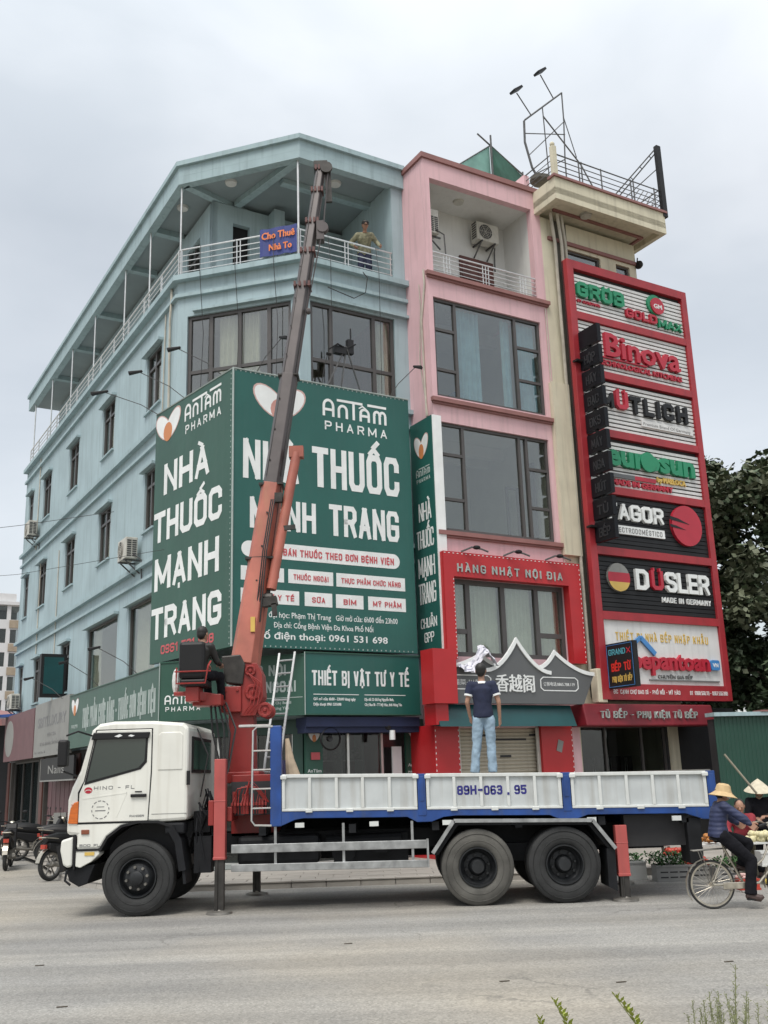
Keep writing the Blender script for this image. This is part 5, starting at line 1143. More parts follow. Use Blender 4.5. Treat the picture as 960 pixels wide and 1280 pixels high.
text(door, 'RANGER', P15, -3.81, -3.60, 1.355, 1.385, m_inkgrey, th=.2, depth=.013, ext=.003)
obj(side(MB(), [(-3.42, 2.0), (-3.06, 2.0), (-3.06, 2.50), (-3.10, 2.54), (-3.38, 2.54), (-3.42, 2.50)], -.01, .010), 'blank_window_panel', m_cab, tk, bevel=.012)
obj(MB().pbox(PT_, -3.50, -2.99, 1.385, 1.39, -.01, .004), 'panel_seam', m_inkgrey, tk)
obj(MB().pbox(PT_, -2.995, -2.95, 1.78, 1.98, -.02, .02), 'cab_grab_bar', m_black, tk)
# corner lamp
obj(side(MB(), [(-4.70, 1.29), (-4.555, 1.28), (-4.555, 1.60), (-4.62, 1.58), (-4.67, 1.50)], -.2, .022), 'corner_lamp', m_lampo, tk, bevel=.012)
mb = MB()
for k in range(7): mb.pbox(PT_, -4.69+k*.005, -4.56, 1.32+k*.038, 1.325+k*.038, .0, .024)
obj(mb, 'lamp_rib', m_lampo, tk)
obj(MB().pbox(PT_, -4.50, -4.385, 1.135, 1.20, -.01, .02), 'side_marker', M('marker_lens', (.22, .07, .04), .2), tk, bevel=.008)
text(tk, '500 FL', P15, -4.52, -4.22, .965, 1.0, m_inkgrey, th=.2, depth=.0, ext=.003)
# front lower panel, bumper
obj(side(MB(), [(-4.57, .93), (-4.57, .70), (-4.50, .68), (-4.34, .76), (-4.23, .86), (-4.23, .93)], -.25, -.004), 'lower_skirt', m_cab, tk, bevel=.01)
obj(MB().pbox(PT_, -4.575, -4.22, .905, .935, -.2, .006), 'skirt_trim', m_black, tk); obj(MB().pbox(PT_, -4.44, -4.30, .845, .89, -.1, .006), 'reflector', m_gold, tk)
obj(side(MB(), [(-4.79, 1.06), (-4.615, 1.11), (-4.615, .70), (-4.69, .68), (-4.75, .72), (-4.80, .92)][::-1], -2.3, .0), 'bumper', m_cab, tk, bevel=.03)
obj(side(MB(), [(-4.86, .98), (-4.80, 1.0), (-4.72, .68), (-4.78, .62)], -2.2, -.02), 'grille_guard', m_black, tk)
obj(side(MB(), [(-4.615, 1.13), (-4.60, .66), (-4.575, .66), (-4.575, 1.13)], -.3, .003), 'bumper_gap', m_black, tk)
obj(side(MB(), [(-4.72, .68), (-4.66, .50), (-4.52, .42), (-4.40, .46), (-4.30, .72)], -2.2, -.05).tube([(-4.66, 15.12, .66), (-4.68, 15.12, .52), (-4.60, 15.12, .46)], .02, 6), 'front_axle_beam', m_chas, tk, bevel=.02)
# windscreen
obj(MB().hexa([(-4.445, 15.3, 2.5), (-4.445, 17.4, 2.5), (-4.42, 17.4, 2.5), (-4.42, 15.3, 2.5), (-4.445, 15.3, 2.52), (-4.445, 17.4, 2.52), (-4.42, 17.4, 2.52), (-4.42, 15.3, 2.52)]), 'visor_strip', m_black, tk)
obj(MB().hexa([(-4.60, 15.32, 1.92), (-4.60, 17.38, 1.92), (-4.55, 17.38, 1.92), (-4.55, 15.32, 1.92), (-4.445, 15.32, 2.55), (-4.445, 17.38, 2.55), (-4.40, 17.38, 2.55), (-4.40, 15.32, 2.55)]), 'windscreen', m_cabglass, tk)
mb = MB().tube([(-4.40, 15.22, 2.52), (-4.55, 15.0, 2.58), (-4.70, 14.93, 2.52)], .014, 6).tube([(-4.60, 15.2, 1.95), (-4.72, 14.95, 2.02)], .014, 6); m_ = obj(mb, 'mirror_arm', m_black, tk)
obj(MB().box(-4.80, -4.66, 14.86, 15.02, 2.08, 2.46), 'mirror', m_black, m_, bevel=.03)
# rear wall of the cab: window, ribs, pipes
obj(MB().box(-2.979, -2.965, 15.45, 17.05, 1.95, 2.48), 'rear_window_frame', m_black, tk); obj(MB().box(-2.967, -2.958, 15.52, 16.98, 2.0, 2.43), 'rear_window', m_cabglass, tk)
mb = MB()
for i in range(26):
    y = 15.3+random.random()*1.2; z = 1.3+random.random()*.5; x = -2.92+random.random()*.2; dx = random.uniform(-.05, .12)
    mb.tube([(x, y, z), (x+dx, y-.03, z-.18), (x+dx*.3, y+.02, z-.4), (x+.05+dx, y, z-.75)], random.uniform(.007, .018), 6)
mb.box(-2.94, -2.7, 15.5, 15.8, 1.1, 1.4).box(-2.9, -2.65, 15.35, 15.6, .55, 1.05)
obj(mb, 'cab_back_plumbing', m_chas, tk)
mb = MB()
for i in range(5): mb.tube([(-2.8+.06*i, 16.0, 3.0), (-2.75+.09*i, 15.9, 2.5+.1*random.random()), (-2.6+.03*i, 15.8, 2.0), (-2.65, 15.7, 1.5)], .016, 5)
mb.tube([(-2.93, 15.6, 2.6), (-2.75, 15.55, 2.2), (-2.85, 15.5, 1.6)], .012, 5)
objs(mb, 'hydraulic_hose', m_cable, tk)
# inner wheel arch, mudguard, steps
obj(MB().prism(XY(15.2), [(-4.2, .55), (-4.2, .92), (-4.1, 1.07), (-3.9, 1.2), (-3.68, 1.26), (-3.3, 1.26), (-2.98, 1.26), (-2.98, 1.1), (-3.1, .6)], -2.25, -.45), 'arch_liner', m_dark, tk)
ar = [(-4.23, .90), (-4.12, 1.09), (-3.92, 1.235), (-3.68, 1.285), (-3.40, 1.28), (-3.20, 1.21), (-3.08, 1.02)]
mb = MB(); ribbon(mb, ar, .035, P15, -.5, .02, 0, 9); obj(mb, 'arch_lip', m_black, tk, fix=False)
mb = MB(); ribbon(mb, [(-3.22, 1.2), (-3.10, 1.0), (-3.03, .60)], .10, P15, -.5, .03, 0, 9, ext=False); ribbon(mb, [(-3.02, .62), (-3.0, .42)], .04, P15, -.45, .0, 0, 9); obj(mb, 'mudguard', m_chas, tk, fix=False)
obj(MB().pbox(PT_, -3.3, -3.02, 1.10, 1.26, -.3, .0), 'guard_cap', m_chas, tk, bevel=.03)
# wheels
def wheel(x, y0, sgn, front, tm, par):      # y0: outer face, sgn +1 when the outer face looks at -y
    w = .27; f = lambda a: y0+sgn*a
    w_ = bpy.data.objects.new('wheel', None); COL.objects.link(w_); w_.parent = par; ORG[w_] = ORG[par]; w_.empty_display_size = .1
    Rr = .520
    pr = [(.27, f(.035)), (.29, f(.012)), (.34, f(-.005)), (.41, f(-.008)), (.47, f(.006)), (.495, f(.016)), (.512, f(.03)), (Rr, f(.06)), (Rr, f(.10)), (Rr-.014, f(.103)), (Rr-.014, f(.115)), (Rr, f(.118)), (Rr, f(.152)), (Rr-.014, f(.155)), (Rr-.014, f(.167)), (Rr, f(.17)), (Rr, f(.21)), (.505, f(.245)), (.47, f(.262)), (.38, f(.272)), (.28, f(.25)), (.27, f(.2))]
    obj(MB().lathe(pr, (x, 0, Rr), 'y', 48), 'tyre', tm, w_, smooth=True)
    mb = MB().lathe([(.452, f(-.004)), (.456, f(-.010)), (.462, f(-.002))], (x, 0, Rr), 'y', 48).lathe([(.36, f(-.0055)), (.364, f(-.012)), (.37, f(-.0055))], (x, 0, Rr), 'y', 48); obj(mb, 'sidewall_rib', tm, w_, smooth=True)
    if front: rp_ = [(.275, f(.03)), (.268, f(.0)), (.255, f(.0)), (.245, f(.03)), (.235, f(.075)), (.20, f(.05)), (.17, f(.0)), (.13, f(-.012)), (.10, f(-.02)), (.095, f(-.06)), (.06, f(-.075)), (.001, f(-.075))]
    else: rp_ = [(.275, f(.03)), (.268, f(.0)), (.255, f(.0)), (.245, f(.03)), (.235, f(.13)), (.19, f(.17)), (.13, f(.16)), (.11, f(.10)), (.10, f(.05)), (.085, f(.03)), (.001, f(.03))]
    rim = obj(MB().lathe(rp_, (x, 0, Rr), 'y', 40), 'rim', m_rim, w_, smooth=True)
    mb = MB(); rr = .15 if front else .165
    for k in range(8): a = k*math.pi/4+.2; yb = f(-.005) if front else f(.16); mb.lathe([(.022, yb), (.02, yb-sgn*.045), (.001, yb-sgn*.045)], (x+rr*math.cos(a), 0, Rr+rr*math.sin(a)), 'y', 6)
    obj(mb, 'wheel_nut', m_steel if front else m_rim, w_)
wheel(-3.675, 15.2, 1, True, m_tyre, tk); wheel(-3.675, 17.5, -1, True, m_tyre, tk)
for x, tm in ((1.18, m_tyred), (2.42, m_tyre)):
    wheel(x, 15.2, 1, False, tm, tk); wheel(x, 15.5, 1, False, m_tyre, tk); wheel(x, 17.5, -1, False, m_tyre, tk)
mb = MB()
for y in (15.95, 16.75): mb.box(-4.4, 4.4, y-.05, y+.05, .78, 1.05)
for x in (-3.675, 1.18, 2.42): mb.tube([(x, 15.4, .52), (x, 17.3, .52)], .08, 10).ball((x, 16.35, .52), (.2, .2, .2))
for x in (-1.9, -.6, .6, 1.8, 3.0, 4.2): mb.box(x-.05, x+.05, 15.25, 17.45, 1.04, 1.16)
mb.box(1.3, 2.3, 15.75, 16.0, .55, .8)
obj(mb, 'chassis', m_chas, tk)
mb = MB().box(-2.3, -1.1, 15.5, 16.0, .62, 1.02); obj(mb, 'fuel_tank', m_chas, tk, bevel=.06)
mb = MB().box(-.9, .2, 15.7, 16.2, .55, 1.0).tube([(-1.0, 15.7, .9), (.1, 15.65, .92)], .09, 10).lathe([(.001, 15.6), (.17, 15.6), (.17, 15.9)], (-.75, 0, .75), 'y', 16).box(-.28, -.12, 15.5, 15.6, .74, .84)
obj(mb, 'tool_box', m_chas, tk); obj(MB().box(-2.3, 4.3, 17.0, 17.1, .58, 1.3), 'underside_dark_sheet', m_chas, tk)  # tall dark sheet on the far side, added to make the underside read black
# bed: headboard, rails, dropside panels
bl = MB().box(-1.78, -1.615, 15.195, 15.34, 1.16, 2.585).box(-1.78, -1.615, 17.36, 17.505, 1.16, 1.9); objs(bl, 'headboard_post', m_bedblue, tk, bevel=.012)
obj(MB().box(-1.74, -1.66, 15.341, 17.359, 1.3, 2.1), 'headboard', m_bedblue, tk)
sb = [(-1.77, 1.37), (-1.77, 1.17), (-1.62, 1.165), (-1.42, 1.245), (-1.3, 1.262), (.20, 1.235), (.34, 1.16), (.55, 1.16), (.72, 1.22), (.9, 1.235), (2.25, 1.20), (2.42, 1.13), (2.62, 1.13), (2.8, 1.19), (4.2, 1.165), (4.45, 1.08), (4.68, 1.07), (4.68, 1.27)]
obj(side(MB(), sb, -.10, -.004), 'side_rail', m_bedblue, tk, bevel=.008); obj(MB().prism(XY(17.5), sb, 0, .10), 'side_rail', m_bedblue, tk)
for a, b, z in ((.36, .475, 1.835), (2.455, 2.575, 1.79), (4.56, 4.68, 1.75)):
    obj(MB().pbox(PT_, a, b, 1.25, z, -.10, .004).pbox(PT_, a+.025, b-.025, 1.45, z-.04, .004, .012), 'side_post', m_bedblue, tk, bevel=.006)
obj(MB().box(-1.65, 4.66, 15.31, 17.39, 1.3, 1.77), 'bed_floor', m_steel, tk)
def panel(x0, x1, zb0, zt0, zb1, zt1, bars, tag_=None):
    Z = lambda x, lo: (zb0+(zb1-zb0)*(x-x0)/(x1-x0)) if lo else (zt0+(zt1-zt0)*(x-x0)/(x1-x0))
    q = lambda xa, xb, a0, a1, b0, b1, d0, d1, mb: mb.prism(XY(15.2), [(xa, a0), (xb, b0), (xb, b1), (xa, a1)], d0, d1)
    p = obj(q(x0+.01, x1-.01, Z(x0, 1)+.01, Z(x0, 0)-.01, Z(x1, 1)+.01, Z(x1, 0)-.01, -.09, -.03, MB()), 'dropside_panel', m_bedw, tk)
    mb = MB(); e = .05
    q(x0, x1, Z(x0, 0)-e, Z(x0, 0), Z(x1, 0)-e, Z(x1, 0), -.1, .006, mb); q(x0, x1, Z(x0, 1), Z(x0, 1)+.035, Z(x1, 1), Z(x1, 1)+.035, -.1, .006, mb)
    for xx in [x0]+[b-.02 for b in bars]+[x1-.045]:
        q(xx, xx+.045, Z(xx, 1)+.035, Z(xx, 0)-e, Z(xx, 1)+.035, Z(xx, 0)-e, -.1, .005, mb)
    obj(mb, 'panel_frame', m_bedrim, p, bevel=.006)
    for xx in (x0-.02, x1-.06): obj(MB().pbox(PT_, xx, xx+.09, Z(xx, 0)-.075, Z(xx, 0)-.015, .0, .03), 'latch', m_bedrim, p, bevel=.012)
    mb = MB()
    for k in range(3): s = x0+(x1-x0)*(.2+.3*k); mb.pbox(PT_, s-.05, s+.05, Z(s, 1)-.02, Z(s, 1)+.03, .0, .02)
    obj(mb, 'hinge', m_bedrim, p, bevel=.006)
    return p
panel(-1.61, .35, 1.365, 1.885, 1.335, 1.84, [-1.21, -.82, -.44, -.05])
p2 = panel(.485, 2.445, 1.33, 1.835, 1.29, 1.79, [.89, 1.28, 1.67, 2.06])
panel(2.585, 4.55, 1.285, 1.785, 1.25, 1.75, [3.0, 3.39, 3.77, 4.14])
for w_, a, b, z in (('89H', .935, 1.215, 1.515), ('-', 1.235, 1.30, 1.515), ('063', 1.325, 1.59, 1.505), ('.', 1.655, 1.69, 1.50), ('95', 1.765, 1.94, 1.50)):
    text(p2, w_, P15, a, b, z, z+.135, m_ink, th=.24, depth=-.03 if w_ not in '-.' else .0, ext=.002 if w_ not in '-.' else .012)
for x in (-1.42, -.35, .70, 2.78, 4.0): obj(MB().pbox(PT_, x, x+.13, 1.12-.012*x, 1.185-.012*x, -.02, .02), 'reflector_plate', m_bedrim, tk)
# guard rails, posts
mb = MB()
for z0, z1, z2, z3 in ((.81, .93, .80, .915), (.56, .66, .54, .645)): mb.prism(XY(15.2), [(-2.34, z0), (.47, z2), (.47, z3), (-2.34, z1)], -.03, 0)
objs(mb, 'side_guard', m_galv, tk, bevel=.006)
mb = MB().pbox(PT_, .46, .49, .54, .93, -.05, .0)
for x in (-1.71, -.73, .26): mb.pbox(PT_, x-.018, x+.018, .60, 1.18, -.07, -.031)
objs(mb, 'guard_post', m_galv, tk)
mb = MB(); mb.tube([(-2.1, 15.2, 2.59), (-1.77, 15.2, 2.59)], .02, 6).tube([(-1.74, 15.2, 2.575), (-1.97, 15.2, 2.575), (-2.03, 15.2, 2.52), (-2.05, 15.2, 1.25), (-2.0, 15.2, 1.185), (-1.76, 15.2, 1.175)], .016, 6)
for k in range(4): mb.tube([(-2.045, 15.2, 1.42+k*.27), (-1.77, 15.2, 1.42+k*.27)], .013, 6)
mb.tube([(-2.24, 15.2, 2.59), (-2.03, 15.2, 2.59)], .022, 6)
obj(mb, 'access_ladder', m_rail, tk, smooth=True)
# rear fenders and flaps
mb = MB()
for a, b in (((.54, .73), (.86, 1.165)), ((.86, 1.165), (2.85, 1.115)), ((2.85, 1.115), (3.15, .72))): mb.bar((a[0], 15.17, a[1]), (b[0], 15.17, b[1]), .05, .05)
mb.bar((.54, 15.17, .62), (.54, 15.17, .73), .05, .05); objs(mb, 'fender_bar', m_galv, tk)
obj(MB().prism(XY(15.2), [(.57, .7), (.89, 1.14), (2.83, 1.09), (3.12, .7), (3.07, .7), (2.8, 1.05), (.92, 1.10), (.62, .7)][::-1], -.6, -.03), 'fender', m_chas, tk)
obj(MB().prism(XY(15.2), [(3.02, .20), (3.14, .14), (3.15, .72), (3.03, .72)], -.6, -.01), 'mud_flap', m_chas, tk); obj(MB().prism(XY(15.2), [(4.22, .48), (4.40, .44), (4.42, 1.1), (4.22, 1.1)], -.5, -.05), 'mud_flap', m_chas, tk)
obj(MB().box(3.4, 4.2, 15.6, 17.3, .75, 1.16), 'rear_box', m_bedblue, tk); obj(MB().box(3.35, 4.25, 15.4, 15.6, .72, 1.16), 'rear_tool_box', m_dark, tk)
# outriggers
def leg(x, y, zt, zm, w, w2, label=None, lean=0):
    o = obj(MB().box(x-w/2, x+w/2, y, y+w, zm, zt).box(x-w/2-.006, x+w/2+.006, y-.006, y+w+.006, zm, zm+.04).box(x-w/2-.005, x+w/2+.005, y-.005, y+w+.005, (zt+zm)/2+.1, (zt+zm)/2+.115), 'outrigger_leg', m_outr, tk, bevel=.008)
    obj(MB().box(x-w2/2, x+w2/2, y+.02, y+w-.02, .05, zm).tube([(x-w2*.2, y+.01, .05), (x-w2*.2, y+.01, zm)], .012, 5), 'inner_leg', m_steeld, o)
    obj(MB().lathe([(.001, .0), (.19, .0), (.18, .03), (.07, .05), (.04, .09), (.001, .09)], (x, y+w/2, .002), 'z', 16), 'foot_pad', m_steel, o, smooth=True)
leg(-2.51, 15.18, 2.13, .73, .165, .13); leg(3.26, 15.22, 1.03, .335, .165, .13); leg(-2.28, 17.5, 1.2, .5, .15, .12); leg(3.7, 17.4, 1.0, .45, .15, .12)
obj(MB().box(-2.68, -2.60, 15.22, 15.4, 1.2, 1.55).box(-2.42, -2.35, 15.3, 17.6, 1.25, 1.45).box(-2.45, -1.8, 15.9, 16.9, 1.0, 1.9), 'outrigger_beam', m_crred, tk, bevel=.01)
obj(MB().box(-2.40, -1.80, 15.55, 15.75, 1.32, 1.8), 'valve_backing', m_dark, tk); mb = MB()
for k in range(12): mb.tube([(-2.36+k*.045, 15.40, 1.34), (-2.36+k*.045, 15.38, 1.50), (-2.35+k*.045+random.uniform(-.03, .03), 15.42, 1.58+.05*(k % 3))], .007, 5); mb.box(-2.375+k*.045, -2.345+k*.045, 15.36, 15.42, 1.46, 1.50)
for k in range(5): mb.tube([(-2.33+k*.06, 15.40, 1.60), (-2.28+k*.06, 15.36, 1.70+.02*k), (-2.05+k*.03, 15.36, 1.74-.02*k), (-1.86+k*.01, 15.40, 1.50)], .009, 5)
mb.box(-2.22, -2.12, 15.42, 15.5, 1.34, 1.62).box(-2.36, -2.30, 15.42, 15.5, 1.36, 1.66).box(-1.98, -1.9, 15.42, 15.5, 1.34, 1.55).tube([(-2.16, 15.35, 1.6), (-2.10, 15.33, 1.80)], .012, 5)
obj(mb, 'control_valves', m_crred, tk, bevel=.004)
mb = MB().bar((-2.34, 16.4, 1.8), (-2.36, 16.4, 3.0), .36, .40); mb.box(-2.6, -2.05, 16.1, 16.75, 1.78, 1.95)
obj(mb, 'crane_column', m_crred, tk, bevel=.015)
mb = MB().box(-2.66, -2.34, 16.1, 16.7, 2.86, 3.26); sl2 = obj(mb, 'slewing_head', m_crred, tk, bevel=.012)
mb = MB().prism(XY(16.15), [(-2.36, 2.80), (-2.12, 2.80), (-2.0, 3.1), (-2.02, 3.45), (-2.1, 3.62), (-2.34, 3.62)], -.5, 0); 
def drum(x, z, r): 
    mb.lathe([(.001, 16.10), (.025, 16.10), (.03, 16.13), (r*.55, 16.13), (r*.6, 16.11), (r*.92, 16.11), (r, 16.13), (r, 16.17), (r*.8, 16.18), (r*.8, 16.5), (r, 16.51), (r, 16.6)], (x, 0, z), 'y', 20)
    for k in range(6): a_ = k*math.pi/3; mb.lathe([(.012, 16.13), (.012, 16.10), (.001, 16.10)], (x+r*.75*math.cos(a_), 0, z+r*.75*math.sin(a_)), 'y', 6)
drum(-2.16, 3.16, .13); drum(-1.97, 2.88, .12); drum(-2.2, 3.5, .09)
for k in range(3): mb.tube([(-2.3+k*.05, 16.1, 2.82), (-2.2+k*.06, 16.05, 2.95), (-2.12+k*.05, 16.08, 3.3), (-2.22, 16.1, 3.45)], .010, 5)
mb.box(-2.62, -2.56, 16.08, 16.12, 3.18, 3.22).box(-2.42, -2.38, 16.08, 16.12, 3.18, 3.22).box(-2.62, -2.56, 16.08, 16.12, 2.9, 2.94)
obj(mb, 'winch', m_crred, sl2, bevel=.01)
obj(MB().prism(XY(16.1), [(-2.6, 3.32), (-2.32, 3.28), (-2.28, 3.6), (-2.36, 3.76), (-2.66, 3.74)], -.4, 0), 'pivot_bracket', m_steeld, sl2, bevel=.02)
# boom
A = Vector((-2.33, 16.4, 3.60)); B = Vector((-1.05, 17.8, 13.57))
bt = lambda t: A+(B-A)*t
def off(p, a): return Vector((p[0]+a, p[1], p[2]))
side_v = Vector((1, 0, 0))
def section(t0, t1, w0, w1, mat, nm, par):
    p, q = bt(t0), bt(t1); t = (q-p).normalized(); r = (side_v-t*side_v.dot(t)).normalized(); f = t.cross(r)   # hexagonal box section
    def rg(c, w): return [c+r*a*w+f*b*w for a, b in ((-.5, -.25), (-.32, -.62), (.32, -.62), (.5, -.25), (.5, .5), (-.5, .5))]
    a = rg(p, w0); b = rg(q, w1)
    o = obj(MB().add(a+b, [(5, 4, 3, 2, 1, 0), (6, 7, 8, 9, 10, 11)]+[(i, (i+1) % 6, 6+(i+1) % 6, 6+i) for i in range(6)]), nm, mat, par, bevel=.012)
    return o
boom = section(.0, .315, .44, .345, m_boomred, 'boom', tk)
for t, w in ((.315, .37), (.18, .42)):
    mb = MB(); p = bt(t); mb.bar(off(p, -w*.56), off(p, w*.56), w*1.15, .035); obj(mb, 'collar', m_steeld, boom)
ws = [(.315, .53, .305, .30), (.53, .722, .275, .265), (.722, .80, .245, .24), (.80, .87, .225, .22), (.87, .945, .205, .20), (.945, 1.0, .185, .18)]
for t0, t1, w0, w1 in ws:
    section(t0-.01, t1, w0, w1, m_boomgrey, 'boom_section', boom)
    p = bt(t1); mb = MB(); mb.bar(off(p, -w1*.62), off(p, w1*.62), w1*1.15, .03)
    if t0 > .5:
        for k in (-.5, -.15, .2, .5): mb.box(p.x+k*w1-.02, p.x+k*w1+.02, p.y-w1*.8, p.y-w1*.55, p.z-.05, p.z+.05)
    obj(mb, 'collar', m_steeld if t0 < .5 else M('oxide_collar', (.12, .05, .045), .6), boom)
mb = MB(); p = bt(1.0); mb.box(p.x-.13, p.x+.14, p.y-.14, p.y+.14, p.z-.02, p.z+.14)
mb.lathe([(.001, p.y-.16), (.12, p.y-.16), (.12, p.y-.1)], (p.x+.12, 0, p.z-.02), 'y', 14).bar((p.x+.14, p.y-.05, p.z), (p.x+.16, p.y-.05, p.z-.75), .07, .12)
obj(mb, 'boom_head', m_steeld, boom)
mb = MB(); q = bt(.86); mb.box(q.x+.10, q.x+.24, q.y-.2, q.y+.0, q.z-.35, q.z+.05); mb.lathe([(.001, q.y-.22), (.11, q.y-.22), (.11, q.y-.1)], (q.x+.22, 0, q.z-.1), 'y', 12); mb.tube([(p.x+.15, p.y-.1, p.z-.1), (q.x+.24, q.y-.15, q.z), (bt(.7).x+.17, bt(.7).y-.1, bt(.7).z)], .012, 4)
mb.ball((bt(.665).x+.19, bt(.665).y-.1, bt(.665).z), (.05, .05, .07), 8, 5)
obj(mb, 'hook_block', m_boomgrey, boom)
mb = MB(); mb.tube([(-1.49, 16.75, 7.30), (-1.66, 16.6, 6.3), (-1.90, 16.42, 4.85)], .085, 12); mb.box(-1.62, -1.37, 16.68, 16.85, 7.22, 7.42)
obj(mb, 'luffing_cylinder', m_boomred, boom, smooth=True)
mb = MB(); mb.tube([(-2.06, 16.42, 4.72), (-1.88, 16.4, 4.72)], .07, 8).bar((-2.15, 16.4, 4.6), (-1.8, 16.4, 4.66), .18, .14).bar((-1.85, 16.35, 4.6), (-1.83, 16.35, 4.4), .08, .08).box(-1.98, -1.92, 16.45, 16.5, 4.75, 5.05).bar((-1.72, 16.5, 5.9), (-1.50, 16.5, 5.92), .05, .08).bar((-1.85, 16.55, 6.45), (-1.72, 16.55, 6.45), .12, .16)
obj(mb, 'cylinder_bracket', m_steeld, boom)
mb = MB()
for k in range(3): mb.tube([(-2.15+k*.04, 16.3, 4.3), (-2.02+k*.03, 16.3, 5.5), (-1.90+k*.03, 16.45, 6.4)], .012, 5)
obj(mb, 'boom_hose', m_cable, boom)
mb = MB(); mb.tube([off(bt(.02), .20)+Vector((0, -.12, 0)), off(bt(.31), .16)+Vector((0, -.1, 0))], .012, 5).tube([off(bt(.33), .135)+Vector((0, -.12, 0)), off(bt(.98), .10)+Vector((0, -.08, 0))], .008, 4); mb.tube([off(bt(.33), -.10)+Vector((0, -.2, 0)), off(bt(.99), -.04)+Vector((0, -.14, 0))], .005, 4)
obj(mb, 'wire_rope', m_steeld, boom)
mb = MB()
for t_ in (.04, .09, .14, .2, .26): q = off(bt(t_), .02)+Vector((0, -.235, 0)); mb.lathe([(.018, q.y), (.018, q.y-.02), (.001, q.y-.02)], (q.x, 0, q.z), 'y', 6)
for t_ in (.36, .42, .48, .57, .63, .69, .76, .83): q = off(bt(t_), -.08)+Vector((0, -.19, 0)); mb.lathe([(.014, q.y), (.014, q.y-.02), (.001, q.y-.02)], (q.x, 0, q.z), 'y', 6)
obj(mb, 'boom_bolt', m_steeld, boom); q = off(bt(.065), .06); obj(MB().box(q.x-.02, q.x+.05, q.y-.31, q.y-.22, q.z-.12, q.z+.12), 'sticker', m_gold, boom)
# operator seat
st_ = obj(MB().box(-3.20, -2.80, 15.42, 15.52, 3.33, 3.90), 'seat_back', m_black, tk, bevel=.05)
obj(MB().box(-3.18, -2.78, 15.42, 15.95, 3.22, 3.33), 'seat_cushion', m_black, st_, bevel=.03)
mb = MB().tube([(-3.22, 15.4, 3.5), (-3.22, 15.38, 3.26), (-2.78, 15.38, 3.26), (-2.74, 15.4, 3.52), (-2.72, 15.5, 3.6)], .014, 5).tube([(-3.25, 15.4, 3.44), (-2.7, 15.4, 3.44)], .012, 5); obj(mb, 'seat_rail', m_crred, st_)
obj(MB().box(-3.04, -2.60, 15.75, 16.15, 2.95, 3.12).box(-3.10, -2.90, 15.5, 15.9, 3.0, 3.22).bar((-3.0, 15.6, 3.1), (-2.62, 16.1, 3.05), .1, .14).box(-3.3, -3.0, 15.6, 15.75, 3.1, 3.16), 'seat_support', m_crred, tk, bevel=.01)
obj(MB().ball((-3.30, 15.75, 3.33), (.06, .06, .20), 8, 6), 'work_lamp', m_bedrim, tk)

# ladder leaning at the crane
o = T('aluminium_ladder', 'tall aluminium ladder leaning behind the truck against the green fascia band', 'ladder', (-1.8, 17.0, 1.7), 'w')
a0, a1 = Vector((-2.13, 16.9, 1.6)), Vector((-1.97, 18.3, 4.02)); b0, b1 = Vector((-1.90, 16.9, 1.58)), Vector((-1.69, 18.3, 4.04))
obj(MB().bar(a0, a1, .035, .03), 'stile', m_alu, o); obj(MB().bar(b0, b1, .035, .03), 'stile', m_alu, o)
rg_ = None
for k in range(10):
    t = .04+k*.1; p = a0+(a1-a0)*t; q = b0+(b1-b0)*t
    obj(MB().tube([p, q], .016, 6), 'rung', m_alu, o)
solo(MB().tube([(-1.50, 15.9, 1.78), (-1.56, 15.9, 2.1), (-1.60, 15.9, 2.42)], [.13, .07, .03], 10), 'wrapped_bundle', m_cardb, 'tan plastic wrapped bundle leaning on the headboard of the bed', 'bundle', (-1.55, 15.9, 1.78), 'w')

# =====================================================================
# people
# =====================================================================
def to_mb(me, mb):
    mb.add([v.co.copy() for v in me.vertices], [tuple(p.vertices) for p in me.polygons]); bpy.data.meshes.remove(me)
def fuse(mb, voxel=.012, smooth=6, fold=0, fsize=.12):      # one continuous skin over overlapping volumes
    me = mb.mesh('f'); o = bpy.data.objects.new('f', me); COL.objects.link(o)
    m = o.modifiers.new('r', 'REMESH'); m.mode = 'VOXEL'; m.voxel_size = voxel
    m = o.modifiers.new('s', 'SMOOTH'); m.iterations = smooth; m.factor = .6
    if fold:
        tx = bpy.data.textures.new('folds', 'CLOUDS'); tx.noise_scale = fsize; tx.noise_depth = 2
        m = o.modifiers.new('d', 'DISPLACE'); m.texture = tx; m.strength = fold; m.texture_coords = 'LOCAL'
    dg = bpy.context.evaluated_depsgraph_get(); dg.update(); out = bpy.data.meshes.new_from_object(o.evaluated_get(dg))
    bpy.data.objects.remove(o); bpy.data.meshes.remove(me)
    return out
def oval(mb, pts, rs, sidev, n=14):      # tube with oval rings (half width, half depth)
    pts = [Vector(p) for p in pts]; vs = []; k = len(pts)
    for i, p in enumerate(pts):
        t = (pts[min(i+1, k-1)]-pts[max(i-1, 0)]).normalized(); a = (sidev-t*sidev.dot(t)).normalized(); b = t.cross(a)
        for j in range(n): w = 2*math.pi*j/n; vs.append(p+a*math.cos(w)*rs[i][0]+b*math.sin(w)*rs[i][1])
    fs = [(i*n+j, i*n+(j+1) % n, (i+1)*n+(j+1) % n, (i+1)*n+j) for i in range(k-1) for j in range(n)]+[tuple(range(n-1, -1, -1)), tuple(range((k-1)*n, k*n))]
    return mb.add(vs, fs)
def limb(mb, a, b, r0, r1, n=12):
    m_ = a.lerp(b, .35); mb.tube([a, m_, b], [r0, r0*.45+r1*.6, r1], n); mb.ball(a, r0, 10, 8); mb.ball(b, r1, 10, 8)
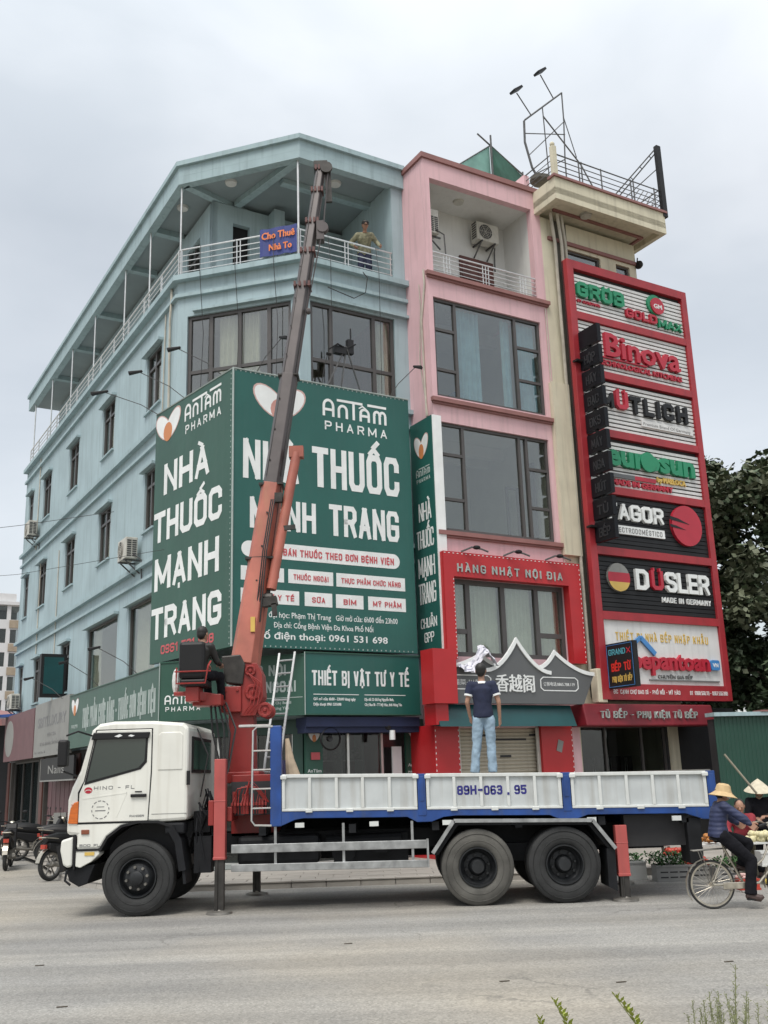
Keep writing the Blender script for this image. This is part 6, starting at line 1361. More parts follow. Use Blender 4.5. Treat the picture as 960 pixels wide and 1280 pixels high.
def hand(mb, w, d, n, s, k=1.0, curl=.5):     # wrist, finger direction, palm normal, +1/-1 thumb side
    d = d.normalized(); n = (n-d*n.dot(d)).normalized(); a = d.cross(n)*s
    mb.bar(w-d*.01, w+d*.085*k, .075*k, .028*k, up=n, w2=.08*k, h2=.024*k)
    for i, L in enumerate((.070, .080, .074, .058)):
        b = w+d*.08*k+a*(.028-.0187*i)*k; p = [b]; q = b; ang = 0
        for seg in (.42, .32, .26):
            ang += curl*.75; q = q+(d*math.cos(ang)+n*math.sin(ang))*L*seg*k; p.append(q)
        mb.tube(p, [.0095*k, .009*k, .008*k, .006*k], 6)
    b = w+d*.02*k+a*.036*k; t1 = b+(d*.7+a*.6+n*.3)*.038*k; t2 = t1+(d*.9+a*.1+n*.5)*.03*k; mb.tube([b, t1, t2], [.013*k, .011*k, .008*k], 6)
def person(label, org, face, J, top, bottom, sleeves, tm, bm_, shoe=m_shoe, hair='short', hat=None, headrot=(0, 0), fit=1.0, bellf=1.0, curls=.5, mask=False, cuff=None, group=None):
    """J: joints in body axes x right, y forward, z up; face: yaw"""
    t = T('person', label, 'person', org, 'w', group); Rz = Matrix.Rotation(face, 3, 'Z'); O_ = Vector(org)
    g = {k: O_+Rz @ Vector(v) for k, v in J.items()}
    sx = Rz @ Vector((1, 0, 0)); f = fit
    def trunk(mb, k): oval(mb, [g['pel']+(g['pel']-g['spi'])*.45, g['pel'], g['spi'], g['che'], g['che'].lerp(g['nek'], .55)], [(.162*k, .130*k), (.160*k, .126*k), (.138*k, .103*k), (.165*k, .112*k), (.10*k, .075*k)], sx)
    mb = MB(); trunk(mb, .9)
    mb.tube([g['nek']-Vector((0, 0, .05)), g['nek'], g['hed']], [.065, .053, .052], 12)
    for s in 'LR':
        limb(mb, g['sh'+s], g['el'+s], .052, .038); limb(mb, g['el'+s], g['wr'+s], .038, .026); mb.tube([g['che'], g['sh'+s]], [.07, .05], 10)
        limb(mb, g['hi'+s], g['kn'+s], .08, .05); limb(mb, g['kn'+s], g['an'+s], .05, .034)
    hd = MB(); hd.v, hd.f, hd.m = mb.v, mb.f, mb.m; mb = MB(); to_mb(fuse(hd, .012, 4), mb)
    hc = g['hed']; hr = Matrix.Rotation(face+headrot[0], 3, 'Z') @ Matrix.Rotation(headrot[1], 3, 'X')
    H_ = lambda x, y, z: hc+hr @ Vector((x, y, z))
    mb.ball(H_(0, .01, .09), (.076, .096, .112), 14, 10, hr); mb.ball(H_(0, .035, .03), (.055, .06, .06), 12, 8, hr)
    mb.tube([H_(0, .098, .105), H_(0, .118, .075), H_(0, .098, .065)], [.010, .015, .010], 6)
    for s in (-1, 1): mb.ball(H_(s*.077, -.005, .085), (.010, .022, .032), 8, 6, hr); mb.ball(H_(s*.03, .093, .105), (.018, .012, .009), 8, 5, hr)
    mb.ball(H_(0, .092, .040), (.026, .012, .007), 8, 5, hr)
    for sd, e, w in ((-1, 'elL', 'wrL'), (1, 'elR', 'wrR')):
        d = g[w]-g[e]; hand(mb, g[w], d, (Rz @ Vector((-sd, .3, 0))) if abs(d.normalized().z) > .5 else Vector((0, 0, -1)), -1 if sd < 0 else 1, curl=curls)
    body = obj(mb, 'body', m_skin, t, smooth=True)
    eb = MB()
    for s in (-1, 1): eb.ball(H_(s*.03, .102, .104), (.009, .005, .006), 8, 5, hr)
    obj(eb, 'eyes', m_hair, body)
    if hat: obj(MB().ball(H_(0, -.03, .075), (.078, .078, .085), 12, 8, hr), 'hair', m_hair, t, smooth=True)
    elif hair == 'short': obj(MB().ball(H_(0, -.014, .122), (.085, .095, .095), 14, 9, hr).ball(H_(0, -.045, .085), (.074, .062, .085), 12, 8, hr), 'hair', m_hair, t, smooth=True)
    else: obj(MB().ball(H_(0, -.015, .115), (.083, .094, .096), 12, 8, hr).tube([H_(0, -.07, .1), H_(0, -.10, .02), H_(0, -.09, -.10)], [.06, .055, .02], 8), 'hair', m_hair, t, smooth=True)
    sm = MB(); trunk(sm, 1.08*f); ssub = .62
    for s in 'LR':
        sm.tube([g['che'].lerp(g['nek'], .3), g['sh'+s]], [.085*f, .066*f], 12)
        if sleeves: limb(sm, g['sh'+s], g['el'+s], .070*f, .056*f); limb(sm, g['el'+s], g['wr'+s].lerp(g['el'+s], .06), .056*f, .040*f)
        else: e_ = g['sh'+s].lerp(g['el'+s], ssub); sm.ball(g['sh'+s], .068, 12, 8); sm.tube([g['sh'+s], e_], [.068, .066], 14)
    q = MB(); to_mb(fuse(sm, .012, 5, fold=.018, fsize=.16), q); sh_ = obj(q, top, tm, t, smooth=True)
    if cuff:
        cm = MB()
        for s in 'LR': e_ = g['sh'+s].lerp(g['el'+s], ssub); d = (g['el'+s]-g['sh'+s]).normalized(); cm.tube([e_-d*.022, e_+d*.006], [.0685, .0685], 16)
        cm.tube([g['nek']+Vector((0, 0, -.040)), g['nek']+Vector((0, 0, -.005))], [.078, .064], 16); obj(cm, 'white_trim', cuff, sh_, smooth=True)
    pm = MB(); oval(pm, [g['pel'].lerp(g['spi'], .35), g['pel'], g['pel']+(g['pel']-g['spi'])*.5], [(.148*f, .108*f), (.165*f, .125*f), (.13*f, .10*f)], sx)
    for s in 'LR': limb(pm, g['hi'+s], g['kn'+s], .098*f, .078*f*bellf); pm.tube([g['kn'+s], g['kn'+s].lerp(g['an'+s], .5), g['an'+s]+Vector((0, 0, -.01))], [.078*f*bellf, .072*f*bellf, .078*f*bellf], 14)
    q = MB(); to_mb(fuse(pm, .012, 5, fold=.03, fsize=.10), q); obj(q, bottom, bm_, t, smooth=True)
    for s in 'LR':
        a, b = g['an'+s], g['to'+s]; d = (b-a).normalized()
        obj(MB().tube([a-d*.06+Vector((0, 0, -.03)), a+Vector((0, 0, -.035)), a+d*.12+Vector((0, 0, -.04)), b+d*.05+Vector((0, 0, -.01))], [.035, .05, .045, .025], 10), 'shoe', shoe, t, smooth=True)
    if mask: obj(MB().ball(H_(0, .055, .045), (.068, .062, .05), 10, 7, hr), 'face_mask', m_txt, t, smooth=True)
    if hat == 'bucket':
        mbh = MB(); prf = [(.001, .20), (.06, .195), (.09, .17), (.102, .12), (.112, .085), (.15, .055), (.19, .03), (.188, .025), (.145, .05), (.10, .08), (.09, .12)]
        q = MB().lathe(prf, (0, 0, 0), 'z', 24); mbh.v = [tuple(hc+hr @ Matrix.Rotation(-.08, 3, 'X') @ Vector(v)) for v in q.v]; mbh.f = q.f; mbh.m = q.m; obj(mbh, 'hat', m_straw, t, smooth=True)
    if hat == 'cone':
        q = MB().lathe([(.001, .26), (.08, .20), (.235, .055), (.23, .05), (.07, .185), (.001, .24)], (0, 0, 0), 'z', 24); mbh = MB(); mbh.v = [tuple(hc+hr @ Vector(v)) for v in q.v]; mbh.f = q.f; mbh.m = q.m; obj(mbh, 'hat', m_palm, t, smooth=True)
        obj(MB().tube([H_(-.08, .02, .1), H_(-.05, .05, -.02), H_(0, .06, -.05), H_(.05, .05, -.02), H_(.08, .02, .1)], .012, 6), 'chin_scarf', m_khaki, t)
    if hat == 'cap':
        q = MB().lathe([(.001, .215), (.05, .21), (.085, .18), (.095, .12), (.094, .11)], (0, 0, 0), 'z', 20); q.add([(-.07, .07, .118), (.07, .07, .118), (.05, .17, .105), (-.05, .17, .105), (-.07, .07, .125), (.07, .07, .125), (.05, .17, .11), (-.05, .17, .11)], [(0, 1, 2, 3), (7, 6, 5, 4), (0, 4, 5, 1), (1, 5, 6, 2), (2, 6, 7, 3), (3, 7, 4, 0)])
        mbh = MB(); mbh.v = [tuple(hc+hr @ Vector(v)) for v in q.v]; mbh.f = q.f; mbh.m = q.m; obj(mbh, 'hat', m_hair, t, smooth=True)
    return t
def stand(h=1.65, spread=.11, **k):
    J = dict(pel=(0, 0, .54*h), spi=(0, -.01, .64*h), che=(0, 0, .76*h), nek=(0, .0, .835*h), hed=(0, .015, .875*h), shL=(-.17, 0, .80*h), shR=(.17, 0, .80*h), elL=(-.22, -.02, .63*h), elR=(.22, -.02, .63*h),
             wrL=(-.215, .05, .48*h), wrR=(.215, .05, .48*h), hiL=(-.085, 0, .50*h), hiR=(.085, 0, .50*h), knL=(-.10, .02, .28*h), knR=(.10, .02, .28*h), anL=(-spread, 0, .055*h), anR=(spread, 0, .055*h), toL=(-spread-.02, .13, .03*h), toR=(spread+.02, .13, .03*h))
    J.update(k); return J
# man standing on the truck bed, seen from behind looking up at the houses
person('man in navy T-shirt and pale jeans standing on the truck bed, seen from behind', (1.42, 15.75, 1.77), R(-4),
       stand(1.70, elL=(-.235, -.02, 1.10), wrL=(-.20, .06, .88), elR=(.245, -.02, 1.09), wrR=(.25, .04, .84), knL=(-.12, .02, .47), knR=(.095, .02, .47), anL=(-.175, 0, .06), anR=(.10, 0, .06), toL=(-.2, .14, .04), toR=(.12, .14, .04), pel=(0, 0, .93), spi=(0, -.01, 1.07)),
       'tshirt', 'jeans', False, m_navy, m_jeans, headrot=(-.15, .12), cuff=m_txt, bellf=1.0, fit=.93)
# worker leaning over the terrace railing
p0 = to_w((-.98, 1.35, 13.9), 's')
person('worker in faded camouflage jacket and black cap leaning on the terrace railing', tuple(p0), ROT+math.pi+R(-25),
       stand(1.62, pel=(0, -.10, .86), spi=(0, -.02, 1.02), che=(0, .12, 1.20), nek=(0, .20, 1.32), hed=(.0, .25, 1.37), shL=(-.17, .13, 1.26), shR=(.17, .13, 1.26), elL=(-.33, .05, 1.08), elR=(.36, .0, 1.10), wrL=(-.38, .24, .90), wrR=(.27, .16, .92), hiL=(-.08, -.08, .80), hiR=(.08, -.08, .80)),
       'jacket', 'trousers', True, m_camo, m_navy, hat='cap', headrot=(.15, -.45), fit=1.08)
# crane operator seen from behind in his seat
person('crane operator in black jacket and hood sitting on the high black seat', (-2.93, 15.62, 2.75), R(-20),
       dict(pel=(0, .02, .68), spi=(.02, .0, .86), che=(.05, .0, 1.04), nek=(.04, .04, 1.15), hed=(.03, .06, 1.20), shL=(-.13, .02, 1.10), shR=(.20, .02, 1.08), elL=(-.18, .16, .90), elR=(.24, .14, .86), wrL=(-.12, .38, .86), wrR=(.16, .38, .84), hiL=(-.09, .08, .66), hiR=(.10, .08, .66), knL=(-.12, .46, .66), knR=(.12, .46, .66), anL=(-.12, .52, .30), anR=(.12, .52, .30), toL=(-.13, .65, .27), toR=(.13, .65, .27)),
       'jacket', 'trousers', True, m_hair, m_trous, fit=.9)

# ---------------- cyclist ----------------
BY = 14.15; RX = 4.16; FX = 5.19; WR = .30
bk = T('bicycle', 'old champagne coloured city bicycle with a front basket and rear rack', 'bicycle', (4.7, BY, 0), 'w')
def bwheel(x):
    w_ = obj(MB().lathe([(WR-.022, -.014), (WR-.006, -.018), (WR+.006, 0), (WR-.006, .018), (WR-.022, .014)], (x, BY, WR+.006), 'y', 40, close=True), 'wheel', m_tyre, bk, smooth=True)
    obj(MB().lathe([(WR-.045, -.012), (WR-.022, -.014), (WR-.022, .014), (WR-.045, .012)], (x, BY, WR+.006), 'y', 40, close=True), 'rim', m_chrome, w_, smooth=True)
    mb = MB().tube([(x, BY-.045, WR), (x, BY+.045, WR)], .022, 8)
    for k in range(28): a = k*2*math.pi/28; sg_ = .03 if k % 2 else -.03; mb.tube([(x+.02*math.cos(a+.8), BY+sg_, WR+.02*math.sin(a+.8)), (x+(WR-.04)*math.cos(a), BY, WR+.006+(WR-.04)*math.sin(a))], .0018, 3, cap=False)
    obj(mb, 'spokes', m_chrome, w_)
bwheel(RX); bwheel(FX)
BB = (RX+.43, BY, .28); ST = (RX+.20, BY, .78); HD = (FX-.16, BY, .88); HL = (FX-.10, BY, .66)
mb = MB().tube([BB, ST], .016, 8).tube([HD, HL], .019, 8).tube([HL, (FX-.25, BY, .46), (BB[0]+.2, BY, .31), BB], .018, 8).tube([HD, (FX-.32, BY, .60), (BB[0]+.08, BY, .44), (BB[0]-.05, BY, .45)], .014, 8)
for s in (-.05, .05): mb.tube([BB, (RX, BY+s, WR)], .010, 6).tube([(ST[0]+.02, BY, .70), (RX, BY+s, WR)], .008, 6).tube([HL, (FX-.04, BY+s, .5), (FX, BY+s, WR)], .010, 6)
mb.tube([ST, (ST[0]-.03, BY, .86)], .012, 6)
obj(mb, 'frame', m_chrome, bk, smooth=True)
obj(MB().ball((ST[0]-.05, BY, .88), (.13, .085, .035), 10, 6), 'saddle', m_black, bk, smooth=True)
mb = MB().tube([HD, (FX-.20, BY, 1.02), (FX-.24, BY, 1.05)], .013, 6)
for s in (-1, 1): mb.tube([(FX-.24, BY, 1.05), (FX-.24, BY+s*.18, 1.07), (FX-.38, BY+s*.27, 1.04)], .011, 6)
hb = obj(mb, 'handlebar', m_chrome, bk, smooth=True); obj(MB().tube([(FX-.30, BY-.23, 1.055), (FX-.42, BY-.285, 1.03)], .016, 8).tube([(FX-.30, BY+.23, 1.055), (FX-.42, BY+.285, 1.03)], .016, 8), 'grip', m_black, hb)
mb = MB()
for z, e in ((.80, .0), (.88, .01), (.98, .03)):
    mb.tube([(FX-.10-e, BY-.15-e, z), (FX+.18+e, BY-.15-e, z), (FX+.18+e, BY+.15+e, z), (FX-.10-e, BY+.15+e, z)], .006, 5, close=True)
for k in range(6):
    for s in (-.16, .16): mb.tube([(FX-.09+k*.055, BY+s*.95, .80), (FX-.11+k*.06, BY+s*1.1, .98)], .004, 4)
for k in range(5): mb.tube([(FX+.18, BY-.14+k*.07, .80), (FX+.21, BY-.15+k*.075, .98)], .004, 4).tube([(FX-.1, BY-.14+k*.07, .80), (FX+.18, BY-.14+k*.07, .80)], .004, 4)
obj(mb, 'basket', m_steel, bk)
mb = MB()
for s in (-.06, 0, .06): mb.tube([(RX-.22, BY+s, .73), (RX+.25, BY+s, .75)], .007, 5)
for s in (-.07, .07): mb.tube([(RX-.12, BY+s, .73), (RX, BY+s, WR)], .006, 5)
obj(mb, 'rear_rack', m_steel, bk)
for x, a0_, a1_ in ((RX, 25, 215), (FX, 20, 190)):
    pts = [(x+(WR+.035)*math.cos(R(a0_+(a1_-a0_)*i/12)), BY, WR+(WR+.035)*math.sin(R(a0_+(a1_-a0_)*i/12))) for i in range(13)]; mb = MB()
    for i in range(12): mb.bar(pts[i], pts[i+1], .055, .004, up=((pts[i][0]-x), 0, pts[i][2]-WR))
    obj(mb, 'mudguard', m_chrome, bk)
mb = MB().lathe([(.09, -.003), (.095, .003)], (BB[0], BY-.05, BB[2]), 'y', 20, close=False).bar((BB[0], BY-.07, BB[2]), (BB[0]+.03, BY-.07, BB[2]-.16), .02, .012).bar((BB[0], BY+.07, BB[2]), (BB[0]-.03, BY+.07, BB[2]+.16), .02, .012).bar((RX, BY-.05, WR+.03), (BB[0], BY-.05, BB[2]+.09), .006, .006).bar((RX, BY-.05, WR-.03), (BB[0], BY-.05, BB[2]-.09), .006, .006)
cr_ = obj(mb, 'crank', m_steel, bk); obj(MB().box(BB[0]-.02, BB[0]+.08, BY-.16, BY-.08, BB[2]-.17, BB[2]-.145).box(BB[0]-.08, BB[0]+.02, BY+.08, BY+.16, BB[2]+.15, BB[2]+.175), 'pedal', m_black, cr_)
obj(MB().box(BB[0]-.30, BB[0]+.02, BY-.08, BY-.065, .245, .33), 'chain_case', m_chrome, bk, bevel=.01)
q = ST[0]-.06-RX
person('cyclist in navy quilted jacket, straw bucket hat and face mask riding the bicycle', (RX, BY, 0), -math.pi/2,
       dict(pel=(0, q+.02, .95), spi=(0, q+.03, 1.08), che=(0, q+.07, 1.24), nek=(0, q+.10, 1.35), hed=(0, q+.13, 1.385), shL=(-.15, q+.09, 1.29), shR=(.15, q+.09, 1.29), elL=(-.23, q+.30, 1.10), elR=(.23, q+.31, 1.12), wrL=(-.26, FX-.42-RX-.10, 1.05), wrR=(.26, FX-.42-RX-.10, 1.06),
            hiL=(-.09, q+.04, .91), hiR=(.09, q+.04, .91), knL=(-.11, q+.43, .80), knR=(.11, q+.38, .60), anL=(-.11, BB[0]-RX+.02, .52), anR=(.12, BB[0]-RX+.03, .19), toL=(-.11, BB[0]-RX+.12, .49), toR=(.12, BB[0]-RX+.14, .17)),
       'quilted_jacket', 'trousers', True, m_puffer, m_trous, hat='bucket', mask=True, hair='long', fit=.98, bellf=1.0, headrot=(0, -.1), curls=1.1)

# ---------------- market stall and vendors ----------------
person('street vendor in dark clothes and pale conical hat standing behind the fruit trays', (6.22, 17.9, .0), math.pi-.3, stand(1.52, elL=(-.22, .1, .98), wrL=(-.08, .28, .98), elR=(.22, .1, .98), wrR=(.10, .28, .95)), 'jacket', 'trousers', True, m_trous, m_trous, hat='cone', headrot=(.2, -.2))
person('crouching vendor in maroon top and khaki sleeves behind the bicycle', (5.78, 17.6, .0), math.pi-.6, stand(1.22, elL=(-.2, .15, .8), wrL=(-.05, .25, .95), elR=(.2, .15, .8), wrR=(.1, .3, .7)), 'jacket', 'trousers', True, m_maroon, m_khaki, headrot=(.3, -.3), hair='long')
m_crate = M('grey_plastic_crate', (.27, .27, .26), .6, var=.15); m_leaf = M('leafy_green', (.035, .11, .025), .7, var=.5, scale=12); m_mango = M('yellow_fruit', (.55, .42, .06), .45, var=.2, scale=10); m_redf = M('red_fruit', (.42, .05, .03), .4, var=.3, scale=12); m_pale = M('pale_fruit', (.60, .55, .33), .5, var=.15, scale=10); m_orf = M('orange_fruit', (.42, .17, .04), .45, var=.2, scale=10)
m_styro = M('white_foam_box', (.62, .63, .61), .8, var=.1)
def crate(x, y, z, w, d, h, mat, label, slots=True, nm='crate', grp=None):
    t = T(nm, label, 'crate', (x, y, z), 'w', grp); mb = MB()
    mb.box(x-w/2, x+w/2, y-d/2, y+d/2, z, z+.02)
    for a, b, c, d_ in ((x-w/2, x+w/2, y-d/2, y-d/2+.02), (x-w/2, x+w/2, y+d/2-.02, y+d/2), (x-w/2, x-w/2+.02, y-d/2+.02, y+d/2-.02), (x+w/2-.02, x+w/2, y-d/2+.02, y+d/2-.02)): mb.box(a, b, c, d_, z+.02, z+h)
    mb.box(x-w/2-.012, x+w/2+.012, y-d/2-.012, y-d/2-.001, z+h-.03, z+h); mb.box(x-w/2-.012, x+w/2+.012, y-d/2-.012, y-d/2-.001, z, z+.03)
    obj(mb, 'shell', mat, t)
    if slots:
        s_ = MB()
        for k in range(2):
            for j in range(3): s_.box(x-w/2+.06+j*w*.3, x-w/2+.06+j*w*.3+w*.24, y-d/2-.004, y-d/2-.0005, z+.06+k*.08, z+.08+k*.08)
        obj(s_, 'slot', m_dark, t)
    return t
def fruits(x, y, z, w, d, n, r, mat, label, nm, lay=2):
    mb = MB()
    for l in range(lay):
        for k in range(n):
            mb.ball((x+random.uniform(-w/2, w/2)*(1-.25*l), y+random.uniform(-d/2, d/2)*(1-.25*l), z+r*.8+l*r*1.2), (r*random.uniform(.85, 1.1), r*random.uniform(.85, 1.1), r*random.uniform(.8, 1.05)), 8, 6)
    o = solo(mb, nm, mat, label, 'fruit', (x, y, z), 'w', smooth=True); o['kind'] = 'stuff'; return o
def greens(x, y, z, w, d, n, label, nm, cat, mat, h=.2):
    mb = MB()
    for k in range(n):
        a = random.uniform(0, 6.28); px, py, pz = x+random.uniform(-w/2, w/2), y+random.uniform(-d/2, d/2), z+random.uniform(0, h); L = random.uniform(.05, .1); e = random.uniform(.2, 1.2)
        dx, dy, dz = math.cos(a)*math.cos(e), math.sin(a)*math.cos(e), math.sin(e); sx, sy = -math.sin(a)*.02, math.cos(a)*.02
        mb.add([(px, py, pz), (px+dx*L*.5+sx, py+dy*L*.5+sy, pz+dz*L*.5), (px+dx*L, py+dy*L, pz+dz*L*.8), (px+dx*L*.5-sx, py+dy*L*.5-sy, pz+dz*L*.5)], [(0, 1, 2, 3)])
    o = solo(mb, nm, mat, label, cat, (x, y, z), 'w'); o['kind'] = 'stuff'; return o
crate(4.55, 17.75, .0, .52, .36, .26, m_crate, 'grey plastic crate of leafy vegetables on the ground under the truck tail')
greens(4.50, 17.75, .24, .62, .38, 420, 'heap of dark green leaf vegetables on the grey crate', 'leafy_vegetables', 'vegetables', m_leaf)
crate(5.07, 17.95, .0, .36, .34, .24, m_crate, 'smaller grey crate of red fruit beside the leafy vegetables'); fruits(5.05, 17.95, .22, .42, .34, 26, .045, m_redf, 'pile of red fruit on the smaller grey crate', 'red_fruit')
def table(x, y, w, d, h, label):
    t = T('market_table', label, 'table', (x, y, 0), 'w'); obj(MB().box(x-w/2, x+w/2, y-d/2, y+d/2, h-.03, h), 'table_top', m_styro, t)
    lg = MB().box(-.02, .02, -.02, .02, 0, h-.03).mesh('leg'); lg.materials.append(m_steel)
    for sx in (-1, 1):
        for sy in (-1, 1):
            o = bpy.data.objects.new('leg', lg); COL.objects.link(o); o.parent = t; o.location = (sx*(w/2-.04), sy*(d/2-.04), 0)
table(4.35, 18.7, .9, .5, .52, 'low white market table of yellow melons behind the outrigger leg'); fruits(4.35, 18.6, .52, .75, .35, 9, .10, m_mango, 'large yellow melons on the low table seen under the truck bed', 'yellow_melons', 1)
table(6.3, 17.2, 1.5, .6, .62, 'white market table heaped with pale fruit in front of the vendors'); fruits(6.3, 17.1, .62, 1.4, .45, 60, .055, m_pale, 'heap of pale yellow fruit on the white market table', 'pale_fruit')
crate(6.0, 16.75, .28, .6, .3, .22, m_styro, 'white foam box in front of the market table', slots=False, nm='foam_box'); fruits(6.2, 16.6, .02, .9, .3, 40, .045, m_mango, 'row of yellow fruit on the ground below the white foam box', 'yellow_fruit', 3)
fruits(5.45, 18.3, .55, .3, .3, 14, .05, m_orf, 'small pile of orange fruit beside the mud flap', 'orange_fruit'); table(5.5, 18.4, .6, .5, .52, 'small market table carrying the orange fruit')
crate(5.3, 16.2, .0, .3, .22, .16, m_redf, 'small red tray of fruit seen through the rear bicycle wheel', slots=False, nm='tray'); fruits(5.3, 16.2, .15, .26, .18, 20, .03, m_hpink, 'pink fruit in the small red tray', 'pink_fruit')
o = T('market_umbrella_pole', 'bamboo pole slanting up from the stall to the tail of the truck', 'pole', (5.6, 17.5, .8), 'w'); obj(MB().tube([(5.62, 17.6, 2.0), (6.02, 17.4, 1.35)], .018, 8), 'bamboo', m_khaki, o)

crate(3.95, 18.2, .0, .55, .4, .30, m_styro, 'white foam box on the kerb behind the outrigger leg', slots=False, nm='foam_box'); greens(3.95, 18.2, .28, .5, .35, 240, 'bundles of green herbs in the foam box behind the outrigger leg', 'herb_bundles', 'vegetables', m_leaf, .12)
crate(4.85, 18.35, .1, .5, .4, .26, m_styro, 'white foam box behind the crates of vegetables', slots=False, nm='foam_box'); fruits(4.85, 18.35, .34, .44, .3, 30, .045, m_redf, 'red fruit heaped in the foam box behind the vegetable crates', 'red_fruit')
crate(5.35, 17.2, .0, .5, .4, .24, m_crate, 'grey crate of mixed greens near the rear bicycle wheel'); greens(5.35, 17.2, .22, .46, .34, 260, 'loose greens piled on the crate near the rear bicycle wheel', 'leafy_vegetables', 'vegetables', m_leaf, .14)
table(7.4, 18.6, 1.4, .7, .7, 'long market table at the right edge in front of the green shed'); fruits(7.3, 18.5, .7, 1.2, .5, 50, .06, m_orf, 'orange fruit spread over the long table at the right edge', 'orange_fruit'); crate(6.75, 16.9, .0, .5, .35, .3, m_styro, 'white foam box at the right edge below the tables', slots=False, nm='foam_box')
# ---------------- green shed ----------------
sd = T('green_shed', 'dark green corrugated metal shed wall behind the fruit stall', 'shed', (9, 25, 0), 'w')
m_shed = M('green_corrugated_steel', (.014, .058, .040), .45, var=.12, scale=2, streak=.35, dirt=(.02, .05, .04))
SP = Pl((7.7, 24.6), (15.0, 26.4)); sheet = MB(); n = 64; prf_ = []
for i in range(n):
    s0 = i*.107; prf_ += [(s0, 0), (s0+.055, 0), (s0+.075, .022), (s0+.095, .022)]
for s_ in range(8):
    seg = prf_[s_*32:(s_+1)*32+1]; mb = MB(); vs = [SP(s, .0, o) for s, o in seg]+[SP(s, 2.95, o) for s, o in seg]; k = len(seg)
    mb.add(vs, [(i, i+1, k+i+1, k+i) for i in range(k-1)]); obj(mb, 'corrugated_sheet', m_shed, sd, fix=False)
obj(MB().pbox(SP, -.05, 6.9, 2.96, 3.05, -.3, .12), 'roof_edge', m_bluetrim, sd); obj(MB().pbox(SP, 1.2, 6.9, 3.051, 3.09, -.2, .14), 'roof_ridge', m_brown, sd); obj(MB().pbox(SP, 0, 6.8, 0, 2.9, -.3, -.05), 'inner_wall', m_dark, sd)

# ---------------- motorbikes ----------------
def motorbike(loc, yaw, label, paint):
    t = bpy.data.objects.new('motorbike', None); COL.objects.link(t); t.location = loc; t.rotation_euler.z = yaw; tag(t, label, 'motorbike', 'motorbikes parked along the side street'); ORG[t] = Vector((0, 0, 0)); t.empty_display_size = .2
    for x, nm in ((-.62, 0), (.62, 1)):
        w = obj(MB().lathe([(.24, -.04), (.275, -.045), (.30, -.02), (.305, 0), (.30, .02), (.275, .045), (.24, .04)], (x, 0, .305), 'y', 24, close=True), 'wheel', m_tyre, t, smooth=True)
        mb = MB().lathe([(.215, -.03), (.24, -.035), (.24, .035), (.215, .03)], (x, 0, .305), 'y', 24, close=True).tube([(x, -.07, .305), (x, .07, .305)], .05, 10)
        for k in range(6): a = k*math.pi/3; mb.bar((x, 0, .305), (x+.22*math.cos(a), 0, .305+.22*math.sin(a)), .02, .02)
        obj(mb, 'rim', m_steel, w)
    obj(MB().prism(XY(0), [(-.75, .74), (-.2, .66), (.12, .62), (.15, .50), (-.1, .42), (-.35, .45), (-.75, .60)][::-1], -.11, .11), 'body_fairing', paint, t, bevel=.03)
    obj(MB().prism(XY(0), [(.12, .35), (.42, .45), (.50, .95), (.42, 1.02), (.35, .90), (.28, .55), (.10, .42)], -.13, .13), 'leg_shield', paint, t, bevel=.03)
    obj(MB().tube([(-.78, 0, .80), (-.5, 0, .80), (-.15, 0, .77), (.05, 0, .73)], [.07, .12, .13, .08], 10), 'seat', m_black, t, smooth=True)
    obj(MB().box(-.25, .15, -.13, .13, .22, .46).tube([(.05, -.15, .28), (-.4, -.17, .28), (-.75, -.17, .34)], [.03, .04, .05], 8), 'engine', m_steel, t, bevel=.02)
    mb = MB().tube([(.45, 0, 1.0), (.62, 0, .31)], .03, 8)
    for s in (-1, 1): mb.tube([(.43, 0, 1.0), (.40, s*.2, 1.06), (.30, s*.33, 1.05)], .014, 6).tube([(.38, s*.25, 1.05), (.36, s*.28, 1.22)], .006, 5).ball((.36, s*.29, 1.26), (.015, .06, .04), 8, 5)
    obj(mb, 'handlebar', m_black, t); obj(MB().ball((.50, 0, .98), (.08, .10, .08), 10, 6), 'headlamp', m_chrome, t, smooth=True)
    mb = MB()
    for x, a0_, a1_ in ((.62, 20, 150), (-.62, 40, 170)):
        pts = [(x+.34*math.cos(R(a0_+(a1_-a0_)*i/8)), 0, .305+.34*math.sin(R(a0_+(a1_-a0_)*i/8))) for i in range(9)]
        for i in range(8): mb.bar(pts[i], pts[i+1], .11, .008, up=(pts[i][0]-x, 0, pts[i][2]-.305))
    obj(mb, 'mudguard', m_chrome if paint is not m_wood else m_steel, t)
    obj(MB().tube([(-.5, -.1, .80), (-.85, -.09, .84), (-.85, .09, .84), (-.5, .1, .80)], .012, 6), 'grab_rail', m_chrome, t); obj(MB().box(-.84, -.78, -.06, .06, .62, .70), 'tail_lamp', m_redf, t)
    return t
def mbk(rx, ry, z, deg, label, paint): motorbike((rx+.62*math.cos(R(deg)), ry+.62*math.sin(R(deg)), z), R(deg), label, paint)
mbk(-8.25, 25.25, .0, 22, 'maroon motorbike with chrome grab rail just left of the white cab', M('maroon_paint', (.14, .015, .02), .25, coat=.5))
mbk(-9.75, 27.4, .0, 30, 'black motorbike in the middle of the parked row left of the truck', m_black)
mbk(-8.9, 24.3, .0, 105, 'black motorbike seen end on at the left edge of the street', m_black)
mbk(-9.3, 29.0, .1, 10, 'dark motorbike furthest back beside the shop door', m_black)
mbk(-10.4, 28.6, .0, 25, 'dark motorbike between the two black ones, further along the side street', m_steeld)
mbk(-8.75, 26.6, .0, 15, 'dark motorbike just behind the maroon one', m_steeld)
mbk(-9.0, 30.4, .1, 5, 'dark motorbike parked by the folding doors', m_black)
mbk(-6.9, 21.3, .0, 60, 'motorbike mostly hidden behind the front bumper of the truck', m_black)
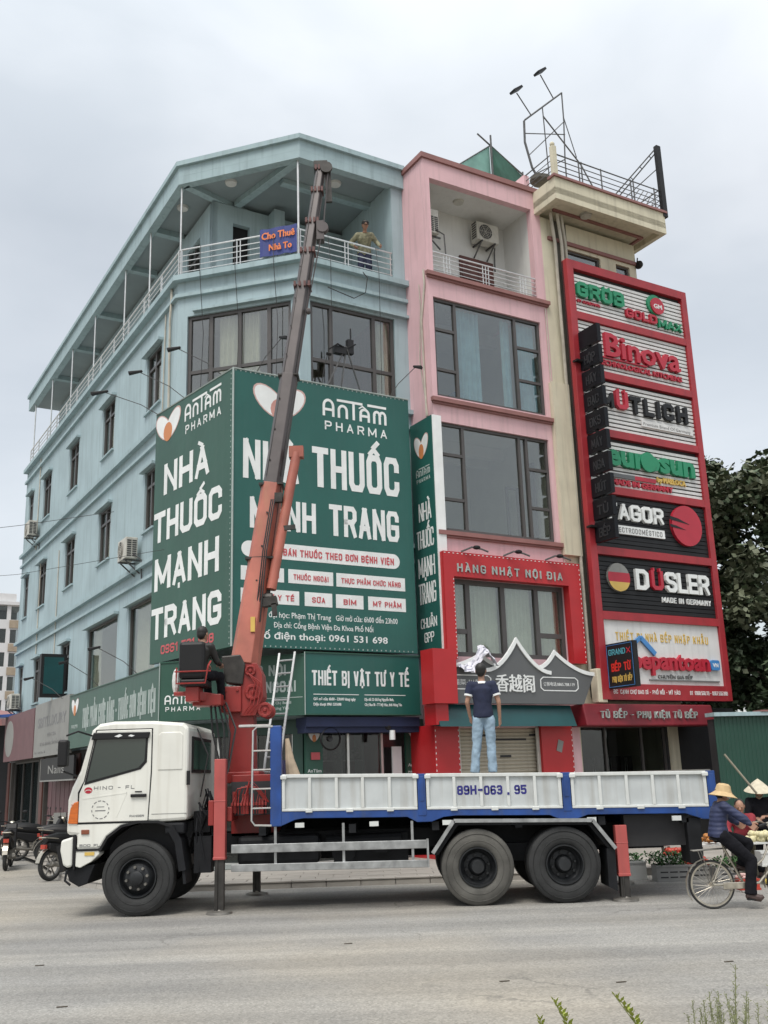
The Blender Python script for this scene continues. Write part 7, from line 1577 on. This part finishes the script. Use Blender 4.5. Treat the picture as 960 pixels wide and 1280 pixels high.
o = solo(MB().box(-9.05, -8.72, 28.0, 28.06, .1, 1.15), 'pavement_notice_board', m_shopgry, 'small pale upright notice board behind the parked motorbikes', 'notice board', (-8.9, 28.0, .1), 'w')

# ---------------- far left: apartment tower, red roof ----------------
tw = T('apartment_tower', 'distant white apartment tower with brown balcony panels beyond the blue building', 'building', (-38, 92, 0), 'w')
m_tw = M('white_tower_render', (.60, .60, .60), .8, var=.05); m_twb = M('tower_brown_panel', (.33, .27, .20), .8, var=.15)
TP = Pl((-46, 86), (-33.8, 92.5)); mb = MB(); ops = []
for f_ in range(8):
    z = 1.8+f_*2.15
    for c_ in range(5): ops.append((.7+c_*2.75, 1.55+c_*2.75, z, z+1.3)); ops.append((1.9+c_*2.75, 2.9+c_*2.75, z, z+1.25))
wall(mb, TP, 0, TP.L, 0, 18.2, ops, .3); mb.pbox(TP, 0, TP.L, 0, 18.0, -14, -3.2); obj(mb, 'outer_wall', m_tw, tw)
for a, b, c, d in ops:
    obj(MB().pbox(TP, a, b, c, d, -.25, -.22), 'window', m_dglass, tw)
mb = MB()
for f_ in range(8):
    for c_ in range(5): mb.pbox(TP, 1.8+c_*2.75, 3.0+c_*2.75, 1.8+f_*2.15-.75, 1.8+f_*2.15-.05, 0, .12)
objs(mb, 'balcony_panel', m_twb, tw); obj(MB().pbox(TP, -.2, TP.L+.2, 18.2, 18.5, -14, .2).pbox(TP, TP.L-3, TP.L-.5, 18.5, 19.3, -3, -.2), 'cornice', m_tw, tw)
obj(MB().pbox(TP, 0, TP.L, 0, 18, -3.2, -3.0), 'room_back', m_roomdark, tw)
o = T('red_roof_building', 'low building with a curved red roof below the distant tower', 'building', (-31, 75, 0), 'w')
obj(MB().box(-42, -26.5, 70, 80, 0, 5.5), 'outer_wall', m_tw, o); obj(MB().prism(XY(69.8), [(-42, 5.5), (-26.3, 5.5), (-26.5, 6.6), (-28.5, 7.4), (-32, 7.8), (-42, 7.8)], -10, 0), 'roof', m_brown, o)
o = T('blue_tin_awning', 'dark blue tin awning and dim shopfront at the far left edge', 'awning', (-14.5, 40, 0), 'w')
obj(MB().hexa([(-17, 37, 4.2), (-13.0, 36.5, 4.3), (-12.6, 42, 4.6), (-17, 42, 4.6), (-17, 37, 4.3), (-13.0, 36.5, 4.4), (-12.6, 42, 4.7), (-17, 42, 4.7)]), 'tin_sheet', m_bedblue, o); obj(MB().box(-17, -12.8, 40, 41, 0, 4.2), 'dark_shopfront', m_dark, o)

# =====================================================================
# vegetation
# =====================================================================
m_bark = M('bark', (.10, .085, .065), .9, var=.3, scale=6, bump=.4)
def leafmat(name, c): 
    m = M(name, c, .6, var=.5, scale=.9); m.node_tree.nodes['Principled BSDF'].inputs['Specular IOR Level'].default_value = .3; return m
m_l1 = leafmat('tree_leaves_dark', (.050, .078, .042)); m_l2 = leafmat('tree_leaves_mid', (.085, .118, .066)); m_l3 = leafmat('tree_leaves_pale', (.12, .135, .085))
def tree(x, y, h, r, label, seed):
    rnd = random.Random(seed); t = T('tree', label, 'tree', (x, y, 0), 'w', 'trees behind the green shed')
    mb = MB().tube([(x, y, 0), (x+.1, y, h*.3), (x-.1, y+.1, h*.6), (x, y, h*.85)], [.28, .22, .14, .04], 10); clumps = []
    for k in range(52):
        a = rnd.uniform(0, 6.28); z = h*rnd.uniform(.22, .98); e = (z/h-.22)/.76; rad = r*math.sqrt(max(.05, 1-(2*e-.85)**2*.75))*rnd.uniform(.35, 1.0)
        p = (x+rad*math.cos(a), y+rad*math.sin(a), z); clumps.append((p, rnd.uniform(.40, 1.1)*r*.31))
        mb.tube([(x, y, max(h*.2, z-rad*.6)), ((x+p[0])/2, (y+p[1])/2, z-rad*.15), p], [.07, .04, .015], 5)
    obj(mb, 'trunk', m_bark, t, smooth=True)
    cr_ = MB()
    for p, cr0 in clumps:
        tone = rnd.choice((0, 0, 1, 1, 2))
        for j in range(520):
            u = Vector((rnd.gauss(0, 1), rnd.gauss(0, 1), rnd.gauss(0, .8))); u.normalize(); q = Vector(p)+u*cr0*rnd.uniform(.25, 1.12)**.8
            cr_.mi = min(2, max(0, tone+rnd.choice((-1, 0, 0, 0, 1)))); L = rnd.uniform(.15, .27); d = Vector((rnd.uniform(-1, 1), rnd.uniform(-1, 1), rnd.uniform(-1.1, .3))).normalized(); s_ = d.cross(Vector((rnd.uniform(-1, 1), rnd.uniform(-1, 1), 1))).normalized()*L*.38
            cr_.add([q, q+d*L*.5+s_, q+d*L, q+d*L*.5-s_], [(0, 1, 2, 3)])
    obj(cr_, 'crown', [m_l1, m_l2, m_l3], t, fix=False)
tree(11.6, 29.5, 10.6, 3.1, 'tall dark green tree directly behind the right edge of the red sign tower', 3)
tree(15.0, 31.5, 11.4, 3.4, 'broad dark green tree at the right edge of the picture above the shed', 5)
tree(12.6, 26.5, 7.0, 2.5, 'lower dense tree just above the green shed roof', 8)
tree(9.9, 31.0, 11.2, 1.9, 'slim tree whose leafy top peeps out beside the upper red sign frame', 11)
tree(17.5, 35, 9.5, 3.4, 'tree further back at the far right behind the shed', 14)
# weeds on the near verge
vg = MB().add([(-30, -3, .03), (40, -3, .03), (40, 5.0, .03), (-30, 5.0, .03)], [(0, 1, 2, 3)]); struct(obj(vg, 'verge', m_earth))
m_w1 = M('weed_leaf_yellow_green', (.36, .42, .08), .6, var=.25, scale=30); m_w2 = M('weed_stem_olive', (.22, .24, .12), .7, var=.3, scale=30)
def sprig(x, y, h, lean, label, n=15):
    t = T('leafy_sprig', label, 'weed', (x, y, .03), 'w', 'leafy sprigs at the near verge'); P0 = Vector((x-lean*.45, y, .03)); P1 = Vector((x-lean*.45, y, h)); f = lambda q: P0.lerp(P1, q)+Vector((lean*.45*q**7, 0, 0))
    obj(MB().tube([f(i/8) for i in range(9)], [.0055-.0005*i for i in range(9)], 5), 'stem', m_w2, t); mb = MB()
    for k in range(44):
        q = .80+.20*k/44; c = f(q); a = k*2.4; L = .044-.022*k/44; up = .5+.8*k/44; d = Vector((math.cos(a), math.sin(a)*.8, up)).normalized(); s_ = d.cross(Vector((.2, .5, 1))).normalized()*L*.30
        mb.add([c, c+d*L*.45+s_, c+d*L, c+d*L*.45-s_], [(0, 1, 2, 3)])
    obj(mb, 'leaves', m_w1, t, fix=False)
sprig(.545, 3.9, 1.02, -.22, 'yellow green leafy sprig left of the bottom centre edge'); sprig(.49, 3.9, .965, -.1, 'short yellow green sprig beside the left sprig'); sprig(.76, 3.9, 1.03, -.32, 'yellow green leafy sprig leaning left near the bottom edge, right of the other sprigs')
t = T('dry_weed_clump', 'feathery olive weed with tall thin stalks at the bottom right corner', 'weed', (1.2, 4.0, .03), 'w')
for si, (x1, h1) in enumerate([(1.25, 1.10), (1.235, 1.03), (1.10, 1.02), (1.12, .97), (1.17, .985), (1.20, 1.0), (1.29, .985), (1.37, 1.02), (1.05, .985), (1.15, .94), (1.08, .94), (1.22, .95), (1.33, .96), (1.04, .95), (1.27, .94), (1.40, .96), (1.07, .96), (1.13, .95), (1.16, .96), (1.19, .965), (1.24, .98), (1.26, 1.0), (1.095, .975), (1.06, .93), (1.21, .94), (1.18, 1.01), (1.145, 1.0)]):
    mb = MB(); b = Vector((1.17+random.uniform(-.05, .05), 4.0+random.uniform(-.08, .08), .03)); e = Vector((x1, 4.0+random.uniform(-.06, .06), h1)); f = lambda q: b.lerp(e, q)+Vector((.02*math.sin(q*5+si), 0, 0))
    mb.tube([f(i/9) for i in range(10)], [.0040-.0003*i for i in range(10)], 4)
    for k in range(26):
        q = .55+.45*k/26; c = f(q); a = k*2.4+si; L = .055*(1.1-q)+.014; d = Vector((math.cos(a)*.6, math.sin(a)*.6, 1)).normalized(); mb.tube([c, c+d*L], [.0013, .0008], 3, cap=False)
        for u in (.4, .7, 1.0): g_ = c+d*L*u; s_ = Vector((math.cos(a+u*5), math.sin(a+u*5), .4))*.007; mb.add([g_, g_+s_+Vector((0, 0, .002)), g_+s_*1.5, g_+s_-Vector((0, 0, .002))], [(0, 1, 2, 3)])
    obj(mb, 'stalk', m_w2, t, fix=False)
# little bits of litter on the road
for k, (x, y) in enumerate([(-2.9, 9.3), (.9, 9.8), (3.1, 10.4), (-.6, 12.2), (1.9, 9.6), (-3.8, 11.4)]):
    solo(MB().bar((x, y, .006), (x+.09, y+.02, .006), .02, .006), 'twig', m_bark, ['tiny dark twig on the road at the lower left', 'tiny dark twig on the road right of the bottom centre', 'tiny dark twig on the road left of the feathery weed', 'tiny dark twig on the road in front of the side guard', 'tiny dark twig lying just above the middle leafy sprig', 'tiny dark twig on the road below the front wheel'][k], 'twig', (x, y, 0), 'w', group='twigs scattered on the road')
# overhead wire at the far left
o = solo(MB().tube([(-16, 30, 9.2), (-8, 21.5, 7.4), (-5.4, 19.5, 7.1)], .006, 4).tube([(-16, 31, 8.1), (-8, 21.5, 6.3), (-4, 17.8, 5.9)], .005, 4), 'overhead_wire', m_cable, 'two thin overhead wires crossing in front of the far left of the blue wall', 'wire', (-8, 21.5, 7.4), 'w')
